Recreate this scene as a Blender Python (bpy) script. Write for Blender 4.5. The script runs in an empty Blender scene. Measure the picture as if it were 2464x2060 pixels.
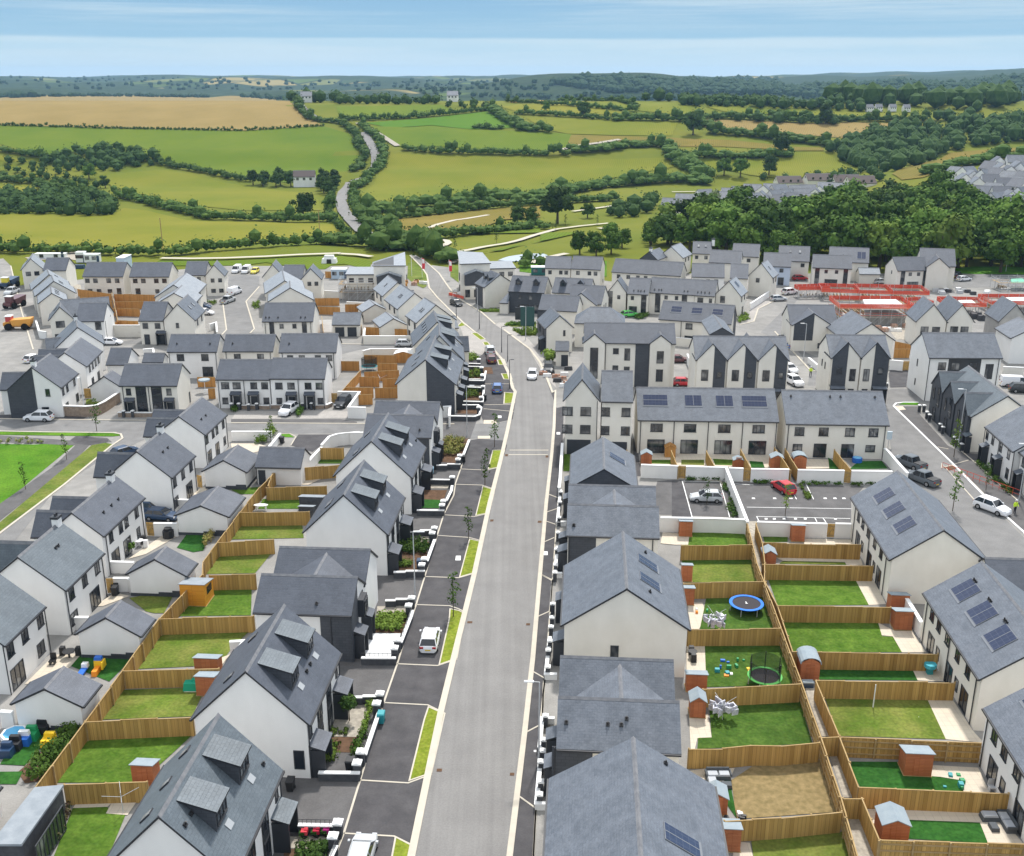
# Aerial view of a new housing estate with hill fields behind
import bpy, bmesh, math, random
from math import radians, sin, cos, tan, atan2, hypot, pi
from mathutils import Vector, Matrix
from mathutils.geometry import delaunay_2d_cdt
RND = random.Random(11)
scene = bpy.context.scene
COL = scene.collection

# ------------------------------------------------------------------ camera
FPX, PITCH, CAMH = 2512.0, radians(18.6), 52.0
cd = bpy.data.cameras.new('camera'); cam = bpy.data.objects.new('camera', cd); COL.objects.link(cam)
cd.sensor_fit = 'HORIZONTAL'; cd.sensor_width = 36.0; cd.lens = 36.0 * FPX / 2464.0
cd.clip_start = 1.0; cd.clip_end = 40000.0
cam.location = (0, 0, CAMH); cam.rotation_euler = (radians(90) - PITCH, 0, 0)
scene.camera = cam

# ------------------------------------------------------------------ world, sun, exposure
SUN_EL, SUN_AZ = 56.0, 14.0            # azimuth measured from +Y towards +X
w = bpy.data.worlds.new('World'); scene.world = w; w.use_nodes = True
nt = w.node_tree; N = nt.nodes; LK = nt.links
N.clear()
out = N.new('ShaderNodeOutputWorld'); bg = N.new('ShaderNodeBackground')
sky = N.new('ShaderNodeTexSky'); sky.sky_type = 'NISHITA'; sky.sun_disc = False
sky.sun_elevation = radians(SUN_EL); sky.sun_rotation = radians(SUN_AZ)
sky.altitude = 0.0; sky.air_density = 1.0; sky.dust_density = 0.6; sky.ozone_density = 2.5
bg.inputs['Strength'].default_value = 0.15
tc = N.new('ShaderNodeTexCoord'); sep = N.new('ShaderNodeSeparateXYZ')
LK.new(tc.outputs['Generated'], sep.inputs[0])
def wmath(op, a, b=None, clamp=False):
    m = N.new('ShaderNodeMath'); m.operation = op; m.use_clamp = clamp
    for i, x in enumerate((a, b)):
        if x is None: continue
        if isinstance(x, (int, float)): m.inputs[i].default_value = x
        else: LK.new(x, m.inputs[i])
    return m.outputs[0]
def wmap(v, a, b, c=0.0, d=1.0):
    m = N.new('ShaderNodeMapRange'); m.interpolation_type = 'SMOOTHSTEP'
    LK.new(v, m.inputs[0])
    for i, x in zip((1, 2, 3, 4), (a, b, c, d)): m.inputs[i].default_value = x
    return m.outputs[0]
def wnoise(scale, sx, sy, sz, detail=6.0, rough=0.55, off=(0, 0, 0)):
    mp = N.new('ShaderNodeMapping'); LK.new(tc.outputs['Generated'], mp.inputs[0])
    mp.inputs['Scale'].default_value = (sx, sy, sz); mp.inputs['Location'].default_value = off
    n = N.new('ShaderNodeTexNoise'); LK.new(mp.outputs[0], n.inputs['Vector'])
    n.inputs['Scale'].default_value = scale; n.inputs['Detail'].default_value = detail; n.inputs['Roughness'].default_value = rough
    return n.outputs[0]
Z = sep.outputs['Z']
# pale air along the horizon with a soft wavy top, clear blue above it with thin streaks, broken cloud overhead
def wramp(f, c0, c1):
    q = N.new('ShaderNodeMix'); q.data_type = 'RGBA'; LK.new(f, q.inputs[0])
    for i, c in ((6, c0), (7, c1)):
        if isinstance(c, tuple): q.inputs[i].default_value = (*c, 1)
        else: LK.new(c, q.inputs[i])
    return q.outputs[2]
edge = wmath('ADD', Z, wmath('MULTIPLY', wmath('SUBTRACT', wnoise(3.0, 1.0, 1.0, 9.0, 5.0), 0.5), 0.007))
low = wramp(wmap(Z, 0.0, 0.024), (3.05, 3.5, 3.65), (2.2, 2.95, 3.4))
blue = wramp(wmap(Z, 0.03, 0.075), (1.45, 2.35, 3.05), (1.15, 2.05, 2.95))
skyc = wramp(wmap(edge, 0.0305, 0.0335), low, blue)
patch = wmap(wnoise(5.0, 1.0, 1.0, 14.0, 5.0, 0.6, (0.3, 0.9, 0.1)), 0.36, 0.68, 0.0, 0.5)
skyc = wramp(wmath('MULTIPLY', patch, wmap(Z, 0.036, 0.028)), skyc, (2.9, 3.35, 3.55))
side = wmap(sep.outputs['X'], -0.12, 0.22, -0.07, 0.07)
st = wnoise(3.2, 1.0, 1.0, 34.0, 8.0, 0.68, (1.7, 0.4, 0.3))
streak = wmath('MULTIPLY', wmap(wmath('ADD', st, side), 0.36, 0.78, 0.0, 0.7), wmap(Z, 0.030, 0.056))
skyc = wramp(streak, skyc, (2.8, 3.3, 3.5))
over = wmap(wnoise(2.0, 1.0, 1.0, 2.0, 6.0), 0.30, 0.52, 0.0, 0.92)
tint = N.new('ShaderNodeMix'); tint.data_type = 'RGBA'; tint.blend_type = 'MULTIPLY'; tint.inputs[0].default_value = 1.0
LK.new(sky.outputs[0], tint.inputs[6]); tint.inputs[7].default_value = (0.86, 1.0, 1.08, 1)
high = wramp(over, tint.outputs[2], (4.7, 4.8, 4.8))
mixc = N.new('ShaderNodeMix'); mixc.data_type = 'RGBA'
LK.new(wmap(Z, 0.10, 0.30), mixc.inputs[0]); LK.new(skyc, mixc.inputs[6]); LK.new(high, mixc.inputs[7])
LK.new(mixc.outputs[2], bg.inputs['Color']); LK.new(bg.outputs[0], out.inputs['Surface'])

sd = bpy.data.lights.new('sun', 'SUN'); sun = bpy.data.objects.new('sun', sd); COL.objects.link(sun)
sd.energy = 2.6; sd.angle = radians(4.0); sd.color = (1.0, 0.96, 0.90)
sv = Vector((cos(radians(SUN_EL)) * sin(radians(SUN_AZ)), cos(radians(SUN_EL)) * cos(radians(SUN_AZ)), sin(radians(SUN_EL))))
sun.rotation_euler = sv.to_track_quat('Z', 'Y').to_euler()

scene.view_settings.view_transform = 'Standard'; scene.view_settings.look = 'None'
scene.view_settings.exposure = 0.76; scene.view_settings.gamma = 1.0; scene.view_settings.use_curve_mapping = False
scene.cycles.max_bounces = 5; scene.cycles.diffuse_bounces = 3; scene.cycles.glossy_bounces = 2
scene.cycles.transparent_max_bounces = 8; scene.cycles.volume_bounces = 0
scene.cycles.use_denoising = True

# ------------------------------------------------------------------ survey: photo readings -> places on the ground
CR = {'A': (0, 1360, 2.5085), 'B': (820, 1360, 2.5085), 'C': (1640, 1360, 2.5085), 'D': (0, 900, 2.561), 'E': (820, 900, 2.561),
      'F': (1640, 900, 2.5485), 'G': (0, 560, 2.561), 'H': (820, 560, 2.561), 'I': (1640, 560, 2.5485), 'J': (0, 140, 2.561),
      'K': (820, 140, 2.561), 'L': (1640, 140, 2.5485), 'M': (0, 0, .85227), 'Z': (1300, 1240, 5.25), 'Y': (1300, 1000, 5.25),
      'X': (1500, 900, 3.088), 'V': (0, 1200, 5.25), 'U': (2064, 1320, 5.25), 'T': (1300, 760, 5.25)}
for k_, o_ in dict(a=(0, 590), b=(400, 590), c=(780, 590), d=(1080, 570), e=(1460, 560), f=(1840, 560), g=(2044, 560), h=(0, 820),
                   i=(400, 820), j=(780, 880), k=(2044, 860), l=(2044, 1150), m=(780, 1180), n=(700, 1480), o=(640, 1730)).items():
    CR[k_] = (o_[0], o_[1], 5.0)
CP, SP = cos(PITCH), sin(PITCH)
def pxy(c, x, y):
    ox, oy, s = CR[c]; return ox + x / s, oy + y / s
def ray(px, py):
    u = (px - 1232) / FPX; v = (py - 1030) / FPX
    return (u, CP - v * SP, -SP - v * CP)
def on_z(px, py, z=0.0):
    d = ray(px, py); t = (z - CAMH) / d[2]; return Vector((d[0] * t, d[1] * t, z))
def project(p):
    x, y, z = p[0], p[1], p[2] - CAMH
    dep = y * CP - z * SP; up = y * SP + z * CP
    return 1232 + FPX * x / dep, 1030 - FPX * up / dep
def sst(a, b, x):
    t = max(0.0, min(1.0, (x - a) / (b - a))); return t * t * (3 - 2 * t)
PROF = [(0, 0), (325, 0), (380, -3), (450, -6), (600, -7), (650, -1.5), (700, 8), (780, 21), (850, 31), (920, 33), (1000, 29), (1150, 12),
        (1300, 0), (1800, -8), (2300, 12), (2600, 20), (2900, 12), (3300, 22), (3800, 40), (4300, 40), (5200, 49), (6200, 50), (9000, 40)]
def wob(x, y):
    return sin(x * .0037 + 1.3) * cos(y * .0021 + .4) + .5 * sin(x * .0091 + y * .004 + 2.) + .3 * sin(x * .021 - y * .007)
def tz(x, y):
    for (a, za), (b, zb) in zip(PROF, PROF[1:]):
        if y <= b:
            t = max(0., (y - a) / (b - a)); z = za + (zb - za) * t * t * (3 - 2 * t) if b - a < 60 else za + (zb - za) * t; break
    else: z = PROF[-1][1]
    z += 17 * sst(150, 260, x) * sst(330, 480, y) * (1 - sst(560, 700, y))
    z += 4 * sst(140, 200, x) * sst(330, 420, y) * (1 - sst(520, 640, y))
    if y > 940: z += wob(x, y) * min(9., (y - 940) / 110.)
    if y > 2200: z += 34 * math.exp(-((x - 300 - (y - 2600) * .1) / 420.) ** 2 - ((y - 2700) / 420.) ** 2)
    if y > 1500: z += 48 * sst(500, 1500, x * 2600 / y) * sst(1500, 2600, y)
    if y > 940: z += -14 * sst(150, 420, x) * sst(940, 1000, y) * (1 - sst(1500, 1900, y))
    return z
def on_t(px, py):
    d = ray(px, py); t = 40.0
    while t < 9000:
        x, y, z = d[0] * t, d[1] * t, CAMH + d[2] * t
        if z <= tz(x, y):
            a, b = t / 1.01, t
            for _ in range(18):
                c = (a + b) / 2
                if CAMH + d[2] * c <= tz(d[0] * c, d[1] * c): b = c
                else: a = c
            return Vector((d[0] * b, d[1] * b, tz(d[0] * b, d[1] * b)))
        t *= 1.01
    return Vector((d[0] * 6000, d[1] * 6000, 45))
def pick(s, z=0.0, terrain=False):
    res = []; c = None; q = []
    for t in s.split():
        if t in CR: c = t
        else:
            q.append(float(t))
            if len(q) == 2:
                p = pxy(c, *q); res.append(on_t(*p) if terrain else on_z(p[0], p[1], z)); q = []
    return res
def P1(s, z=0.0): return pick(s, z)[0]
def T1(s): return pick(s, terrain=True)[0]
HS = radians(4.1)                    # the main street runs 4.1 degrees east of the view

# ------------------------------------------------------------------ materials
MATS = {}
def mat(name, col, rough=0.8, spec=0.3, noise=None, col2=None, scale=1.0, detail=4.0, metal=0.0, bump=0.0, rnd=0.0, space='obj', lo=.35, hi=.65):
    """principled material; col2 is blended in by noise of the given scale; rnd varies brightness per object"""
    if name in MATS: return MATS[name]
    m = bpy.data.materials.new(name); m.use_nodes = True; MATS[name] = m
    nt = m.node_tree; n = nt.nodes; p = n['Principled BSDF']
    p.inputs['Roughness'].default_value = rough; p.inputs['Metallic'].default_value = metal
    p.inputs['Specular IOR Level'].default_value = spec
    p.inputs['Base Color'].default_value = (*col, 1)
    cur = None
    if col2 is not None:
        if space == 'world':
            g = n.new('ShaderNodeNewGeometry'); vec = g.outputs['Position']
        elif space == 'uv':
            g = n.new('ShaderNodeUVMap'); vec = g.outputs[0]
        else:
            g = n.new('ShaderNodeTexCoord'); vec = g.outputs['Object']
        t = n.new('ShaderNodeTexNoise'); nt.links.new(vec, t.inputs['Vector'])
        t.inputs['Scale'].default_value = scale; t.inputs['Detail'].default_value = detail; t.inputs['Roughness'].default_value = 0.6
        mr = n.new('ShaderNodeMapRange'); nt.links.new(t.outputs[0], mr.inputs[0])
        mr.inputs[1].default_value = lo; mr.inputs[2].default_value = hi
        mx = n.new('ShaderNodeMix'); mx.data_type = 'RGBA'; nt.links.new(mr.outputs[0], mx.inputs[0])
        mx.inputs[6].default_value = (*col, 1); mx.inputs[7].default_value = (*col2, 1)
        cur = mx.outputs[2]
        if bump:
            b = n.new('ShaderNodeBump'); b.inputs['Strength'].default_value = bump; b.inputs['Distance'].default_value = 0.3
            nt.links.new(t.outputs[0], b.inputs['Height']); nt.links.new(b.outputs[0], p.inputs['Normal'])
    if rnd:
        oi = n.new('ShaderNodeObjectInfo'); mr = n.new('ShaderNodeMapRange'); nt.links.new(oi.outputs['Random'], mr.inputs[0])
        mr.inputs[3].default_value = 1 - rnd; mr.inputs[4].default_value = 1 + rnd
        hs = n.new('ShaderNodeHueSaturation'); nt.links.new(mr.outputs[0], hs.inputs['Value'])
        if cur is not None: nt.links.new(cur, hs.inputs['Color'])
        else: hs.inputs['Color'].default_value = (*col, 1)
        cur = hs.outputs[0]
    if cur is not None: nt.links.new(cur, p.inputs['Base Color'])
    return m
def brick_mat(name, c1, c2, mortar, bw, bh, gap=0.01, off=0.5, rough=0.7, spec=0.4, nscale=0.35, ncol=None, namt=0.5, bump=0.0, bias=0.0, rnd=0.0):
    """coursed material in UV metres: slates, stone, boards, pavers"""
    if name in MATS: return MATS[name]
    m = bpy.data.materials.new(name); m.use_nodes = True; MATS[name] = m
    nt = m.node_tree; n = nt.nodes; p = n['Principled BSDF']
    p.inputs['Roughness'].default_value = rough; p.inputs['Specular IOR Level'].default_value = spec
    uv = n.new('ShaderNodeUVMap'); b = n.new('ShaderNodeTexBrick'); nt.links.new(uv.outputs[0], b.inputs['Vector'])
    b.offset = off; b.inputs['Scale'].default_value = 1.0; b.inputs['Brick Width'].default_value = bw; b.inputs['Row Height'].default_value = bh
    b.inputs['Mortar Size'].default_value = gap; b.inputs['Mortar Smooth'].default_value = 0.2; b.inputs['Bias'].default_value = bias
    b.inputs['Color1'].default_value = (*c1, 1); b.inputs['Color2'].default_value = (*c2, 1); b.inputs['Mortar'].default_value = (*mortar, 1)
    cur = b.outputs['Color']
    if ncol is not None:
        t = n.new('ShaderNodeTexNoise'); nt.links.new(uv.outputs[0], t.inputs['Vector']); t.inputs['Scale'].default_value = nscale
        t.inputs['Detail'].default_value = 5.0; t.inputs['Roughness'].default_value = 0.65
        mr = n.new('ShaderNodeMapRange'); nt.links.new(t.outputs[0], mr.inputs[0]); mr.inputs[1].default_value = .4; mr.inputs[2].default_value = .68
        mr.inputs[4].default_value = namt
        mx = n.new('ShaderNodeMix'); mx.data_type = 'RGBA'; nt.links.new(mr.outputs[0], mx.inputs[0])
        nt.links.new(cur, mx.inputs[6]); mx.inputs[7].default_value = (*ncol, 1); cur = mx.outputs[2]
    if rnd:
        oi = n.new('ShaderNodeObjectInfo'); mr = n.new('ShaderNodeMapRange'); nt.links.new(oi.outputs['Random'], mr.inputs[0])
        mr.inputs[3].default_value = 1 - rnd; mr.inputs[4].default_value = 1 + rnd
        hs = n.new('ShaderNodeHueSaturation'); nt.links.new(mr.outputs[0], hs.inputs['Value']); nt.links.new(cur, hs.inputs['Color']); cur = hs.outputs[0]
    nt.links.new(cur, p.inputs['Base Color'])
    if bump:
        bp = n.new('ShaderNodeBump'); bp.inputs['Strength'].default_value = bump; bp.inputs['Distance'].default_value = 0.03
        nt.links.new(b.outputs['Fac'], bp.inputs['Height']); bp.invert = True; nt.links.new(bp.outputs[0], p.inputs['Normal'])
    return m
slate = brick_mat('slate_dark', (.072, .082, .104), (.090, .102, .127), (.078, .085, .104), .5, .26, .014, ncol=(.108, .12, .147), nscale=.5, namt=.5, rough=.55, spec=.35, rnd=.07, bump=.4)
slate_b = brick_mat('slate_blue', (.098, .113, .138), (.130, .147, .176), (.078, .09, .11), .36, .22, .012, ncol=(.165, .182, .212), nscale=.9, namt=.6, rough=.5, spec=.4, rnd=.08, bump=.4)
slate_g = brick_mat('slate_green', (.092, .112, .130), (.114, .137, .157), (.07, .085, .10), .5, .26, .014, ncol=(.135, .158, .178), nscale=.5, namt=.5, rough=.55, spec=.35, rnd=.06, bump=.4)
slate_p = brick_mat('slate_pale', (.23, .255, .29), (.285, .312, .345), (.17, .19, .22), .6, .33, .02, ncol=(.33, .35, .375), nscale=.7, namt=.5, rough=.5, spec=.35, rnd=.08, bump=.3)
fascia = mat('fascia', (.022, .024, .030), .5, .4)
ridge_m = mat('ridge_tile', (.16, .165, .18), .7, .3, col2=(.23, .23, .24), scale=2.0)
cream = mat('render_cream', (.735, .70, .625), .9, .2, col2=(.79, .755, .685), scale=.35, detail=6, rnd=.03)
white = mat('render_white', (.83, .82, .80), .9, .2, col2=(.78, .77, .75), scale=.3, detail=6, rnd=.03)
bwhite = mat('render_bright_white', (.86, .86, .85), .85, .2, col2=(.80, .80, .79), scale=.5, detail=6)
clad = brick_mat('clad_slate', (.048, .054, .066), (.062, .068, .082), (.03, .034, .042), .6, .28, .015, ncol=(.075, .08, .092), nscale=.8, namt=.5, rough=.6, rnd=.05)
frame_m = mat('frame_anthracite', (.030, .033, .040), .45, .5)
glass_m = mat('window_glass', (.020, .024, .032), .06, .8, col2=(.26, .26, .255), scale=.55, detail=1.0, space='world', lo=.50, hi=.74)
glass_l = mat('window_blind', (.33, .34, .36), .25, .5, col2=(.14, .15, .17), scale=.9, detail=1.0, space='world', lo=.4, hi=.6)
door_m = mat('door_dark', (.035, .04, .05), .5, .4)
pv_m = brick_mat('solar_cells', (.018, .026, .062), (.022, .032, .072), (.06, .07, .11), .5, .5, .018, off=0.0, rough=.18, spec=.5)
alu = mat('aluminium', (.62, .62, .62), .4, .5)
rend_grey = mat('block_grey', (.40, .39, .37), .9, .2, col2=(.34, .33, .32), scale=.8)
timber = brick_mat('fence_board', (.54, .345, .115), (.36, .215, .062), (.12, .065, .02), .30, 4.0, .012, off=0.0, rough=.85, spec=.15, ncol=(.44, .26, .085), nscale=.25, namt=.5, rnd=.10)
timber_n = brick_mat('fence_board_new', (.56, .28, .085), (.45, .215, .06), (.22, .10, .03), .14, 4.0, .012, off=0.0, rough=.85, spec=.15, ncol=(.6, .33, .12), nscale=.3, namt=.5, rnd=.12)
timber_p = mat('fence_post', (.42, .30, .15), .85, .15, col2=(.34, .23, .10), scale=1.5)
shed_m = brick_mat('shed_board', (.46, .17, .075), (.40, .14, .06), (.26, .08, .03), 3.0, .13, .012, off=0.0, rough=.75, spec=.2, rnd=.12)
shed_o = brick_mat('shed_orange', (.72, .33, .04), (.64, .27, .03), (.4, .16, .02), 3.0, .13, .012, off=0.0, rough=.7, spec=.2)
felt = mat('roof_felt', (.24, .27, .30), .85, .2, col2=(.30, .33, .36), scale=1.2)
felt_b = mat('roof_felt_blue', (.25, .30, .34), .8, .2, col2=(.30, .35, .38), scale=1.2)
asphalt = mat('asphalt', (.19, .187, .185), .9, .2, col2=(.225, .221, .217), scale=.12, detail=8, space='world')
def streak_asphalt(m):
    nt = m.node_tree; n = nt.nodes; p = n['Principled BSDF']
    g = n.new('ShaderNodeNewGeometry'); mp = n.new('ShaderNodeMapping'); nt.links.new(g.outputs['Position'], mp.inputs[0])
    mp.inputs['Rotation'].default_value = (0, 0, HS); mp.inputs['Scale'].default_value = (1.6, .02, 1)
    t = n.new('ShaderNodeTexNoise'); nt.links.new(mp.outputs[0], t.inputs['Vector']); t.inputs['Scale'].default_value = 1.0; t.inputs['Detail'].default_value = 3
    old = p.inputs['Base Color'].links[0].from_socket
    hs = n.new('ShaderNodeHueSaturation'); nt.links.new(old, hs.inputs['Color'])
    mr = n.new('ShaderNodeMapRange'); nt.links.new(t.outputs[0], mr.inputs[0]); mr.inputs[1].default_value = .3; mr.inputs[2].default_value = .7
    mr.inputs[3].default_value = .90; mr.inputs[4].default_value = 1.06
    nt.links.new(mr.outputs[0], hs.inputs['Value']); nt.links.new(hs.outputs[0], p.inputs['Base Color'])
road_m = mat('road_asphalt', (.205, .198, .192), .9, .2, col2=(.235, .228, .22), scale=.3, detail=8, space='world'); streak_asphalt(road_m)
tarmac = mat('tarmac_dark', (.070, .067, .071), .9, .2, col2=(.096, .092, .095), scale=.6, detail=8, space='world')
tarmac_l = mat('tarmac_mid', (.108, .104, .104), .9, .2, col2=(.135, .13, .13), scale=.5, detail=8, space='world')
paving = mat('estate_paving', (.235, .228, .217), .9, .2, col2=(.31, .298, .28), scale=.10, detail=8, space='world')
paver = brick_mat('block_paving', (.34, .32, .30), (.42, .40, .37), (.24, .22, .21), .3, .2, .02, ncol=(.45, .42, .39), nscale=.4, namt=.5, rough=.9, spec=.2)
kerb_m = mat('kerb_stone', (.56, .51, .42), .9, .2, col2=(.49, .45, .38), scale=.8, space='world')
coping = mat('coping_white', (.82, .82, .81), .8, .2)
patio_m = brick_mat('patio_slab', (.60, .53, .42), (.56, .49, .40), (.42, .37, .30), .6, .6, .015, off=0.0, rough=.9, spec=.2, ncol=(.66, .60, .50), nscale=.5, namt=.4)
gravel_m = mat('gravel_pale', (.46, .42, .35), .95, .1, col2=(.30, .27, .23), scale=2.5, detail=8, space='world')
gravel_w = mat('gravel_white', (.74, .75, .76), .95, .1, col2=(.62, .63, .64), scale=3.0, space='world')
soil = mat('soil', (.15, .088, .055), .95, .1, col2=(.09, .055, .035), scale=1.5, detail=8, space='world')
straw = mat('dry_grass', (.29, .215, .105), .95, .1, col2=(.175, .135, .06), scale=1.8, detail=9, space='world')
def overlay(m, kind, scale, rng, stretch=(1, 1, 1), distort=0., rot=0., space='world'):
    """multiply the base colour by a slow pattern of its own (crop lines, rain streaks)"""
    nt = m.node_tree; n = nt.nodes; p = n['Principled BSDF']
    if space == 'world': g = n.new('ShaderNodeNewGeometry').outputs['Position']
    else: g = n.new('ShaderNodeUVMap').outputs[0]
    mp = n.new('ShaderNodeMapping'); nt.links.new(g, mp.inputs[0]); mp.inputs['Scale'].default_value = stretch; mp.inputs['Rotation'].default_value = (0, 0, rot)
    t = n.new('ShaderNodeTexWave' if kind == 'WAVE' else 'ShaderNodeTexNoise'); nt.links.new(mp.outputs[0], t.inputs['Vector']); t.inputs['Scale'].default_value = scale; t.inputs['Detail'].default_value = 4.
    if kind == 'WAVE': t.inputs['Distortion'].default_value = distort
    mr = n.new('ShaderNodeMapRange'); nt.links.new(t.outputs[1 if kind == 'WAVE' else 0], mr.inputs[0]); mr.inputs[1].default_value = .3; mr.inputs[2].default_value = .7; mr.inputs[3].default_value, mr.inputs[4].default_value = rng
    old = p.inputs['Base Color'].links[0].from_socket; hs = n.new('ShaderNodeHueSaturation'); nt.links.new(old, hs.inputs['Color']); nt.links.new(mr.outputs[0], hs.inputs['Value']); nt.links.new(hs.outputs[0], p.inputs['Base Color']); return m
for q_ in (cream, white, bwhite): overlay(q_, 'NOISE', 1., (.965, 1.015), (.9, .22, 1.), space='uv')
for q_ in (tarmac, tarmac_l, asphalt, paving): overlay(q_, 'NOISE', .55, (.86, 1.06))
for q_ in (tarmac, tarmac_l, asphalt, road_m, paving): overlay(q_, 'NOISE', 7., (.90, 1.08))
for q_ in (slate, slate_b, slate_g): overlay(q_, 'NOISE', .6, (.90, 1.08), (1.2, .35, 1.), space='uv'); overlay(q_, 'NOISE', 5., (.88, 1.12), (1., 1.6, 1.), space='uv')
for q_ in (timber, timber_n): overlay(q_, 'NOISE', 1., (.74, 1.16), (2.6, .03, 1.), space='uv')
def grass(name, a, b, s=.7, bump=.35): return overlay(overlay(mat(name, a, .95, .1, col2=b, scale=s, detail=9, space='world', bump=bump), 'NOISE', .22, (.80, 1.18)), 'NOISE', 3.5, (.78, 1.22))
lawn_m = grass('lawn_green', (.056, .120, .012), (.100, .170, .024), .9)
lawn_d = grass('lawn_deep', (.042, .094, .013), (.072, .128, .022), 1.0)
lawn_t = grass('artificial_turf', (.020, .085, .014), (.034, .115, .02), 1.5, .1)
lawn_y = grass('lawn_patchy', (.088, .142, .018), (.165, .182, .042), .35)
lawn_v = grass('lawn_verge', (.140, .190, .016), (.22, .25, .035), 1.6)
lawn_b = grass('lawn_bright', (.062, .190, .010), (.105, .245, .02), .35)
park_m = grass('park_grass', (.060, .165, .010), (.105, .215, .018), .18)
rough_m = grass('rough_grass', (.16, .19, .03), (.27, .23, .06), .08)
def field(name, a, b, s=.02):
    m = mat(name, a, .95, .1, col2=b, scale=s, detail=12, space='world', lo=.3, hi=.7)
    return overlay(m, 'WAVE', .28, (.9, 1.07), (1., .35, 1.), 3.0, .45)
f_gold = field('field_gold', (.275, .20, .072), (.225, .165, .055), .03)
f_green = field('field_green', (.078, .136, .008), (.132, .172, .012), .016)
f_olive = field('field_olive', (.118, .150, .010), (.185, .183, .020), .02)
f_yel = field('field_yellowgreen', (.145, .160, .011), (.205, .192, .022), .02)
f_viv = field('field_vivid', (.060, .155, .010), (.098, .178, .013), .015)
f_rough = field('field_rough', (.14, .125, .02), (.215, .16, .035), .03)
f_tan = field('field_tan', (.46, .32, .11), (.40, .28, .085), .03)
metal_w = mat('paint_white', (.80, .80, .80), .35, .5)
metal_g = mat('galvanised', (.48, .49, .50), .45, .5)
black_m = mat('black_plastic', (.02, .02, .022), .5, .4)
steel_d = mat('steel_dark', (.05, .05, .055), .5, .4)
# ------------------------------------------------------------------ mesh helpers
class MB:
    def __init__(s): s.v = []; s.f = []; s.m = []
    def face(s, pts, mi=0):
        k = len(s.v); s.v += [tuple(p) for p in pts]; s.f.append(tuple(range(k, k + len(pts)))); s.m.append(mi)
    def box(s, x0, x1, y0, y1, z0, z1, mi=0, M=None, top=None):
        c = [(x0, y0, z0), (x1, y0, z0), (x1, y1, z0), (x0, y1, z0), (x0, y0, z1), (x1, y0, z1), (x1, y1, z1), (x0, y1, z1)]
        if M is not None: c = [tuple(M @ Vector(p)) for p in c]
        k = len(s.v); s.v += c
        for q, f in enumerate(((3, 2, 1, 0), (4, 5, 6, 7), (0, 1, 5, 4), (1, 2, 6, 5), (2, 3, 7, 6), (3, 0, 4, 7))):
            s.f.append(tuple(k + i for i in f)); s.m.append(top if top is not None and q == 1 else mi)
    def hexa(s, c, mi=0, top=None):
        """eight corners: bottom ring then top ring"""
        k = len(s.v); s.v += [tuple(p) for p in c]
        for q, f in enumerate(((3, 2, 1, 0), (4, 5, 6, 7), (0, 1, 5, 4), (1, 2, 6, 5), (2, 3, 7, 6), (3, 0, 4, 7))):
            s.f.append(tuple(k + i for i in f)); s.m.append(top if top is not None and q == 1 else mi)
    def prism(s, poly, axis, a, b, mi=0):
        """2-D outline extruded along an axis: 'x' outline is (y,z), 'y' outline is (x,z), 'z' outline is (x,y)"""
        def P(p, t): return (t, p[0], p[1]) if axis == 'x' else (p[0], t, p[1]) if axis == 'y' else (p[0], p[1], t)
        k = len(s.v); n = len(poly)
        s.v += [P(p, a) for p in poly] + [P(p, b) for p in poly]
        s.f.append(tuple(range(k + n - 1, k - 1, -1))); s.f.append(tuple(range(k + n, k + 2 * n))); s.m += [mi, mi]
        for i in range(n):
            j = (i + 1) % n; s.f.append((k + i, k + j, k + n + j, k + n + i)); s.m.append(mi)
    def tube(s, p0, p1, r0, r1=None, n=7, mi=0, cap=True):
        r1 = r0 if r1 is None else r1
        p0 = Vector(p0); p1 = Vector(p1); d = (p1 - p0).normalized()
        a = d.orthogonal().normalized(); b = d.cross(a); k = len(s.v)
        for p, r in ((p0, r0), (p1, r1)):
            for i in range(n):
                t = 2 * pi * i / n; s.v.append(tuple(p + (a * cos(t) + b * sin(t)) * r))
        for i in range(n):
            j = (i + 1) % n; s.f.append((k + i, k + j, k + n + j, k + n + i)); s.m.append(mi)
        if cap:
            s.f.append(tuple(range(k + n - 1, k - 1, -1))); s.f.append(tuple(range(k + n, k + 2 * n))); s.m += [mi, mi]
    def mesh(s, name, mats, smooth=False):
        me = bpy.data.meshes.new(name); me.from_pydata(s.v, [], s.f)
        for m in (mats if isinstance(mats, (list, tuple)) else [mats]): me.materials.append(m)
        me.polygons.foreach_set('material_index', s.m)
        bm = bmesh.new(); bm.from_mesh(me); bmesh.ops.recalc_face_normals(bm, faces=bm.faces); bm.to_mesh(me); bm.free()
        uvl = me.uv_layers.new(name='UVMap'); n = len(me.loops); buf = [0.0] * (2 * n)
        vs = me.vertices
        for p in me.polygons:
            nn = p.normal
            t = Vector((-nn.y, nn.x, 0))
            if t.length < 0.05: t = Vector((1, 0, 0)); bb = Vector((0, 1, 0))
            else: t.normalize(); bb = nn.cross(t)
            for li in p.loop_indices:
                co = vs[me.loops[li].vertex_index].co
                buf[2 * li] = co.dot(t); buf[2 * li + 1] = co.dot(bb)
        uvl.data.foreach_set('uv', buf)
        if smooth: me.polygons.foreach_set('use_smooth', [True] * len(me.polygons))
        me.update(); return me
def link(name, data, parent=None, loc=None, rz=None):
    o = bpy.data.objects.new(name, data); COL.objects.link(o)
    if parent is not None: o.parent = parent
    if loc is not None: o.location = loc
    if rz is not None: o.rotation_euler = (0, 0, rz)
    return o
def build(mb, name, mats, parent=None, loc=None, rz=None, smooth=False):
    return link(name, mb.mesh(name, mats, smooth), parent, loc, rz)
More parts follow.
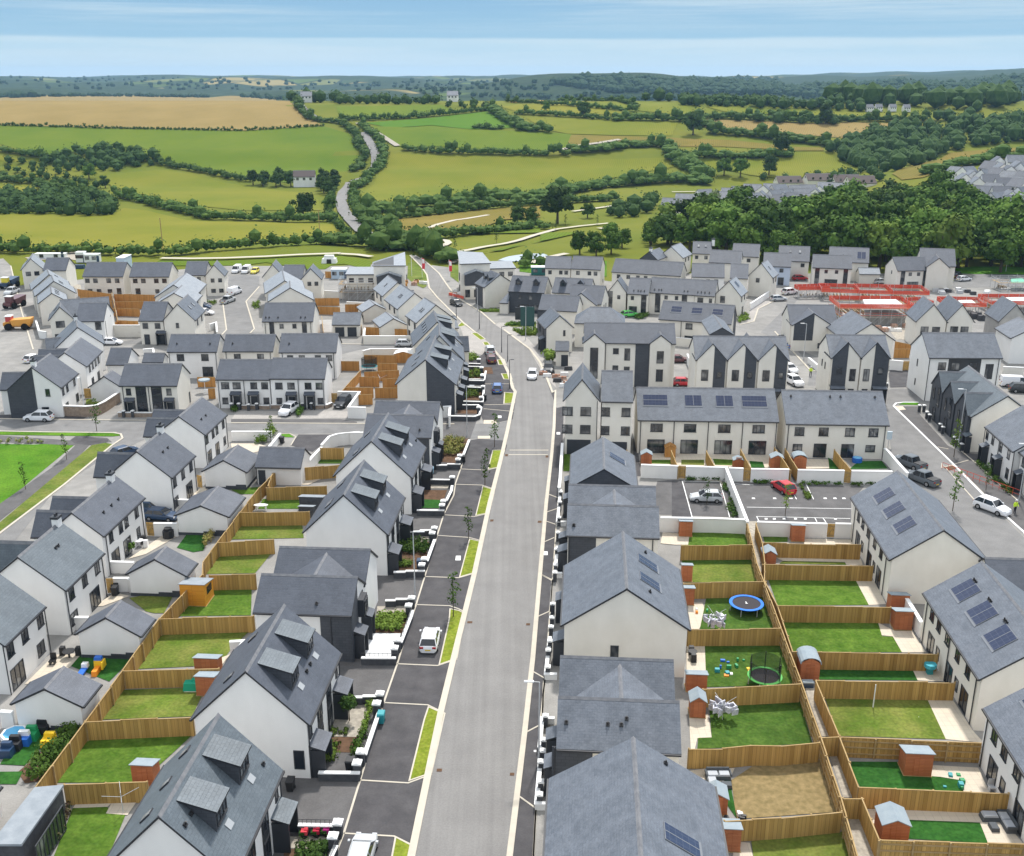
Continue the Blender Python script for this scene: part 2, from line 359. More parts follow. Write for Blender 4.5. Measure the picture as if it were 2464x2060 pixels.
def tag(o, label, cat, group=None, kind=None):
    if label: o['label'] = label
    if cat: o['category'] = cat
    if group: o['group'] = group
    if kind: o['kind'] = kind
    return o
def empty(name, loc, rz, label, cat, group=None):
    o = link(name, None, None, loc, rz); o.empty_display_size = .5
    return tag(o, label, cat, group)
def copy_tree(o, loc=None, rz=None, label=None, group=None, parent=None, sc=None):
    c = o.copy(); COL.objects.link(c)
    if parent is not None: c.parent = parent
    if loc is not None: c.location = loc
    if rz is not None: c.rotation_euler = (0, 0, rz)
    if sc is not None: c.scale = (sc, sc, sc) if isinstance(sc, (int, float)) else sc
    if label: c['label'] = label
    if group: c['group'] = group
    for ch in [x for x in o.children]: copy_tree(ch, parent=c)
    return c
def area2(p): return sum(p[i].x * p[(i + 1) % len(p)].y - p[(i + 1) % len(p)].x * p[i].y for i in range(len(p)))

# ------------------------------------------------------------------ ground sheets
def sheet(name, pts, m, z=0.0, kind='structure', label=None):
    pts = [Vector((p[0], p[1])) for p in pts]; n = len(pts)
    r = delaunay_2d_cdt(pts, [(i, (i + 1) % n) for i in range(n)], [], 1, 1e-4)
    mb = MB(); mb.v = [(p.x, p.y, z) for p in r[0]]; mb.f = [tuple(f) for f in r[2]]; mb.m = [0] * len(mb.f); o = build(mb, name, m)
    o['kind'] = kind
    if label: o['label'] = label
    return o
def ribbon(name, pts, wd, h, m, z0=0.0, kind='structure', closed=False, terrain=False, mb=None, side=0):
    """a raised strip (kerb, coping, line) along a polyline"""
    own = mb is None; mb = mb or MB()
    pts = [Vector((p[0], p[1])) for p in pts]; n = len(pts); L = []; Rr = []
    for i in range(n):
        a = pts[(i - 1) % n] if closed or i else None; b = pts[(i + 1) % n] if closed or i < n - 1 else None
        d1 = (pts[i] - a).normalized() if a is not None else None; d2 = (b - pts[i]).normalized() if b is not None else None
        if d1 is None: d1 = d2
        if d2 is None: d2 = d1
        t = d1 + d2
        t = t.normalized() if t.length > 1e-6 else d1
        nn = Vector((-t.y, t.x)); k = 1 / max(.4, nn.dot(Vector((-d1.y, d1.x))))
        L.append(pts[i] + nn * (wd / 2 * (1 + side)) * k); Rr.append(pts[i] - nn * (wd / 2 * (1 - side)) * k)
    for i in range(n if closed else n - 1):
        j = (i + 1) % n
        za = [z0 + (tz(*q) if terrain else 0) for q in (Rr[i], Rr[j], L[j], L[i])]
        q = (Rr[i], Rr[j], L[j], L[i])
        if h > 0: mb.hexa([(p.x, p.y, z) for p, z in zip(q, za)] + [(p.x, p.y, z + h) for p, z in zip(q, za)])
        else: mb.face([(p.x, p.y, z) for p, z in zip(q, za)])
    if not own: return mb
    o = build(mb, name, m)
    if kind: o['kind'] = kind
    return o

# ------------------------------------------------------------------ terrain
far_m = bpy.data.materials.new('terrain'); far_m.use_nodes = True
def make_terrain_mat(m):
    nt = m.node_tree; n = nt.nodes; p = n['Principled BSDF']; p.inputs['Roughness'].default_value = .95; p.inputs['Specular IOR Level'].default_value = .1
    g = n.new('ShaderNodeNewGeometry'); sp = n.new('ShaderNodeSeparateXYZ'); nt.links.new(g.outputs['Position'], sp.inputs[0])
    def noise(scale, det=6, rough=.6):
        t = n.new('ShaderNodeTexNoise'); nt.links.new(g.outputs['Position'], t.inputs['Vector']); t.inputs['Scale'].default_value = scale
        t.inputs['Detail'].default_value = det; t.inputs['Roughness'].default_value = rough; return t
    def mr(v, a, b, c=0., d=1.):
        q = n.new('ShaderNodeMapRange'); nt.links.new(v, q.inputs[0])
        for i, x in zip((1, 2, 3, 4), (a, b, c, d)): q.inputs[i].default_value = x
        return q.outputs[0]
    def mix(f, a, b):
        q = n.new('ShaderNodeMix'); q.data_type = 'RGBA'
        if isinstance(f, float): q.inputs[0].default_value = f
        else: nt.links.new(f, q.inputs[0])
        for i, x in ((6, a), (7, b)):
            if isinstance(x, tuple): q.inputs[i].default_value = (*x, 1)
            else: nt.links.new(x, q.inputs[i])
        return q.outputs[2]
    # near land: rough pasture
    near = mix(mr(noise(.02, 9).outputs[0], .3, .7), (.095, .13, .010), (.165, .168, .02))
    # far land: patchwork of fields and woods with hedge lines
    mp = n.new('ShaderNodeMapping'); nt.links.new(g.outputs['Position'], mp.inputs[0]); mp.inputs['Scale'].default_value = (1., .45, 0)
    v = n.new('ShaderNodeTexVoronoi'); nt.links.new(mp.outputs[0], v.inputs['Vector']); v.inputs['Scale'].default_value = .0065
    ve = n.new('ShaderNodeTexVoronoi'); ve.feature = 'DISTANCE_TO_EDGE'; nt.links.new(mp.outputs[0], ve.inputs['Vector']); ve.inputs['Scale'].default_value = .0065
    cr = n.new('ShaderNodeValToRGB'); sc = n.new('ShaderNodeSeparateColor'); nt.links.new(v.outputs['Color'], sc.inputs[0]); nt.links.new(sc.outputs[0], cr.inputs[0])
    el = cr.color_ramp.elements; el[0].position = 0; el[0].color = (.035, .065, .018, 1); el[1].position = 1; el[1].color = (.36, .27, .10, 1)
    for q, c in ((.34, (.035, .06, .018)), (.36, (.08, .12, .025)), (.6, (.14, .15, .04)), (.80, (.10, .135, .03)), (.84, (.26, .21, .08))):
        e = cr.color_ramp.elements.new(q); e.color = (*c, 1)
    cr.color_ramp.interpolation = 'CONSTANT'
    fields = mix(mr(ve.outputs[0], .03, .05), (.018, .034, .013), cr.outputs[0])
    wood = mix(mr(noise(.045, 5, .7).outputs[0], .38, .62), (.012, .030, .012), (.034, .058, .020))
    wn = noise(.0012, 4, .6)
    # woods take the slopes, fields the tops
    wmask = mr(wn.outputs[0], .43, .46)
    far = mix(wmask, fields, wood)
    tot = mix(mr(sp.outputs[1], 985., 1010.), near, far)
    nt.links.new(tot, p.inputs['Base Color'])
make_terrain_mat(far_m)
def build_terrain():
    ys = [-60.] + [20. * i for i in range(2, 16)]
    y = 320.
    while y < 11000: ys.append(y); y += max(8., (y - 200) * .016)
    mb = MB(); NX = 150; rows = []
    for y in ys:
        half = max(330., y * .62 + 100)
        rows.append([(x, y, tz(x, y) - (.08 if y < 330 else .08)) for x in (half * (2 * i / NX - 1) for i in range(NX + 1))])
    for r in rows: mb.v += r
    W_ = NX + 1
    for a in range(len(rows) - 1):
        for i in range(NX):
            mb.f.append((a * W_ + i, a * W_ + i + 1, (a + 1) * W_ + i + 1, (a + 1) * W_ + i)); mb.m.append(0)
    o = build(mb, 'terrain', far_m, smooth=True); o['kind'] = 'structure'
build_terrain()
def drape(name, pts, m, dz=.3, step=14., kind='structure'):
    """a field laid over the hill: outline points plus a grid of inner points, triangulated"""
    pts = [Vector((p[0], p[1])) for p in pts]; bd = []
    for i in range(len(pts)):
        a, b = pts[i], pts[(i + 1) % len(pts)]; k = max(1, int((b - a).length / step))
        bd += [a.lerp(b, t / k) for t in range(k)]
    xs = [p.x for p in bd]; ys = [p.y for p in bd]; inner = []
    y = min(ys) + step / 2
    while y < max(ys):
        cr = sorted(a.x + (y - a.y) * (b.x - a.x) / (b.y - a.y) for a, b in zip(bd, bd[1:] + bd[:1]) if (a.y > y) != (b.y > y))
        for x0, x1 in zip(cr[::2], cr[1::2]):
            x = x0 + step * .6
            while x < x1 - step * .6: inner.append(Vector((x, y))); x += step
        y += step * .8
    n = len(bd)
    r = delaunay_2d_cdt(bd + inner, [(i, (i + 1) % n) for i in range(n)], [], 1, 1e-4)
    mb = MB(); mb.v = [(p.x, p.y, tz(p.x, p.y) + dz) for p in r[0]]; mb.f = [tuple(f) for f in r[2]]; mb.m = [0] * len(mb.f)
    o = build(mb, name, m, smooth=True); o['kind'] = kind; return o
FIELDS = [
 ('f_gold', 'J -700 250 0 238 550 230 1200 240 1700 252 1790 275 1850 330 1930 385 1990 415 1500 447 600 428 0 412 -700 405'),
 ('f_green', 'J -700 405 0 414 600 431 1500 450 1990 418 K 60 470 115 560 130 610 60 690 J 2000 740 1780 770 1520 730 960 610 760 560 480 575 250 600 0 530 -700 480'),
 ('f_yel', 'J 0 600 150 630 200 640 100 640 0 632 -200 625 -200 600'),
 ('f_olive', 'J 620 725 1000 690 1520 790 1850 830 1960 870 1980 940 1500 940 1250 915 820 845 700 800'),
 ('f_yel', 'J -300 790 0 790 300 800 400 835 250 860 0 860 -300 860'),
 ('f_yel', 'J -700 980 0 962 700 968 760 925 900 940 1150 1000 1300 1010 2060 1025 2090 1100 1980 1110 1480 1150 1060 1185 500 1195 0 1190 -700 1210'),
 ('f_olive', 'K 290 590 700 605 1450 605 1600 625 2000 615 2090 660 1800 720 1500 765 1300 840 900 870 700 885 150 930 110 850'),
 ('f_viv', 'K 150 400 550 370 900 330 940 350 1070 430 800 440 560 415 400 425 300 430'),
 ('f_green', 'K 185 420 400 428 560 418 800 442 1250 455 1420 470 1500 520 1350 570 950 565 600 545 370 550'),
 ('f_green', 'K -30 300 620 290 700 330 350 372 0 380'),
 ('f_yel', 'K 980 300 1100 285 1360 285 1800 340 1460 355 1100 335'),
 ('f_olive', 'K 1140 370 1500 375 2080 395 2040 480 1720 478 1400 468 1250 440'),
 ('f_tan', 'K 1060 262 1270 266 1250 276 1040 274'),
 ('f_olive', 'K 1340 270 1690 265 1790 320 1500 305 1360 285'), ('f_olive', 'K 1740 275 2090 280 L 100 360 K 1830 325'),
 ('f_gold', 'L 60 375 400 385 700 400 970 402 990 395 1300 402 1600 415 1580 432 1130 420 1125 500 900 485 620 460 380 440 150 430'),
 ('f_rough', 'K 1420 475 1720 482 2060 492 L 0 495 300 505 550 530 650 545 870 552 870 570 660 570 560 560 250 545 0 545 K 1700 515 1450 540 1380 565'),
 ('f_olive', 'L 60 645 400 620 650 585 870 580 960 630 1085 690 860 730 600 740 420 720'),
 ('f_rough', 'L 1290 712 1450 640 1640 585 2300 530 2300 590 2000 600 1600 690 1480 735 1350 750'),
 ('f_olive', 'L 150 300 350 300 560 345 300 340'), ('f_olive', 'L 540 328 1000 335 1420 340 1510 375 1000 385 620 355'),
 ('f_rough', 'K 300 1000 800 940 1230 915 1230 985 1000 1000 900 1040 600 1070 480 1090 380 1060'),
 ('f_green', 'K 690 1090 1100 1050 1230 1040 1230 1130 1000 1190 830 1205 H 900 125 1320 40 1500 0'),
]
for q, (mm, s) in enumerate(FIELDS): drape('field', pick(s, terrain=True), MATS[dict(f_gold='field_gold', f_green='field_green', f_olive='field_olive', f_yel='field_yellowgreen', f_viv='field_vivid', f_rough='field_rough', f_tan='field_tan')[mm]], .12 + .012 * q)

# ------------------------------------------------------------------ estate ground: paving, streets, bays, verges
sheet('estate_ground', [Vector((-190., -50.))] + pick('M -700 1900 -500 1000 -300 620') + pick('b 600 250 c 200 250 600 230 c 1020 250 H 520 330 560 200 800 230 1000 210 H 1260 240 1660 300 I 0 250') + pick('I 900 250 1300 250 1680 230 2100 245 2700 260 M 2700 1000 2700 1900') + [Vector((190., -50.))], paving, 0.0)
LK_ = 'B 395 2100 450 1756 625 880 700 560 820 60 E 930 800 1000 520 1040 340 1085 110 H 1070 960 1040 860 1000 780 930 700 840 620 760 555 680 480 600 400 550 340 535 260 500 210 430 140'
RK_ = 'H 455 140 520 180 600 250 655 330 700 390 760 430 860 490 945 565 1000 600 1080 660 1160 720 1220 800 1260 890 1300 990 E 1318 110 1310 210 1305 330 1290 500 1255 800 B 1190 60 1145 560 1095 1000 1000 1756 950 2100'
LKP, RKP = pick(LK_), pick(RK_)
sheet('main_road', LKP + RKP, road_m, .014)
sheet('side_road', pick('h -900 945 0 940 650 950 1800 962 i 780 992 2100 1000 E 620 312 960 305 1055 285 1040 345 1020 420 880 398 620 400 i 2100 1112 1560 1118 780 1085 h 1400 1092 0 1082 -900 1080'), asphalt, .018)
sheet('lane', pick('h 1400 1092 1800 1060 1900 1100 D 900 400 640 520 350 700 0 1150 M -250 1500 -450 1400 D -300 1180 0 985 400 680 690 440 760 395 h 1480 1160'), asphalt, .021)
sheet('right_street', pick('k 500 380 940 380 1000 560 820 540 590 560 530 590 1260 1300 1600 1650 l 1650 280 2100 720 M 2300 1320 2300 1500 2040 1180 1800 960 k 500 1100 450 800 440 420'), asphalt, .016)
sheet('court_street', pick('f -50 1200 230 930 260 830 320 740 640 640 g 1000 640 1500 500 2100 500 2500 520 2500 640 1600 660 f 480 700 320 900 230 1140 540 1650 k -500 340 430 390 500 330 300 300'), asphalt, .012)
sheet('left_street', pick('b 690 670 760 380 900 350 1120 380 1120 500 960 680 1060 1010 1000 1080 660 1090 720 1020'), asphalt, .013)
sheet('site_road', pick('a -300 1700 -300 200 40 160 130 250 190 560 330 1010 410 1260 470 1330 a 430 1420 100 1700'), paving, .012)
sheet('back_street', pick('c 190 1190 470 1200 1060 1205 1060 1240 470 1250 180 1320 b 0 1060 a 1250 1200 a 1700 1185 b 1000 1040'), asphalt, .015)
# kerbs of the main road: pale stone, a real step
ribbon('kerb', LKP[:13], .55, .10, kerb_m, .0, side=1)
ribbon('kerb', RKP[8:], .45, .10, kerb_m, .0, side=1)
ribbon('kerb', RKP[:8], .4, .10, kerb_m, .0, side=1)
ribbon('kerb', LKP[13:], .4, .10, kerb_m, .0, side=1)
# dark pavement with parking bays on the left side of the street
bay_edge = pick('o 830 1650 940 1370 1130 750 n 1110 1080 1280 590 1440 60 m 1100 1400 1210 1040 1330 640 1440 290 1560 60 j 1580 1420 1650 1220 1750 900')
kerb_l = LKP[:7]
sheet('pavement', bay_edge + pick('E 850 400 1000 410 1025 440') + list(reversed(LKP[:7])), tarmac, .022)
sheet('forecourt', [Vector((-22., 48.)), Vector((-20., 80.)), Vector((-18., 112.)), Vector((-15.2, 147.))] + pick('j 1450 560 1620 470 1900 480') + list(reversed(bay_edge)) + [Vector((-11., 48.))], tarmac_l, .0185)
ribbon('kerb_line', bay_edge, .16, .03, kerb_m, .02)
sheet('driveway', pick('A 2057 1270 B 110 1290 -60 1760 -120 1756 A 1850 1756 1780 1480 1760 1300'), tarmac_l, .02)
sheet('driveway', pick('n 600 590 1270 590 1110 1060 520 1060'), tarmac_l, .02)
sheet('driveway', pick('m 610 1020 1205 1030 1090 1330 700 1330'), tarmac_l, .02)
sheet('driveway', pick('m 950 280 1440 290 1360 500 900 500'), tarmac_l, .02)
sheet('driveway', pick('j 1270 1200 1640 1210 1580 1400 1200 1400'), tarmac_l, .02)
# crossing strips between the bays (pale flush kerbs) and the planted verges
BAYS = ['o 935 1380 1540 1415 1800 1545', 'o 1135 740 1710 775 1995 670', 'n 1125 1058 1645 1085 1860 1190', 'n 1275 590 1765 612 2000 535',
        'm 1110 1378 1510 1392 1620 1430 1710 1475', 'm 1210 1040 1620 1055 1815 1000', 'm 1360 545 1745 570 1895 610', 'm 1450 298 1810 318 1985 280',
        'j 1590 1430 1900 1440 2050 1490', 'j 1640 1245 1960 1260 2100 1225', 'E 945 0', ]
for s in BAYS[:-1]: ribbon('kerb_line', pick(s), .14, .03, kerb_m, .02)
VERGES = ['o 1490 1800 1560 1425 1790 1545 1740 1800', 'n 1545 1650 1655 1110 1850 1195 1745 1650 o 1720 745 1985 660 n 1750 1640',
          'n 1785 600 1910 20 m 1500 1500 1520 1420 1620 1440 1690 1490 n 2090 100 1995 525', 'm 1630 1045 1750 590 1885 620 1820 990',
          'm 1825 305 1985 20 1985 -60 j 2050 1500 1910 1455 m 1890 0 2040 20 1985 272', 'j 1975 1245 2030 1020 E 1010 470 980 575']
VERGES[1] = 'o 1725 745 1905 10 n 1655 1110 1850 1195 o 1990 655'
VERGES[2] = 'n 1785 600 1905 60 m 1515 1430 1620 1450 1700 1490 n 1995 525'
VERGES[4] = 'm 1825 305 1900 0 j 1910 1455 2045 1500 m 2045 30 1985 272'
for s in VERGES:
    p = pick(s); sheet('grass_verge', p, lawn_v, .05); 
    ribbon('kerb_line', p, .13, .05, kerb_m, .01, closed=True)
# far bays on the bend
sheet('pavement', pick('H 770 870 790 760 860 760 930 700 1000 780 1040 860 1070 960 E 1085 110 1060 280 960 300 880 300 860 240 E 890 60 H 880 960 880 900'), tarmac, .02)
for s in ('H 1005 1055 1010 985 1075 990 1070 1050', 'H 990 870 1045 870 1055 905 1005 903', 'H 965 785 1005 780 1020 815 975 815', 'H 805 620 840 618 890 655 860 662', 'H 875 675 905 675 920 692 885 695', 'H 720 575 745 552 770 572 735 580'):
    p = pick(s); sheet('grass_verge', p, lawn_v, .05); ribbon('kerb_line', p, .2, .05, kerb_m, .01, closed=True)
ribbon('kerb_line', pick('E 885 190 1070 190'), .15, .03, kerb_m, .02); ribbon('kerb_line', pick('E 885 62 1070 62'), .15, .03, kerb_m, .02); ribbon('kerb_line', pick('E 880 215 1065 232'), .15, .03, kerb_m, .02)
# narrow pavement on the right side with chevron kerbs
sheet('pavement', RKP[12:] + pick('B 1150 2000 1165 1756 1210 900 1270 100 E 1335 830 1365 470 1375 200 1330 210'), tarmac, .022)
redge = pick('B 1160 1900 1170 1480 1230 680 1215 920 1275 90 1265 290 E 1330 920 1335 830')
for s in ('B 1155 1900 1178 1470 1060 1385', 'B 1205 950 1232 685 1140 632', 'B 1265 285 1278 92 1200 52', 'B 1170 320 1260 280 1268 230', 'B 1100 1020 1215 960 1225 700',
          'E 1310 1280 1225 1232', 'E 1315 1010 1245 1040', 'E 1330 930 1255 905', 'E 1335 830 1260 855', 'E 1340 765 1275 740'):
    ribbon('kerb_line', pick(s), .14, .03, kerb_m, .02)
ribbon('kerb_line', pick('B 1155 1900 1178 1470 1200 1200 1215 920 1232 685 1255 400 1278 92 E 1322 1010 1340 765 1365 480'), .12, .03, kerb_m, .02)
ribbon('road_marking', pick('E 1040 470 1280 470'), .25, .0, kerb_m, .03); ribbon('road_marking', pick('E 1035 498 1275 498'), .25, .0, kerb_m, .03)
for s in ('E 880 285 960 285 960 308 880 308', 'E 845 383 920 383 920 400 845 400', 'k 540 590 640 590 680 630 590 640'): sheet('tactile_paving', pick(s), patio_m, .04)
for s in ('E 1245 1095 1275 1095 1275 1118 1245 1118', 'E 710 1122 740 1122 738 1150 706 1150', 'E 1330 360 1352 360 1352 374 1330 374', 'E 968 258 990 258 990 272 968 272', 'B 1165 1118 1180 1118 1180 1130 1165 1130'): sheet('inspection_cover', pick(s), coping, .04)
for s in ('B 765 340 795 340 793 352 763 352', 'B 1120 352 1143 352 1142 365 1118 365', 'B 580 1230 612 1230 610 1248 578 1248', 'B 1022 1255 1048 1255 1047 1272 1020 1272', 'E 922 898 942 898 940 910 920 910', 'E 1215 906 1238 906 1237 918 1213 918', 'E 1013 495 1030 495 1030 508 1013 508', 'E 1262 503 1280 503 1280 516 1262 516'): sheet('drain_grate', pick(s), soil, .035)
# the green on the left with its path
sheet('park_lawn', pick('h -600 1230 400 1250 830 1225 900 1250 400 1660 M -300 1300'), park_m, .02)
sheet('footpath', pick('D -200 1080 0 905 440 560 560 430 690 420 660 395 470 380 430 410 0 380 -300 378 -300 405 430 440 465 440 D 330 570 0 800 -300 1030'), tarmac_l, .03)
sheet('footpath', pick('h 850 1200 930 1145 1080 1160 1310 1190 1290 1225 1100 1260 900 1240'), tarmac, .036)
sheet('grass_verge', pick('D -300 1180 0 970 400 675 700 435 650 425 565 440 0 915 -300 1120'), lawn_y, .04)
sheet('grass_verge', pick('D -300 360 0 357 300 362 720 366 745 380 700 386 0 376 -300 378'), park_m, .05)
ribbon('kerb', pick('D -300 1185 0 983 400 680 690 442 755 398 745 372 700 364 300 360 0 354 -300 357'), .3, .10, kerb_m, .0)
ribbon('kerb', pick('h -500 945 0 940 650 950 1800 962'), .25, .10, kerb_m, .0); ribbon('kerb', pick('i 780 992 2100 1000 E 700 310'), .25, .10, kerb_m, .0)
sheet('pavement', pick('h -500 905 0 895 660 885 1050 915 1000 945 650 945 0 936 -500 940'), tarmac, .03)
sheet('pavement', pick('i 780 945 2100 945 E 100 295 100 304 i 2100 985 780 980'), tarmac_l, .03)
sheet('parking_bay', pick('i 850 840 1400 850 1380 940 790 940'), paver, .025); sheet('parking_bay', pick('i 1660 840 2200 850 2300 930 1600 940'), paver, .025)
sheet('parking_bay', pick('i 1500 1260 1590 1130 2000 1130 1850 1270 1760 1340'), tarmac, .03)
sheet('grass_verge', pick('i 1380 1160 1390 1128 1480 1125 1540 1165'), lawn_b, .05); ribbon('kerb_line', pick('i 1390 1122 1490 1120 1560 1160 1500 1260'), .15, .06, kerb_m, .01)
sheet('parking_court', pick('D 880 860 1080 850 1090 900 900 930'), tarmac, .025)
# parking court behind the terraces
sheet('parking_court', pick('F -60 650 1120 690 1040 780 1040 915 400 905 385 880 -200 860 Y 1480 830'), tarmac_l, .024)
LINES = ['F 5 660 65 880', 'F 235 660 295 880', 'F 400 818 1040 828', 'F 640 650 705 770', 'F 765 680 810 770', 'F 460 875 1035 888', 'F 0 658 240 662', 'F 330 675 440 682', 'F 460 875 475 905', 'F 815 880 830 908', 'F 865 882 885 910']
for s in LINES: ribbon('road_marking', pick(s), .11, 0, coping, .04)
for x in (430, 560, 660, 870, 930, 985): sheet('road_marking', pick('F %d 760 %d 760 %d 768 %d 768' % (x, x + 18, x + 22, x + 2)), coping, .04)
for x in (510, 560, 620, 690, 750, 935): sheet('road_marking', pick('F %d 885 %d 885 %d 894 %d 894' % (x, x + 16, x + 18, x)), coping, .04)
# pavement, bays and kerb of the street on the right
rp = pick('k 530 590 1260 1300 1600 1650 l 1870 455 2100 660 M 2200 1240')
sheet('pavement', rp + pick('M 2300 1160 k 2100 1700 1900 1500 1430 1190 1180 1060 820 660 k 830 590 600 590'), tarmac_l, .024)
ribbon('kerb', rp, .28, .10, coping, .0); ribbon('kerb', pick('k 530 590 560 555 640 545 830 545'), .28, .1, coping, .0)
sheet('grass_verge', pick('k 590 570 650 545 830 545 830 575'), lawn_b, .05)
ribbon('kerb_line', pick('k 1340 1125 1560 1310 1900 1620 l 2050 300'), .15, .08, kerb_m, .01)
sheet('soil_bed', pick('k 1130 1330 1240 1305 1290 1340 1200 1365'), soil, .05); ribbon('kerb_line', pick('k 1110 1330 1240 1300 1340 1370 l 1600 180 1650 230 1520 290 1110 -170'), .2, .06, kerb_m, .01, closed=True)
ribbon('kerb_line', pick('k 1060 1080 1190 1105'), .15, .03, kerb_m, .03); ribbon('kerb_line', pick('k 1270 1285 1430 1240'), .15, .03, kerb_m, .03)
sheet('parking_court', pick('g 500 1640 g 700 1640 g 940 1830 k 930 350 490 365 k 470 200'), tarmac, .03)
sheet('driveway', pick('k 1800 220 2100 230 2200 330 1990 440 1800 270'), tarmac, .03)
# kerbs of the far streets
for s in ('b 690 640 680 690 725 1020 670 1080', 'b 1120 500 960 680 1060 1010 1010 1060', 'e 2060 800 1820 920 1770 1070 1600 1110', 'f 120 1190 540 1650 k 300 330', 'c 190 1190 480 1195', 'a 130 250 260 800 400 1260'):
    ribbon('kerb', pick(s), .3, .10, kerb_m, .0)
sheet('pavement', pick('e 1740 900 1820 860 2000 740 2060 800 1820 920 1770 1070 1690 1080'), paver, .03)
sheet('pavement', pick('H 945 565 1000 600 1080 660 1160 720 1260 890 1330 960 1300 860 1250 770 1160 660 1090 600 1060 560 980 555'), paver, .03)
sheet('parking_bay', pick('c 1620 930 1900 1100 2000 1200 1900 1320 1740 1290 1690 1150'), paver, .025)
sheet('grass_verge', pick('d 665 1060 700 1030 1050 1040 1050 1080 760 1085'), lawn_y, .06); sheet('grass_verge', pick('d 760 1120 1060 1100 1050 1190 880 1190'), lawn_y, .06)
sheet('grass_verge', pick('d 370 870 740 870 1080 890 1080 915 360 905'), lawn_y, .06)
# open grass behind the estate, the pond and the pale paths
# ------------------------------------------------------------------ houses
WIN_CACHE = {}
def win_meshes(wd, ht, kind, far):
    key = (round(wd, 2), round(ht, 2), kind, far)
    if key in WIN_CACHE: return WIN_CACHE[key]
    f, g = MB(), MB(); t = .07; d0, d1 = -.03, .06
    # local: x right, z up, -y outward
    def bar(x0, x1, z0, z1): f.box(x0, x1, -d1, -d0, z0, z1)
    bar(-wd/2, wd/2, -ht/2, -ht/2+t); bar(-wd/2, wd/2, ht/2-t, ht/2)
    bar(-wd/2, -wd/2+t, -ht/2+t, ht/2-t); bar(wd/2-t, wd/2, -ht/2+t, ht/2-t)
    n = 1 if wd < .95 else 2 if wd < 1.7 else 3 if wd < 2.6 else 4
    if kind == 'p': n = 2 if wd < 2 else 3 if wd < 2.8 else 4
    for k in range(1, n):
        x = -wd/2 + wd*k/n; bar(x-t*.45, x+t*.45, -ht/2+t, ht/2-t)
    if kind == 'v' and ht > 3: bar(-wd/2+t, wd/2-t, -.45, .45)
    if kind == 'w' and ht > .9: bar(-wd/2+t, -wd/2+wd/n-t*.45, ht*.12, ht*.12+t*.7) if wd > .95 else None
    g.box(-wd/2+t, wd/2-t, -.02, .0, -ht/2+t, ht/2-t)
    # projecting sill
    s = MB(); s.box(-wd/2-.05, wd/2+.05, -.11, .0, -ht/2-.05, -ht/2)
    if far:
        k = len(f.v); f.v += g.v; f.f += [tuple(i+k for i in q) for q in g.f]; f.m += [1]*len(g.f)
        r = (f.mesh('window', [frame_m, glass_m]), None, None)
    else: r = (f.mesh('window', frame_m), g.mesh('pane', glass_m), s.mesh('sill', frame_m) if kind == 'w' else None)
    WIN_CACHE[key] = r; return r
def put_win(root, side_m, u, z, wd, ht, kind, far, off=0.0, blind=False, rname=None):
    a, b, c = win_meshes(wd, ht, kind, far)
    nm = {'w': 'window', 'p': 'patio_door', 'd': 'front_door', 'g': 'garage_door', 'v': 'tall_window'}[kind]
    o = link(rname or nm, a, root); o.matrix_local = side_m @ Matrix.Translation((u, -off, z))
    if b is not None:
        p = link('pane', b, o)
        if c is not None: link('sill', c, o)
    return o
SLAB_CACHE = {}
def slab_door(root, side_m, u, wd, ht, kind, m=None, off=0., z0=.0):
    key = (round(wd, 2), round(ht, 2), kind, (m or door_m).name)
    if key not in SLAB_CACHE:
        b = MB(); b.box(-wd/2, wd/2, -.07, .0, 0, ht)
        if kind == 'g':
            for i in range(5): b.box(-wd/2+.06, wd/2-.06, -.085, -.07, ht*(i+.08)/5, ht*(i+.9)/5)
        else:
            b.box(-wd/2+.12, wd/2-.12, -.085, -.07, .2, ht*.48); b.box(-wd/2+.12, wd/2-.12, -.085, -.07, ht*.54, ht-.15)
        SLAB_CACHE[key] = b.mesh('door', m or door_m)
    o = link('garage_door' if kind == 'g' else 'front_door', SLAB_CACHE[key], root)
    o.matrix_local = side_m @ Matrix.Translation((u, -off, z0)); return o
def gable_body(root, L, W, ze, zr, wallm, roofm, ox=0., oy=0., rot=0., oh=.28, og=.14, z0=0., wname='wall', rname='roof', hipA=0., hipB=0.):
    M = Matrix.Translation((ox, oy, 0)) @ Matrix.Rotation(rot, 4, 'Z')
    b = MB(); h = W/2
    b.prism([(-h, z0), (h, z0), (h, ze)] + ([] if hipA or hipB else [(0, zr)]) + [(-h, ze)], 'x', -L/2, L/2)
    o = build(b, wname, wallm, root); o.matrix_local = M
    s = (zr-ze)/h; r = MB(); X = L/2+og; Y = h+oh; top = zr+.13; t = .2
    for sg in (-1, 1):
        y0, y1, z1 = 0.0, sg*Y, top-s*Y
        xa0, xb0 = -X+hipA, X-hipB
        r.hexa([(-X, y1, z1-t), (X, y1, z1-t), (xb0, y0, top-t), (xa0, y0, top-t), (-X, y1, z1), (X, y1, z1), (xb0, y0, top), (xa0, y0, top)], 1, top=0)
        # gutter
        r.box(-X+.02, X-.02, y1-.0 if sg > 0 else y1-.13, y1+.13 if sg > 0 else y1, z1-.17, z1-.03, 1)
    if hipA: r.face([(-X, -Y, top-s*Y), (-X, Y, top-s*Y), (-X+hipA, 0, top)], 0)
    if hipB: r.face([(X, -Y, top-s*Y), (X, Y, top-s*Y), (X-hipB, 0, top)], 0)
    r.prism([(-.16, top-.16*s+.02), (0, top+.09), (.16, top-.16*s+.02), (0, top-.1)], 'x', -X+hipA, X-hipB, 2)
    o2 = build(r, rname, [roofm, fascia, ridge_m], root); o2.matrix_local = M
    return o, o2, M
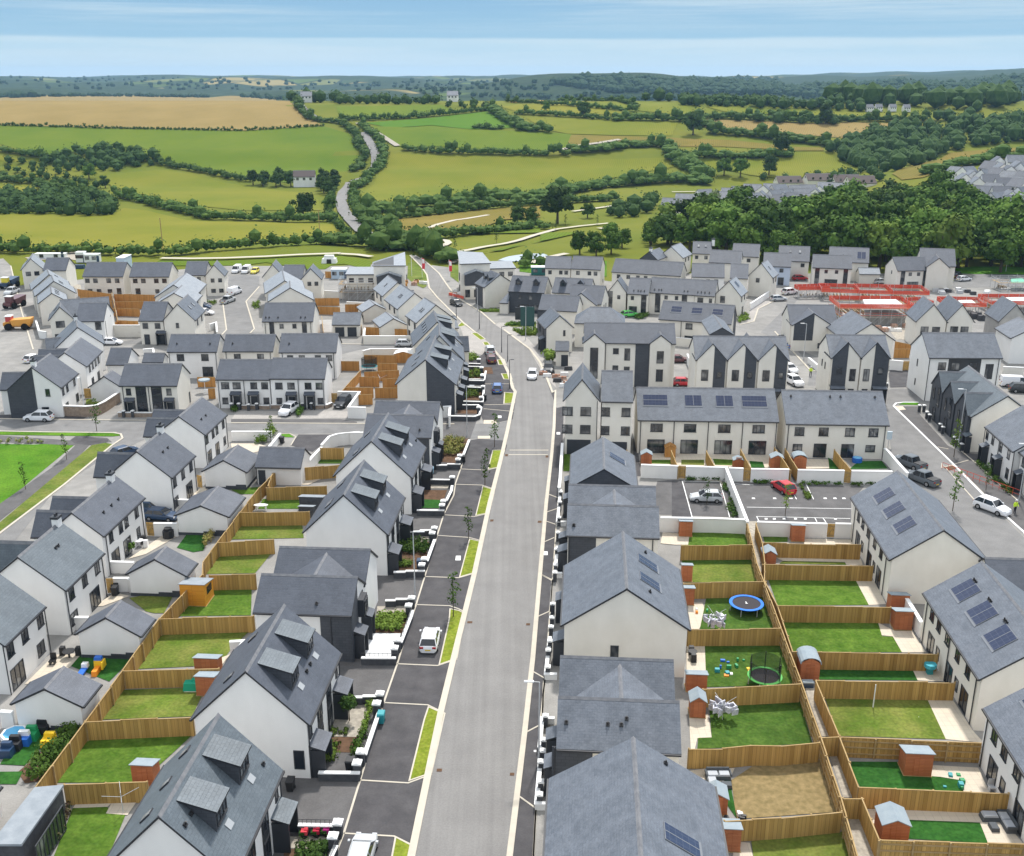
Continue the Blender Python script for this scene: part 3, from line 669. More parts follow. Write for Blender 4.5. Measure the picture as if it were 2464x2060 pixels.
def sides(L, W, M=Matrix.Identity(4)):
    return {'R': M @ Matrix.Translation((0, -W/2, 0)), 'L': M @ Matrix.Translation((0, W/2, 0)) @ Matrix.Rotation(pi, 4, 'Z'),
            'A': M @ Matrix.Translation((-L/2, 0, 0)) @ Matrix.Rotation(-pi/2, 4, 'Z'), 'B': M @ Matrix.Translation((L/2, 0, 0)) @ Matrix.Rotation(pi/2, 4, 'Z')}
PART_CACHE = {}
def shared(key, name, fn, mats):
    if key not in PART_CACHE:
        b = MB(); fn(b); PART_CACHE[key] = b.mesh(name, mats)
    return PART_CACHE[key]
HOUSES = {}
def feats(root, fs, L, W, ze, zr, far, wallm, roofm):
    S = sides(L, W); s = (zr-ze)/(W/2); top = zr+.13; ang = math.atan(s)
    def slope_m(side, u, frac):
        """frame lying on the roof slope; frac 0 at the ridge, 1 at the eave"""
        d = frac*(W/2); sg = -1 if side == 'R' else 1
        base = Matrix.Translation((0, sg*d, top-s*d)) @ (Matrix.Identity(4) if side == 'R' else Matrix.Rotation(pi, 4, 'Z'))
        return base @ Matrix.Translation((u, 0, 0)) @ Matrix.Rotation(ang, 4, 'X')
    for tok in fs.split():
        p = tok.split(':'); k = p[0]
        if k in ('R', 'L', 'A', 'B') or (k[0] in 'RLAB' and k[1:2] in '+'):
            off = float(k[2:]) if '+' in k else 0.0; k = k[0]
            us, z = p[1].split('@'); wd, ht = map(float, p[2].split('x')); kind = p[3] if len(p) > 3 else 'w'
            for u in us.split(','):
                if kind in 'dg': slab_door(root, S[k], float(u), wd, ht, kind, off=off)
                else: put_win(root, S[k], float(u), float(z), wd, ht, kind, far, off)
        elif k == 'PV':
            wd, ht = map(float, p[3].split('x')); fr = float(p[4]) if len(p) > 4 else .45
            def mk(b):
                b.box(-wd/2-.05, wd/2+.05, -ht/2-.05, ht/2+.05, .02, .07, 0); b.box(-wd/2, wd/2, -ht/2, ht/2, .07, .085, 1)
                b.box(-wd/2, wd/2, -.03, .03, .085, .095, 0) if wd/ht > 1.35 else b.box(-.03, .03, -ht/2, ht/2, .085, .095, 0)
                b.box(-wd/2-.1, wd/2+.1, -ht/2-.22, -ht/2-.05, .0, .05, 0)
            me = shared(('pv', wd, ht), 'solar_panel', mk, [mat('panel_frame', (.20, .21, .23), .4, .4), pv_m])
            for u in p[2].split(','):
                o = link('solar_panel', me, root); o.matrix_local = slope_m(p[1], float(u), fr)
        elif k == 'RL':
            def mk(b): b.box(-.32, .32, -.5, .5, .0, .10, 0); b.box(-.25, .25, -.42, .42, .10, .115, 1)
            me = shared('rl', 'rooflight', mk, [frame_m, glass_l])
            for u in p[2].split(','):
                o = link('rooflight', me, root); o.matrix_local = slope_m(p[1], float(u), float(p[3]) if len(p) > 3 else .5)
        elif k == 'VT':
            me = shared('vt', 'roof_vent', lambda b: (b.box(-.14, .14, -.14, .14, 0, .12), b.tube((0, 0, .1), (0, .12, .28), .06)), black_m)
            for u in p[2].split(','):
                o = link('roof_vent', me, root); o.matrix_local = slope_m(p[1], float(u), float(p[3]) if len(p) > 3 else .3)
        elif k == 'CH':
            zt = top+1.0
            def mk(b): b.box(-.42, .42, -.33, .33, -1.0, .75, 0); b.box(-.5, .5, -.41, .41, .75, 1.0, 1); b.tube((-.18, 0, 1.), (-.18, 0, 1.3), .11, mi=1); b.tube((.18, 0, 1.), (.18, 0, 1.3), .11, mi=1)
            o = link('chimney', shared('ch', 'chimney', mk, [bwhite, frame_m]), root, (float(p[1]), 0, top-.1))
        elif k == 'DP':
            key = ('dp', round(ze, 2))
            me = shared(key, 'downpipe', lambda b: b.tube((0, -.09, .05), (0, -.09, ze-.1), .055, n=6), frame_m)
            for u in p[2].split(','): o = link('downpipe', me, root); o.matrix_local = S[p[1]] @ Matrix.Translation((float(u), 0, 0))
        elif k == 'PO':
            # porch canopy: slate pent roof on dark posts
            wd = float(p[3]) if len(p) > 3 else 2.0; dep = float(p[4]) if len(p) > 4 else 1.1
            def mk(b):
                b.hexa([(-wd/2, -dep, 2.45), (wd/2, -dep, 2.45), (wd/2, 0, 2.75), (-wd/2, 0, 2.75), (-wd/2, -dep, 2.55), (wd/2, -dep, 2.55), (wd/2, 0, 2.95), (-wd/2, 0, 2.95)], 1, top=0)
                for x in (-wd/2+.12, wd/2-.12): b.box(x-.07, x+.07, -dep+.08, -.0, 0, 2.5, 1)
                b.box(-.5, .5, -.06, 0, 0, 2.1, 1)
            me = shared(('po', wd, dep, roofm.name), 'porch', mk, [roofm, frame_m])
            for u in p[2].split(','): o = link('porch', me, root); o.matrix_local = S[p[1]] @ Matrix.Translation((float(u), 0, 0))
        elif k == 'CL':
            # dark slate cladding laid over part of a gable (or an eave wall), clipped under the roof
            u0, u1 = map(float, p[2].split(',')); z0 = float(p[3]) if len(p) > 3 else .0; z1 = float(p[4]) if len(p) > 4 else 99
            off = float(p[5]) if len(p) > 5 else .05
            def zt(u): return min(z1, (zr-s*abs(u)-.08) if p[1] in 'AB' else ze-.05)
            us = sorted({u0, u1} | ({0.} if u0 < 0 < u1 else set()))
            poly = [(u0, z0), (u1, z0)] + [(u, zt(u)) for u in reversed(us)]
            b = MB(); b.prism(poly, 'y', -off, .0); o = build(b, 'cladding', clad, root); o.matrix_local = S[p[1]]
        elif k == 'PN':
            # flat dark bay panel behind windows on an eave wall: u, z0,z1, width
            u, z0, z1, wd = float(p[2]), float(p[3]), float(p[4]), float(p[5]); off = float(p[6]) if len(p) > 6 else .04
            b = MB(); b.box(u-wd/2, u+wd/2, -off, 0, z0, z1); o = build(b, 'bay_panel', frame_m, root); o.matrix_local = S[p[1]]
        elif k == 'DM':
            # flat-topped metal dormer with a pitched lead roof and a window in its cheek front
            for u in p[2].split(','):
                wd = 2.3; d_out = W/2*.66; d_in = W/2*.22; zb = top-s*d_out; zt = top-s*d_in*.6
                b = MB(); zf = zb+1.55; zbk = zt+.1
                b.prism([(-d_out, zb-.1), (-d_out, zf), (-d_in*.5, zbk), (-d_in*.5, zb-.1)], 'x', -wd/2+.12, wd/2-.12, 1)
                b.hexa([(-wd/2-.05, -d_out-.22, zf-.02), (wd/2+.05, -d_out-.22, zf-.02), (wd/2+.05, -d_in*.4, zbk), (-wd/2-.05, -d_in*.4, zbk),
                        (-wd/2-.05, -d_out-.22, zf+.13), (wd/2+.05, -d_out-.22, zf+.13), (wd/2+.05, -d_in*.4, zbk+.14), (-wd/2-.05, -d_in*.4, zbk+.14)], 2, top=0)
                Mx = (Matrix.Identity(4) if p[1] == 'R' else Matrix.Rotation(pi, 4, 'Z')) @ Matrix.Translation((float(u), 0, 0))
                o = build(b, 'dormer', [slate_g, clad, fascia], root); o.matrix_local = Mx
                put_win(o, Matrix.Translation((0, -d_out, 0)), 0, (zb+zf)/2+.12, 1.7, 1.05, 'w', far)
                # small lead apron below
                a = MB(); a.box(-.35, .35, -.55, .0, .02, .05); oo = build(a, 'flashing', mat('lead', (.36, .38, .40), .6, .3), o)
                oo.matrix_local = Matrix.Translation((.2, -d_out-.15, top-s*(d_out+.15))) @ Matrix.Rotation(ang, 4, 'X')
        elif k == 'GD':
            # little gabled dormer
            for u in p[2].split(','):
                d = W/2*.62; zb = top-s*d; Mx = (Matrix.Identity(4) if p[1] == 'R' else Matrix.Rotation(pi, 4, 'Z')) @ Matrix.Translation((float(u), 0, 0))
                b = MB(); b.prism([(-.6, zb-.1), (.6, zb-.1), (.6, zb+.9), (0, zb+1.6), (-.6, zb+.9)], 'y', -d, -d+1.8, 1)
                for sg in (-1, 1): b.hexa([(0, -d-.15, zb+1.62), (sg*.8, -d-.15, zb+.74), (sg*.8, -d+2, zb+.74), (0, -d+2.2, zb+1.62), (0, -d-.15, zb+1.74), (sg*.8, -d-.15, zb+.86), (sg*.8, -d+2, zb+.86), (0, -d+2.2, zb+1.74)], 0)
                o = build(b, 'dormer', [roofm, clad], root); o.matrix_local = Mx
                put_win(o, Matrix.Translation((0, -d, 0)), 0, zb+.45, .8, .8, 'w', far)
        elif k == 'CG':
            # cross gable: side, u, width, outward step, drop of its ridge below the main ridge [, wall]
            u, wd, outw = float(p[2]), float(p[3]), float(p[4]); zrw = zr-float(p[5]); wm = {'c': cream, 'w': white, 'd': clad}.get(p[6] if len(p) > 6 else '', wallm)
            zew = float(p[7]) if len(p) > 7 else ze+.02
            Lw = W/2+outw; sg = -1 if p[1] == 'R' else 1; x = u*(1 if p[1] == 'R' else -1)
            gable_body(root, Lw, wd, zew, zrw, wm, roofm, x, sg*Lw/2, pi/2, oh=.2, og=.12)
        elif k == 'GCL':
            # dark half of a cross gable: side,u,width,out,drop,u0,u1,z0
            u, wd, outw = float(p[2]), float(p[3]), float(p[4]); zrw = zr-float(p[5]); u0, u1 = map(float, p[6].split(',')); z0 = float(p[7]) if len(p) > 7 else 0.
            sl = (zrw-ze)/(wd/2); us = sorted({u0, u1} | ({0.} if u0 < 0 < u1 else set()))
            b = MB(); b.prism([(u+u0, z0), (u+u1, z0)] + [(u+q, zrw-sl*abs(q)-.08) for q in reversed(us)], 'y', -outw-.05, -outw)
            o = build(b, 'cladding', clad, root); o.matrix_local = S[p[1]]
        elif k == 'WG':
            # lower wing on an eave side with its ridge square to the main one: side,u,width,length,eave,ridge
            u, wd, ln, zew, zrw = map(float, p[2:7]); sg = -1 if p[1] == 'R' else 1; x = u*(1 if p[1] == 'R' else -1)
            gable_body(root, ln+W/2, wd, zew, zrw, wallm, roofm, x, sg*(ln+W/2)/2, pi/2, wname='wing_wall', rname='wing_roof')
        elif k == 'SIDE':
            # body butted to the gable end B, ridge continuing: length, eave drop, width scale
            pass
def make_house(name, label, cx, cy, heading, L, W, ze, zr, wallm, roofm, fs, cat='house', group=None, hipA=0., hipB=0., z=0.):
    rz = pi/2-heading
    root = empty(name, (cx, cy, z), rz, label, cat, group)
    far = hypot(cx, cy) > 225
    gable_body(root, L, W, ze, zr, wallm, roofm, hipA=hipA, hipB=hipB)
    feats(root, fs, L, W, ze, zr, far, wallm, roofm)
    HOUSES[label] = (root, L, W, ze, zr)
    return root
def snap(hd):
    d = math.degrees(hd) % 180
    for base in (4.1, 94.1):
        if abs(d-base) < 5.5: return radians(base)+(pi if math.degrees(hd) % 360 >= 180 else 0.)
    return hd
def E_(name, label, el, er, rp, wallm=cream, roofm=slate, fs='', ze=5.0, pitch=35., hw=None, hd=None, cat='house', group=None, hipA=0., hipB=0., trim=0.):
    """house whose near eave is in view: eave ends el, er and a point rp on the ridge line"""
    a, b = P1(el, ze), P1(er, ze); d = (b-a).xy; heading = atan2(d.x, d.y); heading = snap(heading) if hd is None else radians(hd)
    L = d.length; m = (a+b)/2; dr = Vector((sin(heading), cos(heading))); nv = Vector((-dr.y, dr.x))
    if nv.y < 0 and abs(nv.y) > .3: nv = -nv; 
    tp = tan(radians(pitch)); c, x, y = rp.split(); py = pxy(c, float(x), float(y))[1]; px = pxy(c, float(x), float(y))[0]
    if hw is None:
        def ry(h):
            # ridge point on the pixel column of rp
            best = None
            for t in (-L/2, L/2):
                q = (m.x+nv.x*h+dr.x*t, m.y+nv.y*h+dr.y*t, ze+tp*h); best = (best or []) + [project(q)]
            (x0, y0), (x1, y1) = best; f = (px-x0)/(x1-x0) if abs(x1-x0) > 2 else .5
            return y0+(y1-y0)*f
        lo, hi = 1.2, 9.
        for _ in range(40):
            mid = (lo+hi)/2
            if ry(mid) > py: lo = mid
            else: hi = mid
        hw = lo
    zr = ze+tp*hw; oh = .28; W = 2*(hw-oh); cpt = m.xy+nv*hw
    slope = tp; zew = ze+slope*oh-.13+.0
    zr2 = zew+slope*W/2
    # heading so that local -Y faces the given eave
    hdg = atan2(-nv.y, nv.x) if False else heading
    if nv.dot(Vector((-dr.y, dr.x))) < 0: hdg = heading+pi
    return make_house(name, label, cpt.x, cpt.y, hdg, L-.28, W, zew, zr2, wallm, roofm, fs, cat, group, hipA, hipB)
def G_(name, label, apex, eave, back, wallm=cream, roofm=slate, fs='', ze=5.0, hd=None, cat='house', group=None, L=None, hw=None, zr=None, hipA=0., hipB=0.):
    """house whose gable faces the camera: apex and one eave corner of the gable, and the far end of the ridge"""
    e = P1(eave, ze); c, x, y = apex.split(); ax, ay = pxy(c, float(x), float(y))
    heading = radians(4.1 if hd is None else hd)
    dr = Vector((sin(heading), cos(heading))); rt = Vector((dr.y, -dr.x))
    ex, ey = pxy(*[q if i == 0 else float(q) for i, q in enumerate(eave.split())])
    sg = -1 if ex > ax else 1          # apex lies towards -right when the eave is on the right
    lo, hi = .8, 9.
    def solve(h):
        q = e.xy+rt*(sg*h); d = ray(ax, ay)
        # ridge height so that the apex falls on the pixel row
        z0, z1 = ze-1, ze+9
        for _ in range(40):
            zm = (z0+z1)/2
            if project((q.x, q.y, zm))[1] > ay: z0 = zm
            else: z1 = zm
        return q, z0, project((q.x, q.y, z0))[0]
    if hw is None:
        for _ in range(40):
            mid = (lo+hi)/2; q, zz, xx = solve(mid)
            if (xx-ax)*sg < 0: lo = mid
            else: hi = mid
        hw = lo
    q, zz, xx = solve(hw)
    if zr is not None: zz = zr
    if L is None:
        c, x, y = back.split(); by = pxy(c, float(x), float(y))[1]; lo, hi = 1., 40.
        for _ in range(40):
            mid = (lo+hi)/2
            if project((q.x+dr.x*mid, q.y+dr.y*mid, zz))[1] > by: lo = mid
            else: hi = mid
        L = lo
    oh = .28; W = 2*(hw-oh); slope = (zz-ze)/hw; zew = ze+slope*oh-.13; zr2 = zew+slope*W/2
    cpt = q+dr*(L/2)
    return make_house(name, label, cpt.x, cpt.y, heading, L-.28, W, zew, zr2, wallm, roofm, fs, cat, group, hipA, hipB)
# ------------------------------------------------------------------ the houses, street by street
FR = 'PN:R:-1.5:0:4.9:1.5 PN:R:1.5:0:4.9:1.5 R+0.05:-1.5,1.5@3.9:1.2x1.7:v R+0.05:-1.5,1.5@1.3:1.2x1.9:v R:-4.3,4.3@3.9:.7x1.2 PO:R:-3.9,3.9:2.4:1.3 DP:R:-5.1,5.1'
G_('terraced_house', 'gabled house with two grey dormers nearest the camera at the bottom edge of the street', 'A 955 1515', 'A 1415 1898', 'A 1325 895', white, slate_g, 'DM:R:-2.3,2.3 RL:L:-3.4,0,3.2:.45 VT:R:-4.6,-3.6:.3 VT:R:4.4:.8 '+FR)
G_('terraced_house', 'gabled house with two dormers and a narrow window low in its white gable', 'A 1480 640', 'A 1870 965', 'A 1715 235', white, slate, 'DM:R:-2.4,2.2 RL:L:-3.2,3.:.5 VT:R:-.2,.9:.72 A:3.6@1.7:.85x1.7:v '+FR)
def double_pile(label, front, rear, eave, corner, wallm, roofm, Wf, Wr, dark, fs, gap, Lx, rear_label=None):
    """two parallel roofs joined by a short link roof: one building"""
    r = E_('terraced_house', label, front[0], front[1], eave, wallm, roofm, fs, hw=Wf)
    root, L, W, ze, zr = HOUSES[label]
    y = gap
    gable_body(root, L, 2*Wr, ze, zr, wallm, roofm, 0, y, 0., wname='rear_wall', rname='rear_roof')
    gable_body(root, y+.2, 6.4, ze+.3, zr-.35, wallm, roofm, .25, y/2, pi/2, wname='link_wall', rname='link_roof')
    return r
double_pile('double roofed house with a dark slate corner beside the near white car', ('A 1520 292', 'm 335 1497'), None, 'm 200 898', None, white, slate, 3.3, 3.0, 1,
            'CL:R:1.6,4.6 CL:B:-3.2,-.2 VT:R:1.2:.8 PN:B:.6:3.2:5.:1.7:.6 B+.65:.6@4.1:1.3x1.4 PO:B:-1.6:1.8 PO:B:1.8:1.6 B:1.6@4:.9x1.9:v DP:R:2.6', 6.1, 9.6)
G_('terraced_house', 'gabled house with paired dormers behind the near double roofed house', 'm 230 50', 'm 770 535', 'j 475 1130', white, slate, 'DM:R:-2.4,2.2 RL:L:-3.3,-2.6,2.6,3.3:.5 '+FR)
G_('terraced_house', 'gabled house with paired dormers facing the planted front garden of long grasses', 'j 565 905', 'j 1060 1350', 'j 770 565', white, slate, 'DM:R:-2.4,2.2 RL:L:-3.,3.4,4.:.5 VT:R:4.8:.8 '+FR)
double_pile('double roofed house with a slate side at the corner of the cross street', ('j 465 850', 'j 1290 868'), None, 'j 900 484', None, white, slate, 3.2, 3.0, 1,
            'CL:R:1.2,4.4 VT:R:3.0:.75 PN:B:.6:3.2:5.:1.7:.6 B+.65:.6@4.1:1.3x1.4 PO:B:-1.6:1.8 PO:B:1.6:1.6 B:1.6@4:.9x1.9:v', 6.3, 9.4)
G_('terraced_house', 'terraced house whose gable is half cream and half dark slate', 'c 1215 1375', 'c 1590 1680', 'c 1335 1085', cream, slate_b, 'CL:A:.1,4.6 DM:R:-3.5,2.5 RL:L:-4,0,4:.5 PO:R:-5.,-1.,4:2. R:-3,1,5@3.9:1.1x1.3', hd=2)
G_('terraced_house', 'stepped terraced house behind the half slate gable, middle of the bend terrace', 'c 1360 1085', 'c 1690 1390', 'c 1385 935', cream, slate_b, 'DM:R:0,2.5 RL:L:-2,2:.5 R:-3,2@3.9:1.1x1.3 PO:R:-2,2', hd=-4, hw=4.3)
G_('terraced_house', 'terraced house with rows of rooflights at the far end of the bend terrace', 'c 1360 920', 'c 1070 1210', 'c 1320 785', cream, slate_b, 'DM:R:-1,2.5 RL:L:-3,-1,1,3:.5 R:-3,2@3.9:1.1x1.3 WG:R:-2:3:1.6:3.6:5.6', hd=-8)
G_('terraced_house', 'cream gabled house with pale slates nearest the bend of the main road', 'c 1345 715', 'c 1590 895', 'c 1190 630', cream, slate_p, 'RL:L:0,1:.5 L:-2,2@3.9:1.1x1.2 L:-2,1@1.2:1.2x2.1:p DP:L:-3 WG:R:0:4:1.2:3:4.8', hd=-22)
G_('terraced_house', 'cream gabled house with pale slates, middle of three behind the small garages', 'c 1090 575', 'c 880 770', 'c 925 465', cream, slate_p, 'RL:L:0,1:.5 L:-2,2@3.9:1.1x1.2 L:-2,1@1.2:1.2x2.1:p WG:R:0:4:1.4:3:4.8', hd=-21)
G_('terraced_house', 'cream gabled house with pale slates beside the scaffolded block', 'c 885 445', 'c 700 615', 'c 770 360', cream, slate_p, 'RL:L:0:.5 L:-2,2@3.9:1.1x1.2 WG:R:0:4:1.4:3:4.8', hd=-20)
G_('garage', 'small pale slated garage beside the middle cream gabled house', 'c 690 710', 'c 775 780', 'c 615 650', cream, slate_p, '', ze=2.5, hd=-20, cat='garage', hw=3.0)
G_('garage', 'small pale slated garage beside the orange fenced yard', 'c 885 880', 'c 1005 960', 'c 790 800', cream, slate_p, '', ze=2.5, hd=-20, cat='garage', hw=3.0)
# detached houses on the lane at the left edge
NF = 'R:-2.8,0,2.8@3.95:1.05x1.3 R:-2.9@1.35:1.4x1.3 R:1.6@1.1:2.1x2.1:p DP:R:-3.9,3.9 '
G_('detached_house', 'white detached house cut off by the left edge of the picture', 'V -575 1420', 'V 60 1860', 'V -20 945', white, slate_g, 'R:-2.5,0,2.8@3.95:1.1x1.3 R:2.2@1.35:1.3x1.3 R:-2@1.1:2.2x2.1:p DP:R:-3.6,3.6')
G_('detached_house', 'white detached house with a patio door beside the wooden gate and bins', 'V 220 735', 'V 830 1160', 'V 770 285', white, slate_g, 'CH:3.6 VT:R:.2,.7:.35 WG:L:-1.2:3.4:3.1:4.6:7.3 '+NF)
G_('detached_house', 'white detached house overlooking the patio with potted shrubs and dark chairs', 'V 900 175', 'V 1310 475', 'D 690 625', white, slate, 'CH:4.2 VT:R:-2,0.,1.8:.6 WG:L:-1:3.4:2.4:4.6:6.6 WG:L:3:3.4:2.2:4.6:6.6 R:-3.4,-.9,.6,3.4@3.95:.95x1.2 R:-2.9,.2@1.1:1.9x2.1:p R:3.3@1.5:.9x1.2 DP:R:-4.7,4.7')
G_('detached_house', 'white detached house with a chimney whose side faces the twin garages', 'D 840 475', 'D 1060 640', 'D 1010 345', white, slate, 'CH:3.6 VT:R:-.4,1.2:.45 WG:L:.8:3.4:2.6:4.6:6.8 '+NF)
G_('detached_house', 'white detached house beside the cross street junction with a low front wing', 'D 1100 260', 'D 1265 375', 'D 1290 140', white, slate, 'VT:R:-1.5,.3:.6 WG:L:-1.6:3.4:2.8:4.6:6.4 WG:L:2.2:3.4:2.2:4.6:6.4 R:-3.5,-1,.6,3.3@3.95:.95x1.2 R:-3.,.2@1.1:1.5x2.1:p R:3.3@1.4:.9x1.2 DP:R:-4.4,4.4', L=9.2)
for lab, ap, ev, bk in (('white garage with grey roof above the shrub bed in the corner garden', 'A 265 745', 'A 500 855', 'A 375 610'),
                        ('white garage between the slide garden and the orange shed', 'A 635 315', 'A 850 430', 'A 725 210'),
                        ('white garage on a stepped grey plinth behind the patio with potted shrubs', 'D 950 1140', 'D 1150 1245', 'D 1035 1060'),
                        ('white garage with two dark blue cars parked beside it', 'D 1235 810', 'D 1410 880', 'D 1340 690'),
                        ('white garage joined to a second garage with a dark side door', 'D 1375 530', 'D 1520 605', 'D 1450 435')):
    r = G_('garage', lab, ap, ev, bk, white, slate, '', ze=2.6, cat='garage')
    _, L, W, ze, zr = HOUSES[lab]
    b = MB(); b.box(-L/2-.05, L/2+.05, -W/2-.05, W/2+.05, 0, .35)
    b.box(-L/2-.055, -L/2, -W/2, 0, .35, .55); b.box(-L/2-.055, -L/2, -W/2, -W/4, .55, .75)
    build(b, 'plinth', clad, r)
E_('garage', 'white garage with a dark side door behind the new timber fences', 'i 1060 1520', 'i 1620 1530', 'i 1400 1280', white, slate, 'R:-2.3@0:.95x2.05:d DP:R:-3', ze=2.6, cat='garage', hw=2.7)
E_('garage', 'grey roofed garage hidden beside the garden room at the bottom left edge', 'A -330 1530', 'A 125 1400', 'A -250 1290', white, slate, '', ze=2.6, cat='garage', hw=2.9, hd=4.1)
# the far left streets
G_('detached_house', 'house on the corner with a half dark slate gable and a chimney', 'a 375 1465', 'a 735 1715', 'a 600 1300', white, slate, 'CL:A:-4.3,.0 CH:-3.2 A:1.9@4.2:.7x1.2 A:1.2@.9:1.1x1.8:v R:-3,-1,2.5@4:.9x1.2 R:-2,3@1.2:1.2x1.3 WG:L:0:4:2.4:4.4:6.4', hd=-4)
G_('detached_house', 'white house with low front wings behind the half slate corner house', 'a 775 1290', 'a 1045 1460', 'a 950 1110', white, slate, 'R:-3,-1,1,3@4:.9x1.2 R:-2,2@1.1:1.4x2:p WG:L:-2.5:3.4:3.4:4.4:6.2 WG:L:2:3.4:3.:4.4:6.2', hd=-7, hw=3.4)
G_('detached_house', 'white gabled house with one dark upper window facing the corner house', 'a 930 985', 'a 1260 1190', 'a 870 880', white, slate_b, 'A:-.3@5.3:.8x1.3:v R:-2,2@4:1x1.2 CH:2.5 WG:L:0:3.4:1.6:4.:6', hd=-24)
G_('detached_house', 'cream house with a gable and rooflight beside the white yard wall', 'a 715 740', 'a 890 885', 'a 670 660', cream, slate_b, 'A:-.3@4:1.7x1.4 RL:L:0:.5 WG:R:1.4:7:7.2:5:8 A:-1@1.4:1.2x1.3', hd=-20)
E_('detached_house', 'cream wing house with a side window joined to the rooflight gable', 'a 900 925', 'a 1255 905', 'a 980 695', white, slate, 'R:1.5@3.9:1.2x1.6 DP:R:3', hd=84)
G_('terraced_house', 'narrow cream gabled terrace house with a long rooflight in its pale roof', 'a 620 575', 'a 815 675', 'a 585 490', cream, slate_p, 'RL:R:-2,0,2:.4 R:0@4:1x1.2', hd=-24)
G_('terraced_house', 'cream gabled terrace house beside the wide timber fenced gardens', 'a 645 430', 'a 915 575', 'a 600 360', cream, slate_p, 'RL:R:-1,1:.4', hd=-26)
G_('terraced_house', 'pale roofed terrace house stepping up behind the cream gables', 'a 590 350', 'a 850 500', 'a 550 285', cream, slate_p, 'RL:R:0:.4', hd=-26)
G_('detached_house', 'cream gabled house at the far corner of the unfinished street', 'a 365 160', 'a 520 285', 'a 340 95', cream, slate_p, 'RL:L:0:.5 A:-1,1@3.9:1.2x1.1', hd=-20)
E_('detached_house', 'grey roofed wing house beside the far corner gable and stacked materials', 'a 530 300', 'a 775 310', 'a 600 152', cream, slate, '', hd=87)
E_('semi_detached_house', 'cream pair of houses with eight dark windows above wide timber fences', 'a 975 385', 'a 1490 370', 'a 1200 205', cream, slate, 'R:-4,-2,1.3,3.4@3.9:1.1x1.1 R:-3.6,-1.4,1.3@1.3:1.1x1 R:3.6@1:1.1x2.1:p', hd=90)
E_('semi_detached_house', 'cream pair of houses with a red and white garden toy outside its door', 'a 1545 385', 'a 2040 375', 'a 1800 208', cream, slate, 'R:-3.6,-1.6,1.6,3.6@3.9:1.1x1.1 R:-3.2@1:1.2x2.1:p R:1.6,3.6@1.3:1x1', hd=89)
G_('detached_house', 'cream house with a gabled end facing the parked white vans', 'b 570 235', 'b 705 370', 'b 610 180', cream, slate_b, 'A:-.6,1.2@3.9:.9x1 A:-.6,1.3@1.3:1.1x1', hd=-8)
E_('detached_house', 'grey roofed wing joined to the gabled end by the parked vans', 'b 215 360', 'b 470 362', 'b 380 195', cream, slate, 'R:-1.,.9@3.9:.9x1.1 R:1.3@1.3:1x1', hd=88)
G_('terraced_house', 'pale ribbed roof terrace behind the wooden fences, nearest of its row', 'b 90 575', 'b 345 700', 'b 85 480', cream, slate_p, 'R:0@4:1x1.2', hd=-6)
G_('terraced_house', 'pale ribbed roof terrace, far end of the row beside the parked cars', 'b 85 475', 'b 345 620', 'b 100 330', cream, slate_p, 'R:0@4:1x1.2', hd=-6)
G_('detached_house', 'cream house with a small gable window beside the stub street', 'b 130 705', 'b 350 905', 'b 250 590', cream, slate_b, 'A:-.4@4:.6x1. RL:R:-1,2:.5 R:-2,2@4:.9x1.2', hd=-4)
E_('detached_house', 'grey roofed wing with two windows and a dark door joined to the small gable house', 'a 1660 912', 'a 1965 908', 'a 1800 680', cream, slate, 'R:-1.3,1.2@3.9:1.1x1.1 R:-1.2@0:1.1x2.1:d R:1.6@1:1.3x2.1:p PO:R:1.9', hd=90)
G_('detached_house', 'cream house with a peaked end behind the long ribbed terrace', 'b 1275 230', 'b 1155 385', 'b 1320 170', cream, slate_b, '', hd=-5)
E_('detached_house', 'long grey roof between two gables near the garden tent', 'b 1390 405', 'b 1640 405', 'b 1560 237', cream, slate, '', hd=90)
G_('detached_house', 'cream gable with two dark windows near the white garden dome', 'b 1735 280', 'b 1870 410', 'b 1770 220', cream, slate_b, 'A:-.5,1.2@3.9:.9x1', hd=-5)
G_('terraced_house', 'pale ribbed roof house with a blank cream gable above the grey roof', 'b 1490 510', 'b 1775 655', 'b 1425 428', cream, slate_p, '', hd=-12)
G_('terraced_house', 'pale ribbed roof house, far end of the row by the stub street', 'b 1425 425', 'b 1680 560', 'b 1335 300', cream, slate_p, '', hd=-14)
E_('semi_detached_house', 'cream pair with two tall dark door panels facing the back street', 'b 1145 925', 'b 1770 912', 'b 1450 692', cream, slate, 'R:-3.3,3.3@3.2:.95x3.4:v R:-1.3,1.3@4:.8x.9 R:-1.3,1.3@1.2:.9x1.1 VT:R:-4.5,-3.8,-2,2.6,3.5:.85 DP:R:-4.6,4.6', hd=89)
E_('garage', 'double garage with two dark doors beside the orange fences', 'c 90 958', 'c 432 958', 'c 265 810', cream, slate_b, 'R:-1.4,1.2@0:1.9x2:g', ze=2.6, cat='garage', hd=90)
E_('semi_detached_house', 'white pair of houses with an open dark patio door above the fenced yard', 'b 0 1288', 'b 612 1280', 'b 330 1072', white, slate, 'R:-2.2,2.2@3.9:1.3x1.2 R:2.5@1.1:1.9x2.1:p VT:R:-3,3:.6 DP:R:-4.2,4.2', hd=89.5)
E_('semi_detached_house', 'cream pair showing two dark windows between its taller white neighbours', 'b 670 1280', 'b 1287 1276', 'b 1000 1075', cream, slate, 'R:-2.,2.2@3.9:1.2x1.1 VT:R:-3:.6 DP:R:-4,4', hd=90)
E_('semi_detached_house', 'white pair with four dark upper windows at the right end of its row', 'b 1348 1292', 'b 2047 1288', 'b 1700 1062', white, slate, 'R:-3.2,-1.1,1.8,3.8@3.9:1.1x1 VT:R:-3.5:.6 DP:R:-4.6,4.6', hd=89.5)
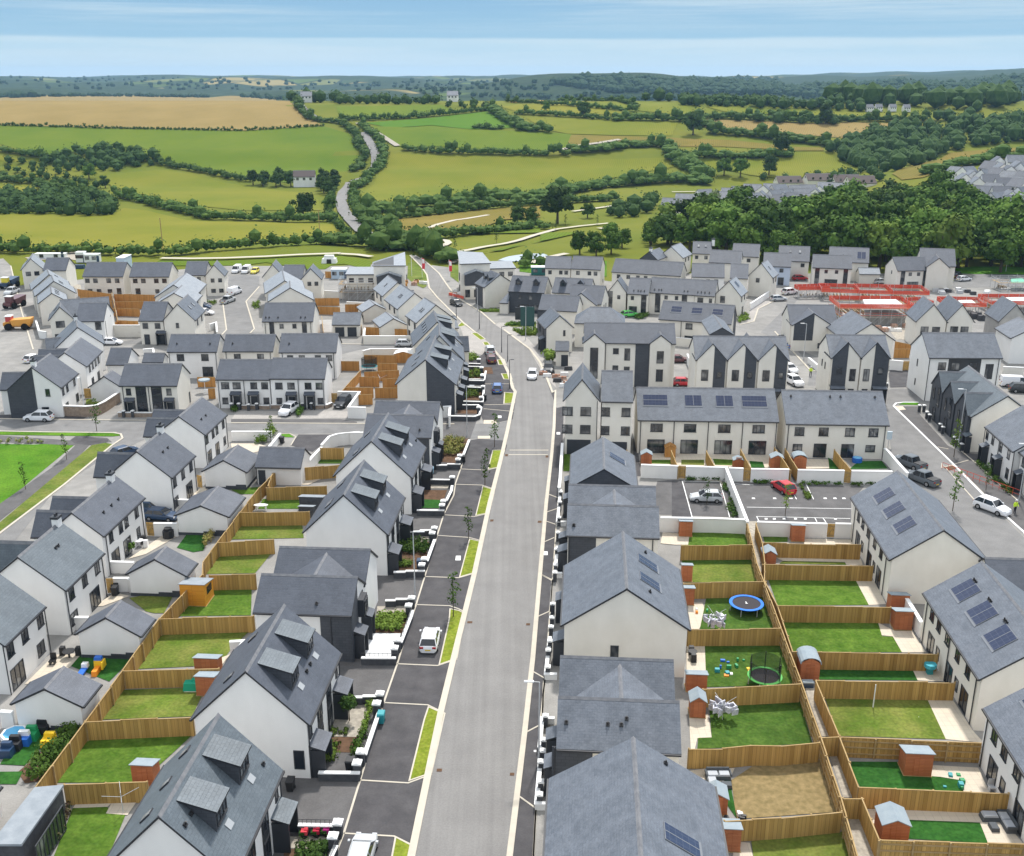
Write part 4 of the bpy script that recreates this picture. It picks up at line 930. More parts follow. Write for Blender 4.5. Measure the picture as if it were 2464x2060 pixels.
E_('terraced_house', 'white pair of terrace houses with porches and dark doors by the paved bays', 'i 588 468', 'i 1245 467', 'i 960 224', white, slate, 'R:-3.,-1.1@3.9:1.3x1.1 R:1.7,3.5@3.9:1.1x1.1 R:-3.2,3.6@1.3:.95x1.1 PO:R:-1.3,1.6:1.8:.9 DP:R:-4.1,0.1', hd=90.5)
E_('terraced_house', 'white pair of terrace houses with porches beside the parked white car', 'i 1240 452', 'i 1905 462', 'i 1640 207', white, slate, 'R:-3.1,-1.1@3.9:1.2x1.1 R:1.7,3.5@3.9:1.1x1.1 R:-3.2,3.6@1.3:.95x1.1 PO:R:-1.1,1.9:1.8:.9 DP:R:0.1,4.2', hd=90.5, ze=5.2)
E_('semi_detached_house', 'cream pair with dark square bays and a stone front wall', 'h 1430 537', 'i 125 545', 'h 1900 275', cream, slate, 'PN:R:-1.3:0:4.9:1.7 PN:R:1.2:0:4.9:1.7 R+.05:-1.3,1.2@3.9:1.5x1.4 R+.05:-1.3,1.2@1.2:1.5x1.8:v R:-3.3,3.2@3.9:.8x1.1 PO:R:-3.2,3.2:1.6:.9 DP:R:-4.2,-.05 B:2.4@1.2:.6x1.8:v', hd=90)
E_('garage', 'grey roofed garage behind the half slate corner house', 'a 1268 1440', 'a 1530 1438', 'a 1480 1236', white, slate, '', ze=3.2, cat='garage', hd=90)
E_('garage', 'small low slated garage beside the white boundary arch', 'a 1705 1408', 'a 1960 1408', 'a 1840 1318', white, slate, '', ze=2.6, cat='garage', hd=90, hw=1.8)
G_('garage', 'white garage behind the curved stone wall', 'h 1285 425', 'h 1060 560', 'h 1370 355', white, slate, '', ze=2.6, cat='garage', hd=2, hw=2.9)
# pavilion blocks either side of the road out
def block(label, q, wing, glass_side, scaf):
    a, b, c_, d_ = q; ze, zt = 8.2, 10.2
    f0, f1 = P1(a, 8.6), P1(b, 8.6); mid = (f0+f1)/2; d = (f1-f0).xy; wd = d.length-.8; hd = atan2(d.x, d.y)
    dep = 8.5; root = empty('apartment_block', (mid.x-d.normalized().y*(dep/2+.4), mid.y+d.normalized().x*(dep/2+.4), 0), pi/2-hd, label, 'apartment block')
    Mi = root.matrix_basis.inverted(); rc = [Mi @ P1(s, z) for s, z in zip(q, (8.7, 8.7, 9.3, 9.3))]; cc = sum(rc, Vector())/4; wc = [v.lerp(cc, .07) for v in rc]
    b = MB(); b.hexa([(v.x, v.y, 0) for v in wc]+[(v.x, v.y, v.z-.15) for v in wc]); build(b, 'wall', cream, root)
    r = MB(); r.hexa([(v.x, v.y, v.z-.2) for v in rc]+[tuple(v) for v in rc], 1, top=0); build(r, 'roof', [slate_p, fascia], root)
    p = MB(); p.box(-wd/2+.1 if glass_side < 0 else -wd/2+1.6, wd/2-.1, -dep/2-.06, -dep/2, 4.2, 8.2); build(p, 'glazed_front', frame_m, root)
    g = MB(); g.prism([(-wd*.42, 6.3), (0, 7.3), (wd*.42, 6.3), (wd*.42, 6.05), (0, 7.05), (-wd*.42, 6.05)], 'y', -dep/2-2.2, -dep/2+.2, 0); build(g, 'lower_roof', slate_p, root)
    u = MB(); u.prism([(-wd*.40, 3.4), (wd*.40, 3.4), (wd*.40, 6.06), (0, 7.04), (-wd*.40, 6.06)], 'y', -dep/2-1.9, -dep/2-.07, 0); build(u, 'slate_bay', clad, root)
    v = MB(); v.box(-wd*.39, wd*.39, -dep/2-1.85, -dep/2-.07, 0, 3.4); build(v, 'lower_bay', cream, root)
    S = sides(wd, dep)
    for z in (1.6, 4.6): put_win(root, S['A'] if glass_side > 0 else S['B'], 0, z, 1.2, 2., 'v', True)
    for x in (-2.2, 0, 2.2): put_win(root, Matrix.Translation((x, -dep/2-1.85, 0)), 0, 1.5, 1.2, 1.9, 'v', True)
    # lower wing
    sx, ln, hgt = wing; x0, x1 = (wd/2, wd/2+ln) if sx > 0 else (-wd/2-ln, -wd/2)
    wv = MB(); wv.box(x0, x1, -dep/2+1.2, dep/2-.4, 0, hgt); build(wv, 'wing_wall', cream, root)
    wr = MB(); wr.hexa([(x0-.3, -dep/2+.8, hgt), (x1+.3, -dep/2+.8, hgt), (x1+.3, dep/2, hgt+.5), (x0-.3, dep/2, hgt+.5), (x0-.3, -dep/2+.8, hgt+.25), (x1+.3, -dep/2+.8, hgt+.25), (x1+.3, dep/2, hgt+.75), (x0-.3, dep/2, hgt+.75)], 1, top=0)
    build(wr, 'wing_roof', [slate_p, fascia], root)
    for k in range(3):
        for z in (1.5, hgt-1.3): put_win(root, Matrix.Translation((x0+(x1-x0)*(k+.5)/3, -dep/2+1.2, 0)), 0, z, 1.2, 1.1, 'w', True)
    return root
block('pale roofed apartment block with dark upper front and scaffolded wing', ('c 578 245', 'c 985 245', 'c 972 80', 'c 582 203'), (-1, 7.0, 6.0), -1, True)
block('pale roofed apartment block with dark slate bay beside the pond path', ('d 130 325', 'd 510 315', 'd 405 187', 'd 100 170'), (1, 6.5, 6.8), 1, False)
# centre, right of the road
G_('detached_house', 'cream house with dark dormers and a slate street front by the barriers', 'd 620 450', 'd 425 610', 'd 500 400', cream, slate_b, 'GD:L:-1.,1.4 L:0@4:1.2x1.2 CL:L:-3.,1.5:0 ', hd=-24)
E_('garage', 'low cream garage with a hipped roof between the two dormer houses', 'd 600 795', 'd 715 795', 'd 690 645', cream, slate_b, '', ze=2.6, cat='garage', hd=100, hw=2.8, hipA=1.8)
E_('detached_house', 'grey roofed house with two pointed dormers over a dark slate front', 'd 722 648', 'd 1140 682', 'd 1010 475', cream, slate, 'GD:R:-2.3,1.9 CL:R:-4.2,4.2:0.:4.9 R+.06:-1.6,1.@3.7:.9x1. R+.06:-.6@1.2:2.6x1.8:p R+.06:2.4@1.1:1.1x1.9:p', hd=104)
E_('detached_house', 'grey roofed house with two pointed dormers half hidden behind its neighbour', 'd 1235 670', 'd 1700 690', 'd 1560 500', cream, slate, 'GD:R:-2.2,1.9', hd=104)
E_('detached_house', 'broad grey roof whose side wall shows small windows beside the tall dark bays', 'd 1430 790', 'd 1835 815', 'd 1660 580', cream, slate, 'B:-1,1.2@3.6:.6x1.2:v CG:R:-.5:6.5:1.6:.6', hd=106)
E_('detached_house', 'grey roofed house over a dark front behind the estate sign', 'd 1085 868', 'd 1530 908', 'd 1360 702', cream, slate, 'CL:R:-4.4,-2:0:4.9', hd=104)
G_('detached_house', 'cream house with one slit window in its gable beside the flower beds', 'd 1335 945', 'd 1160 1105', 'd 1230 840', cream, slate_b, 'CL:L:-4,4:0:4.9 A:1@3.9:.45x1.2:v L+.06:-2,1.5@3.8:1.1x1.5 PO:L:2:2', hd=-10)
E_('detached_house', 'broad pale hipped roof behind the three storey white block', 'd 1560 1080', 'd 2060 1010', 'd 1830 845', cream, slate_b, '', hd=96, hipA=3, hipB=3)
E_('porch_extension', 'small grey roofed entrance lodge beside the slit window gable', 'd 1280 1372', 'd 1445 1366', 'd 1350 1256', cream, slate, 'R:.5@0:1.3x2.2:d', ze=3.1, cat='extension', hd=94)
E_('apartment_block', 'three storey cream block with a dark slate panel and a narrow peaked bay', 'T 560 358', 'T 1705 335', 'T 1250 66', cream, slate, 'CL:R:1.,3.45:0:7.9 CG:R:5.3:3.6:.5:1.1 CG:R:-6.2:3.6:.6:1. R+.52:5.3@5.6:1.2x2.2:v R+.52:5.3@2.3:1.2x2.2:v R:-2.4@6.5:1.x1. R:-2.4@3.4:1.x1. R:-.4@5.9:1.x2.2:v R:-.4@2.6:1.x2.2:v R+.62:-6.2@4.4:1.4x5.6:v DP:R:-4.2,4.4', ze=8., cat='apartment block', hd=93, hw=3.9)
G_('apartment_block', 'three storey white corner house with two open garages at its foot', 'T 530 800', 'T 755 1080', 'T 545 590', cream, slate_b, 'A:-2,.6@6.6:1.5x1.3 A:-2,.6@3.9:1.5x1.3 A:-.3@0:3.4x2.3:g', ze=8.2, cat='apartment block', hd=4.1)
E_('apartment_block', 'three storey white wing with a dark garage door beside the terrace alley', 'T 770 1085', 'T 1175 1087', 'T 860 692', cream, slate_b, 'R:-1.6,1.3@6.8:1.25x1.3 R:-1.6,1.3@4.0:1.25x1.3 R:-.2@0:3.6x2.3:g DP:R:-2.8', ze=8.4, cat='apartment block', hd=94.1)
# right row along the main street
G_('terraced_house', 'blue slated gabled house with a solar panel at the bottom edge right of the road', 'B 1840 1990', 'B 2400 2150', 'B 1790 1190', cream, slate_b, 'PV:R:-1.9:1.5x2.6:.5 VT:R:5.3:.4', L=12.4, hw=5.8, zr=8.7, ze=5.0)
double_pile('blue slated double roofed house with two dark gable windows low on the cream front', ('B 1300 1110', 'B 2057 1140'), None, 'B 1680 735', None, cream, slate_b, 3.3, 3.0, 1,
            'CL:R:-4.9,-1.9 R:-.4@3.9:.8x1.3 R+.06:-3.4@1.3:.9x1.2 VT:R:-3.9,-.8,.2:.55 VT:R:.6:.42 DP:R:-4.7 PO:A:1.5:1.8 PO:A:-2:1.6', 5.9, 10.)
G_('terraced_house', 'blue slated gabled house with two faint solar panels and a single gable window', 'Z 1095 925', 'Z 265 1390', 'Z 1030 205', cream, slate_b, 'A:-.9@2.4:.75x1.3 PV:R:-1.6,2.3:1.6x2.2:.42 VT:R:-3.8:.4 PO:L:-4,4:1.8 L:-2,2@3.9:1.1x1.3 VT:R:4.5:.4', ze=5.)
double_pile('blue slated double roofed house beside the private parking court', ('Y 330 1518', 'Y 1510 1547'), None, 'Y 925 1000', None, cream, slate_b, 3.3, 3.0, 1,
            'CL:R:-4.8,-1.8 VT:R:-4.3,-4.2:.75 DP:R:-4.7,4.3 PO:A:1.5:1.8 PO:A:-2:1.6', 5.9, 10.)
G_('terraced_house', 'blue slated gabled house with a dark slate gable before the open garages', 'Y 740 675', 'Y 370 905', 'Y 740 268', cream, slate_b, 'CL:A:-4,4 PV:R:.6:1.6x2.2:.45 PO:L:-3,3:1.8', ze=5., hw=4.1)
E_('terraced_house', 'cream terrace of four houses with four solar panels along its roof', 'X 105 341', 'X 1160 357', 'X 625 104', cream, slate_b, 'PV:R:-7.4,6.9:3.5x1.9:.42 PV:R:-1.9,2.6:2.4x1.9:.42 R:-7.3,-2.5,2.4,7.3@4:1.75x1.2 R:-7.3,-2.5,2.4,7.3@1.15:2.5x2.1:p DP:R:-9.6,-4.8,.1,5,9.8 CG:L:-7.5:2:.5:2.4 CG:L:-2.5:2:.5:2.4 CG:L:2.5:2:.5:2.4 CG:L:7.5:2:.5:2.4', ze=5.2, hd=92.5)
E_('semi_detached_house', 'cream pair of houses with plain slate roof beside the solar terrace', 'X 1208 370', 'X 1980 382', 'X 1560 124', cream, slate_b, 'R:-5.2,-1.8,1.9,5.2@4:1.35x1.25 R:-5.3,5.@1.6:1.35x1.0 R:-2.1,1.8@1.15:1.8x2.1:p VT:R:-6.,-.4,1.1,6:.2 DP:R:-6.8,6.8', ze=5.2, hd=92.8)
# right back terraces, ridge running away from the camera
WF = 'R:-5.2,-3.2,-.8,2.,4.6@4.1:1.05x1.5 R:-4.6,.6,4.6@1.1:1.7x2.1:p R:-2.6,2.6@1.4:.9x1.1 DP:R:-6.7,0,6.7 '
E_('terraced_house', 'white terrace with three solar panels backing on the street with parked vans', 'F 1040 755', 'l 480 985', 'l 900 300', cream, slate_b, 'PV:R:-4.6,-.5,3.6:2.2x2.1:.5 PN:L:-5:0:4.9:6 '+WF, hw=5.0)
E_('terraced_house', 'white terrace with three solar panels above gardens with orange sheds', 'C 1455 165', 'C 1800 690', 'U 1900 590', cream, slate_b, 'PV:R:-4.6,-.3,4.:2.5x2.1:.48 VT:R:-5.4,-5.,-1.6,-1.2,2.2,2.6:.28 '+WF, hw=5.0)
E_('terraced_house', 'white terrace at the right edge whose patio door opens by the folding chairs', 'C 1825 862', 'C 2300 1640', 'C 2100 900', white, slate_b, 'PV:R:-4.8,0:2.5x2.1:.4 '+WF, hw=5.0)
E_('outbuilding_house', 'low slated roof behind the terrace with orange sheds', 'U 1820 385', 'U 2300 700', 'U 2100 380', cream, slate, '', ze=4., cat='house', hd=94, hw=3)
# centre right
E_('semi_detached_house', 'cream pair of houses nearest the pond with plain back windows', 'd 1158 372', 'd 1462 388', 'd 1350 268', cream, slate, 'R:-2,.8,2.2@3.9:.9x1.', hd=97, hw=3.6)
E_('semi_detached_house', 'cream pair of houses with a blank end wall beside the pond grass', 'd 1470 376', 'd 1820 402', 'd 1680 272', cream, slate, 'R:-2,1,2.6@3.9:.9x1. B:1@1.3:.5x1', hd=104, hw=3.8)
E_('terraced_house', 'long grey roofed terrace crossing behind the tall bay houses', 'e 60 467', 'e 885 527', 'e 520 335', cream, slate, 'R:-7,-4.5,-2,0,2.5,5@3.9:.9x1. CG:L:0:3:.3:.8', hd=110, hw=4.)
G_('detached_house', 'house with a dark slate gable and white chimney against the wood', 'e 510 225', 'e 615 330', 'e 640 180', cream, slate_b, 'CL:A:-4,4 CH:-2.6', hd=30)
G_('detached_house', 'tall cream gabled house with pale roof close under the wood', 'e 775 165', 'e 920 305', 'e 890 120', cream, slate_p, 'R:-1,1.5@4:.9x1', hd=28)
E_('detached_house', 'grey roofed house with two white rooflight spots and a white chimney', 'e 1030 247', 'e 1260 258', 'e 1150 108', cream, slate, 'R:-1.4,1.2@3.9:.9x1 RL:R:-1,1:.4 CH:3', hd=100)
E_('detached_house', 'broad grey roof in the middle of the far right cluster', 'e 1225 357', 'e 1615 372', 'e 1470 213', cream, slate, '', hd=106)
E_('terraced_house', 'grey roof with a bright white end wall behind the middle bay houses', 'e 1022 530', 'e 1420 540', 'e 1290 373', white, slate, 'R:0,2@3.9:1x1', hd=98)
E_('detached_house', 'grey roofed house under the trees beside the blue rendered house', 'e 1500 280', 'f -70 292', 'e 1700 135', cream, slate, 'R:1@3.9:1x1', hd=106)
G_('detached_house', 'cream gable with a small red window above the parked dark cars', 'e 1860 365', 'e 2000 545', 'e 1960 320', cream, slate_p, 'A:-.6@4.1:.9x1.1 RL:R:0:.5 R:-1,1.5@3.9:.8x1.2', hd=26)
E_('detached_house', 'grey roofed wing joined to the red window gable', 'e 1480 547', 'e 1700 552', 'e 1640 376', cream, slate, '', hd=102)
TB = 'R:-2.6,2.3@2.7:1.25x4.6:v R:-.8,.9@4:.75x.9 R:0@1.2:2.2x1.8:p PO:R:-.1:3.2:.8'
G_('detached_house', 'cream gable with a tall dark window bay beside the bright green car', 'e 130 565', 'e 245 730', 'e 190 520', cream, slate_b, 'A:-1.6@2.9:1.1x4.8:v A:.4@4:.7x.9', hd=14)
E_('detached_house', 'cream house with one tall dark bay behind the green car', 'e 245 732', 'e 500 748', 'e 400 545', cream, slate, 'R:-1.2@4:.7x.9 R:1.4@2.7:1.2x4.6:v R:-1@1.2:1.8x1.8:p VT:R:-1,0,.6,1.4:.85', hd=104)
E_('semi_detached_house', 'cream pair of houses with tall dark window bays in the centre of its row', 'e 515 707', 'e 1045 762', 'e 850 552', cream, slate, 'R:-3.1,3.@2.7:1.2x4.6:v R:-1.2,1.2@4:.75x.9 R:-1,1@1.2:1.2x1.8:p VT:R:-4,-3,-2.4,3.6,2.8:.85', hd=107)
E_('detached_house', 'cream house with small dots of vents along its eave before the rooflight gable', 'e 1050 752', 'e 1300 768', 'e 1250 572', cream, slate, 'R:-.9@3.9:1.3x1.2 R:1.4@3.9:.7x1 VT:R:-1.6,-.8,0,1:.85', hd=107)
G_('detached_house', 'cream gable with a dark window and small solar panel beside the sloping street', 'e 1470 580', 'e 1620 770', 'e 1560 520', cream, slate_p, 'A:-1.2@4:1.1x1.6:v PV:R:0:1.2x1.4:.4 R:-1.5,1.5@4:.8x1.2 R:0@1.2:1.5x1.8', hd=24)
E_('semi_detached_house', 'grey roofed pair with three solar panels set slightly askew to the street', 'e 645 1022', 'e 1480 1120', 'e 1100 845', cream, slate, 'PV:R:-4.2,0.,4.2:2.1x1.5:.45 R:-1.1@3.9:1.4x1.2 R:-.8@1.:2.2x1.8:p DP:R:-2.7 CL:B:0,4 CG:L:-1:3:.3:1', hd=109)
TRI = 'CG:R:-5.05:4.75:.5:.15 CG:R:.0:4.75:.5:.15 CG:R:5.05:4.75:.5:.15 GCL:R:-5.05:4.75:.5:.15:.35,2.3 GCL:R:.0:4.75:.5:.15:.35,2.3 GCL:R:5.05:4.75:.5:.15:.35,2.3 '
E_('terraced_house', 'three peaked terrace with half slate gables facing the red car park', 'e 1060 1520', 'f 310 1545', 'e 1650 1222', cream, slate_b, TRI+'R+.52:-6.1,-1.05,4.@5.:1.15x1.9:v R+.52:-6.1,-1.05,4.@1.6:1.15x2.1:v R+.56:-3.7,1.3,6.4@5.1:.8x1. R+.57:-3.7,1.3,6.4@1.2:1.2x2.1:p PO:R:-3.7,1.3,6.4:2.0:1.4 CG:L:-2:3:.3:.4', ze=7.6, hd=92, hw=4.3)
G_('detached_house', 'house with a small dark gable rising behind the three peaked terrace', 'e 1390 1140', 'e 1530 1225', 'e 1320 980', cream, slate_b, 'CL:A:-4,4', ze=6.5, hd=2)
E_('detached_house', 'house with a broad dark slate gable facing the grey lamp post', 'f 315 1110', 'f 870 1100', 'f 600 772', cream, slate, 'CG:R:-.5:7.6:1.4:.5 GCL:R:-.5:7.6:1.4:.5:-3.6,.2:2.2 R+1.46:1.1@1.2:.6x1.', hd=93, hw=4.4, ze=5.2)
G_('detached_house', 'broad slated house with one plain gable behind the twin slate gables', 'f 1290 1090', 'f 1570 1295', 'f 1040 930', cream, slate_b, '', hd=-1)
E_('semi_detached_house', 'twin gabled pair with dark slate outer halves beside the black parking court', 'f 800 1512', 'f 1510 1502', 'f 1100 1200', cream, slate_b, 'CG:R:-2.4:4.55:.5:.15 CG:R:2.4:4.55:.5:.15 GCL:R:-2.4:4.55:.5:.15:-2.25,.2 GCL:R:2.4:4.55:.5:.15:-.2,2.25 R+.52:-1.15,1.15@4.7:1.x2.1:v R+.52:-1.15,1.15@1.6:.95x1.4 R+.57:-3.4@5.5:.9x1 R+.57:3.4@5.5:.9x1 PO:R:-3.5,3.5:2.4:1.4 A:1,-1@5.4:.5x1.2:v', ze=7.6, hd=92, hw=4.2)
G_('semi_detached_house', 'cream peaked house with dark square windows before the red scaffolding', 'g 1020 860', 'g 800 1070', 'g 890 760', cream, slate_b, 'A:-1.2,1.@3.9:1.5x1.4', hd=6, ze=5.6)
G_('semi_detached_house', 'cream peaked house joined to its left twin before the red scaffolding', 'g 1365 865', 'g 1510 1075', 'g 1215 745', cream, slate_b, 'A:-1.,1@3.9:1.5x1.4', hd=6, ze=5.6)
E_('semi_detached_house', 'tall white house with a plain blue slate roof and blank side wall', 'g 955 1502', 'g 1855 1513', 'g 1320 1158', white, slate_b, 'R:-3.7@6.1:1.3x1.3 PN:R:0:4.4:7.4:5.4 R+.05:-1.5,1.5@6.1:1.4x1.3 R:4.2@5.2:1.3x2.6:v A:-.6@5.4:.4x1.3:v A:-.6@2:.4x1.2:v R:-2,2@1.6:1.2x1.6 DP:R:-5.9,5.6', ze=7.6, hd=91, hw=4.6)
G_('detached_house', 'unfinished grey gabled house at the right edge by the scaffolding', 'g 2015 860', 'g 1795 1070', 'g 1830 760', rend_grey, slate_b, 'A:-1.4,1.4@3.9:1.3x1.1', hd=5)
G_('detached_house', 'white gabled house cut off by the right edge above the terraces', 'g 2110 1130', 'g 1940 1270', 'g 2050 1010', white, slate_b, '', hd=5, hw=4.2)
E_('detached_house', 'grey roofed house under the wood with a steep cream end wall', 'f 160 335', 'f 540 348', 'f 400 162', cream, slate, 'R:2.4@3.9:1x1 RL:R:-1,1.5:.4', hd=104)
E_('semi_detached_house', 'cream pair with two tall dark bays facing the red scaffolding', 'f 575 412', 'f 1052 442', 'f 860 270', cream, slate, 'R:-3.6,3.5@2.7:1.1x4.6:v R:-1.4,1.2@4:.8x.9 R:0@1.2:3.2x1.7:p', hd=103)
E_('detached_house', 'grey roofed house with a black solar array under the wood', 'f 790 330', 'f 1240 380', 'f 1050 178', cream, slate, 'PV:R:3.2:2.2x2.6:.55 VT:R:-1.5:.6', hd=105)
E_('detached_house', 'pale blue rendered house beside the red parked car', 'f -20 400', 'f 320 412', 'f 180 243', mat('render_blue', (.48, .55, .66), .9, .2), slate, 'R:1.2@3.9:1x1 R:1.2@1.1:1.5x2:p', hd=103)
E_('semi_detached_house', 'cream pair with a plain left gable wall near the white parked car', 'g 590 462', 'g 1022 448', 'g 700 292', cream, slate, 'R:-3.3,2.6@2.7:1.1x4.6:v R:-1.4,.8@4:.8x.9 R:-.5@1.2:3.x1.7:p A:.4@4:.5x.9', hd=86)
E_('detached_house', 'tall grey roofed house at the corner nearest the mown green', 'g 865 400', 'g 1270 400', 'g 1090 192', cream, slate, 'CG:R:-.3:5.2:2.6:1.2', hd=104, ze=6.)
E_('garage', 'low pale garage beside the cream pair with a plain left gable', 'f 1140 497', 'f 1395 500', 'f 1280 422', cream, slate_p, '', ze=2.6, cat='garage', hd=94)
# street at the right edge
E_('terraced_house', 'dark slate fronted terrace with three peaked gables on the right hand street', 'k 960 330', 'k 1545 717', 'k 1720 240', cream, slate_g, 'CG:R:-6.6:5.2:.5:.6:d CG:R:-.9:5.2:.5:.6:d CG:R:5.:5.2:.5:.6:d R+.55:-7.6,-1.9,4.@4.2:.6x2:v R+.55:-5.4,.3,6.1@4.2:1.x3.2:v R+.55:-6.6,-.9,5@1.2:1.1x2.:p CL:R:-9.5,7.8:0:4.9 PO:R:8.2:1.6:.9', ze=5.4, hd=184.1, hw=4.7)
E_('terraced_house', 'white terrace with dark boxed porches along the right edge street', 'k 1610 832', 'k 1990 1135', 'k 2100 720', white, slate_b, 'R:-4.6,-2.4,.6,3.4@4:.85x1.3 R:-1.8,3.8@1.4:.95x1.4 PO:R:-4.,1:1.4:1. DP:R:-5.4,0,5.2', hd=184.1, hw=4.7, ze=5.)
E_('terraced_house', 'white terrace continuing past the right edge beside the road worker', 'k 2030 1135', 'k 2500 1530', 'k 2300 900', white, slate_b, 'R:-4.6,-2.4,.6@4:.85x1.3 PO:R:-4.4,1:1.4:1.', hd=184.1, hw=4.7, ze=5.)
# ------------------------------------------------------------------ gardens: lawns, patios, beds
def many(name, m, z, polys):
    for q, s in enumerate(polys): sheet(name, pick(s), m, z + .001 * q)
many('lawn', lawn_m, .045, ['C 520 78 1050 92 1130 242 580 245', 'C 610 328 1185 345 1210 430 1275 435 1330 528 660 525', 'A 320 1315 510 1055 1170 1020 940 1230 840 1315', 'A 310 1800 440 1470 640 1462 760 1505 640 1800',
     'A 1060 310 1130 235 1250 145 1520 138 1515 305', 'D 1590 832 1620 772 1980 768 1920 832', 'D 1410 708 1600 698 1560 742 1480 742', 'F 0 1060 60 962 380 970 415 1052', 'F 510 1035 500 1000 650 1000 650 1030', 'X 205 640 370 640 365 672 200 668', 'X 665 632 820 640 835 682 680 678', 'E 1375 480 1415 480 1410 600 1372 600'])
many('lawn', lawn_d, .046, ['C 150 195 500 190 580 388 110 388', 'C 140 488 600 482 690 725 150 738', 'C 95 1112 100 1045 182 1042 165 838 710 812 790 1078 400 1098', 'F 30 1280 0 1138 440 1136 485 1280', 'D 1960 550 1990 518 2100 518 2100 548', 'i 1830 1480 1860 1410 2150 1400 2150 1480', 'X 1370 655 1510 700 1400 700'])
many('artificial_lawn', lawn_t, .047, ['C 812 618 1395 635 1425 698 815 692', 'C 1000 1188 1330 1190 1340 1265 1560 1280 1680 1300 1700 1368 1080 1348', 'C 1310 1538 1800 1558 1850 1682 1340 1652', 'C 70 1350 290 1298 335 1535 310 1500 240 1400', 'A 430 612 500 528 825 538 660 705', 'A 0 1205 130 995 335 1000 150 1212', 'A -10 1250 140 1248 100 1325 -10 1325', 'X 935 648 1035 655 1050 698 950 698', 'X 1520 620 1560 650 1620 710 1530 705', 'X 1750 650 1920 648 1965 705 1680 708', 'm 1130 110 1410 120 1380 220 1110 215', 'D 1090 1072 1160 978 1285 978 1255 1090 1190 1100'])
many('lawn', lawn_y, .048, ['C 865 798 1480 805 1595 1053 945 1033', 'C 420 1670 1000 1608 1080 1800 440 1800', 'A 610 935 740 755 1210 740 1220 785 1160 915', 'A 810 630 940 408 1520 388 1400 500 1330 605', 'D 1265 1235 1340 1118 1672 1108 1572 1230', 'D 1420 1022 1480 928 1862 926 1872 1012', 'A 780 200 1065 148 990 292 930 292 880 280', 'C 20 105 30 -5 450 -5 492 102', 'X 430 640 600 640 600 680 430 676', 'h 1030 770 1040 700 1250 715 1200 770', 'F 620 1150 1000 1158 1010 1172 600 1165'])
sheet('bare_lawn', pick('C 300 1300 440 1208 830 1178 965 1490 330 1535'), straw, .05)
many('patio', patio_m, .04, ['C 1050 92 1165 95 1235 238 1130 242', 'C 40 228 125 228 155 300 105 388 40 388', 'C 1185 348 1290 400 1390 398 1475 528 1330 528 1275 432 1205 425', 'C 30 488 140 488 168 662 30 662', 'C 1395 635 1560 640 1590 705 1425 698', 'C 45 915 160 900 182 1046 95 1048 60 1200', 'C 1480 805 1640 820 1765 1010 1825 1075 1595 1053', 'C 0 1250 160 1228 320 1228 290 1300 280 1358 0 1360',
     'C 1330 1250 1480 1208 1790 1225 1860 1375 1700 1370 1680 1300', 'C 1110 1475 1900 1488 2067 1690 1850 1684 1800 1556 1310 1538 1340 1655 1180 1660', 'C 310 1668 412 1680 440 1800 310 1800', 'F 560 1120 1100 1135 1110 1175 1010 1170 1000 1155 620 1148', 'F 750 1012 1040 1018 1060 1050 750 1045', 'X 130 588 1140 608 1150 700 130 678', 'X 1220 630 1640 640 1700 700 1240 708', 'D 790 1142 1000 998 1095 1000 900 1112', 'A 570 252 690 168 785 188 620 250', 'A 150 720 330 543 495 535 425 615 260 720', 'A 640 1502 680 1428 830 1425 770 1512', 'A 440 1470 470 1425 690 1425 650 1462', 'A 1190 650 1340 560 1390 540 1330 620', 'D 1150 770 1240 700 1290 700 1230 760', 'A 1110 770 1140 735 1215 745 1220 770', 'A 1110 245 1140 215 1275 175 1250 235', 'F 40 1050 60 900 0 900 -40 1050', 'Y 1545 1480 1740 1490 1720 1640 1520 1620', 'D 1660 680 1880 620 2000 640 1900 685', 'i 780 1240 1090 1240 1200 1270 1100 1340 800 1400'])
many('gravel_bed', gravel_m, .042, ['C 745 740 815 735 890 1035 845 1035', 'C 890 1140 955 1135 1035 1405 975 1405', 'C 1005 1525 1085 1520 1215 1800 1070 1800', 'n 600 1075 990 1090 870 1475 455 1462', 'o 250 1420 770 1420 700 1570 220 1560', 'm 950 560 1260 545 1250 620 920 630', 'm 640 1400 1000 1390 980 1480 630 1500', 'F 405 905 460 905 520 1280 480 1280', 'j 1210 1430 1510 1430 1490 1480 1200 1480'])
sheet('gravel_bed', pick('n 845 380 990 225 1320 225 1265 510 845 510'), gravel_w, .043)
many('soil_bed', soil, .041, ['n 450 1470 870 1475 790 1660 400 1650 o 640 600 720 330', 'm 830 960 880 760 1240 760 1200 960', 'm 900 620 1260 620 1230 770 870 770', 'n 960 210 1060 -20 1430 -20 1330 225', 'm 1170 0 1480 0 1440 120 1150 110', 'j 1380 1160 1430 880 1740 880 1650 1180', 'j 1600 580 1620 490 1860 490 1860 580', 'j 1640 420 1680 270 1910 270 1890 420', 'j 1700 170 1720 40 1910 50 1900 170', 'E 940 0 770 0 790 -40 930 -40', 'A 470 940 530 880 340 1290 150 1320 110 1250', 'o 220 1570 700 1580 620 1800 200 1800'])
many('driveway', tarmac, .026, ['k 1340 1140 1560 1170 1570 1240 1450 1240', 'F 0 660 -60 660 -60 880 60 880', 'X 75 480 100 480 130 760 70 760', 'F 590 440 640 440 700 670 660 660'])
many('gravel_bed', gravel_m, .0405, ['X 760 860 720 780 470 775 460 790 710 800', 'a 850 460 970 480 980 560 900 520', 'a 300 150 900 80 980 110 960 190 780 160 400 190', 'g 440 1060 1000 1050 1000 1260 560 1290', 'f 1450 1100 1700 1080 1700 1300 1560 1260'])
many('patio', rend_grey, .043, ['c 0 620 270 630 270 570 0 560', 'b 1830 900 1990 900 1990 1050 1830 1050'])
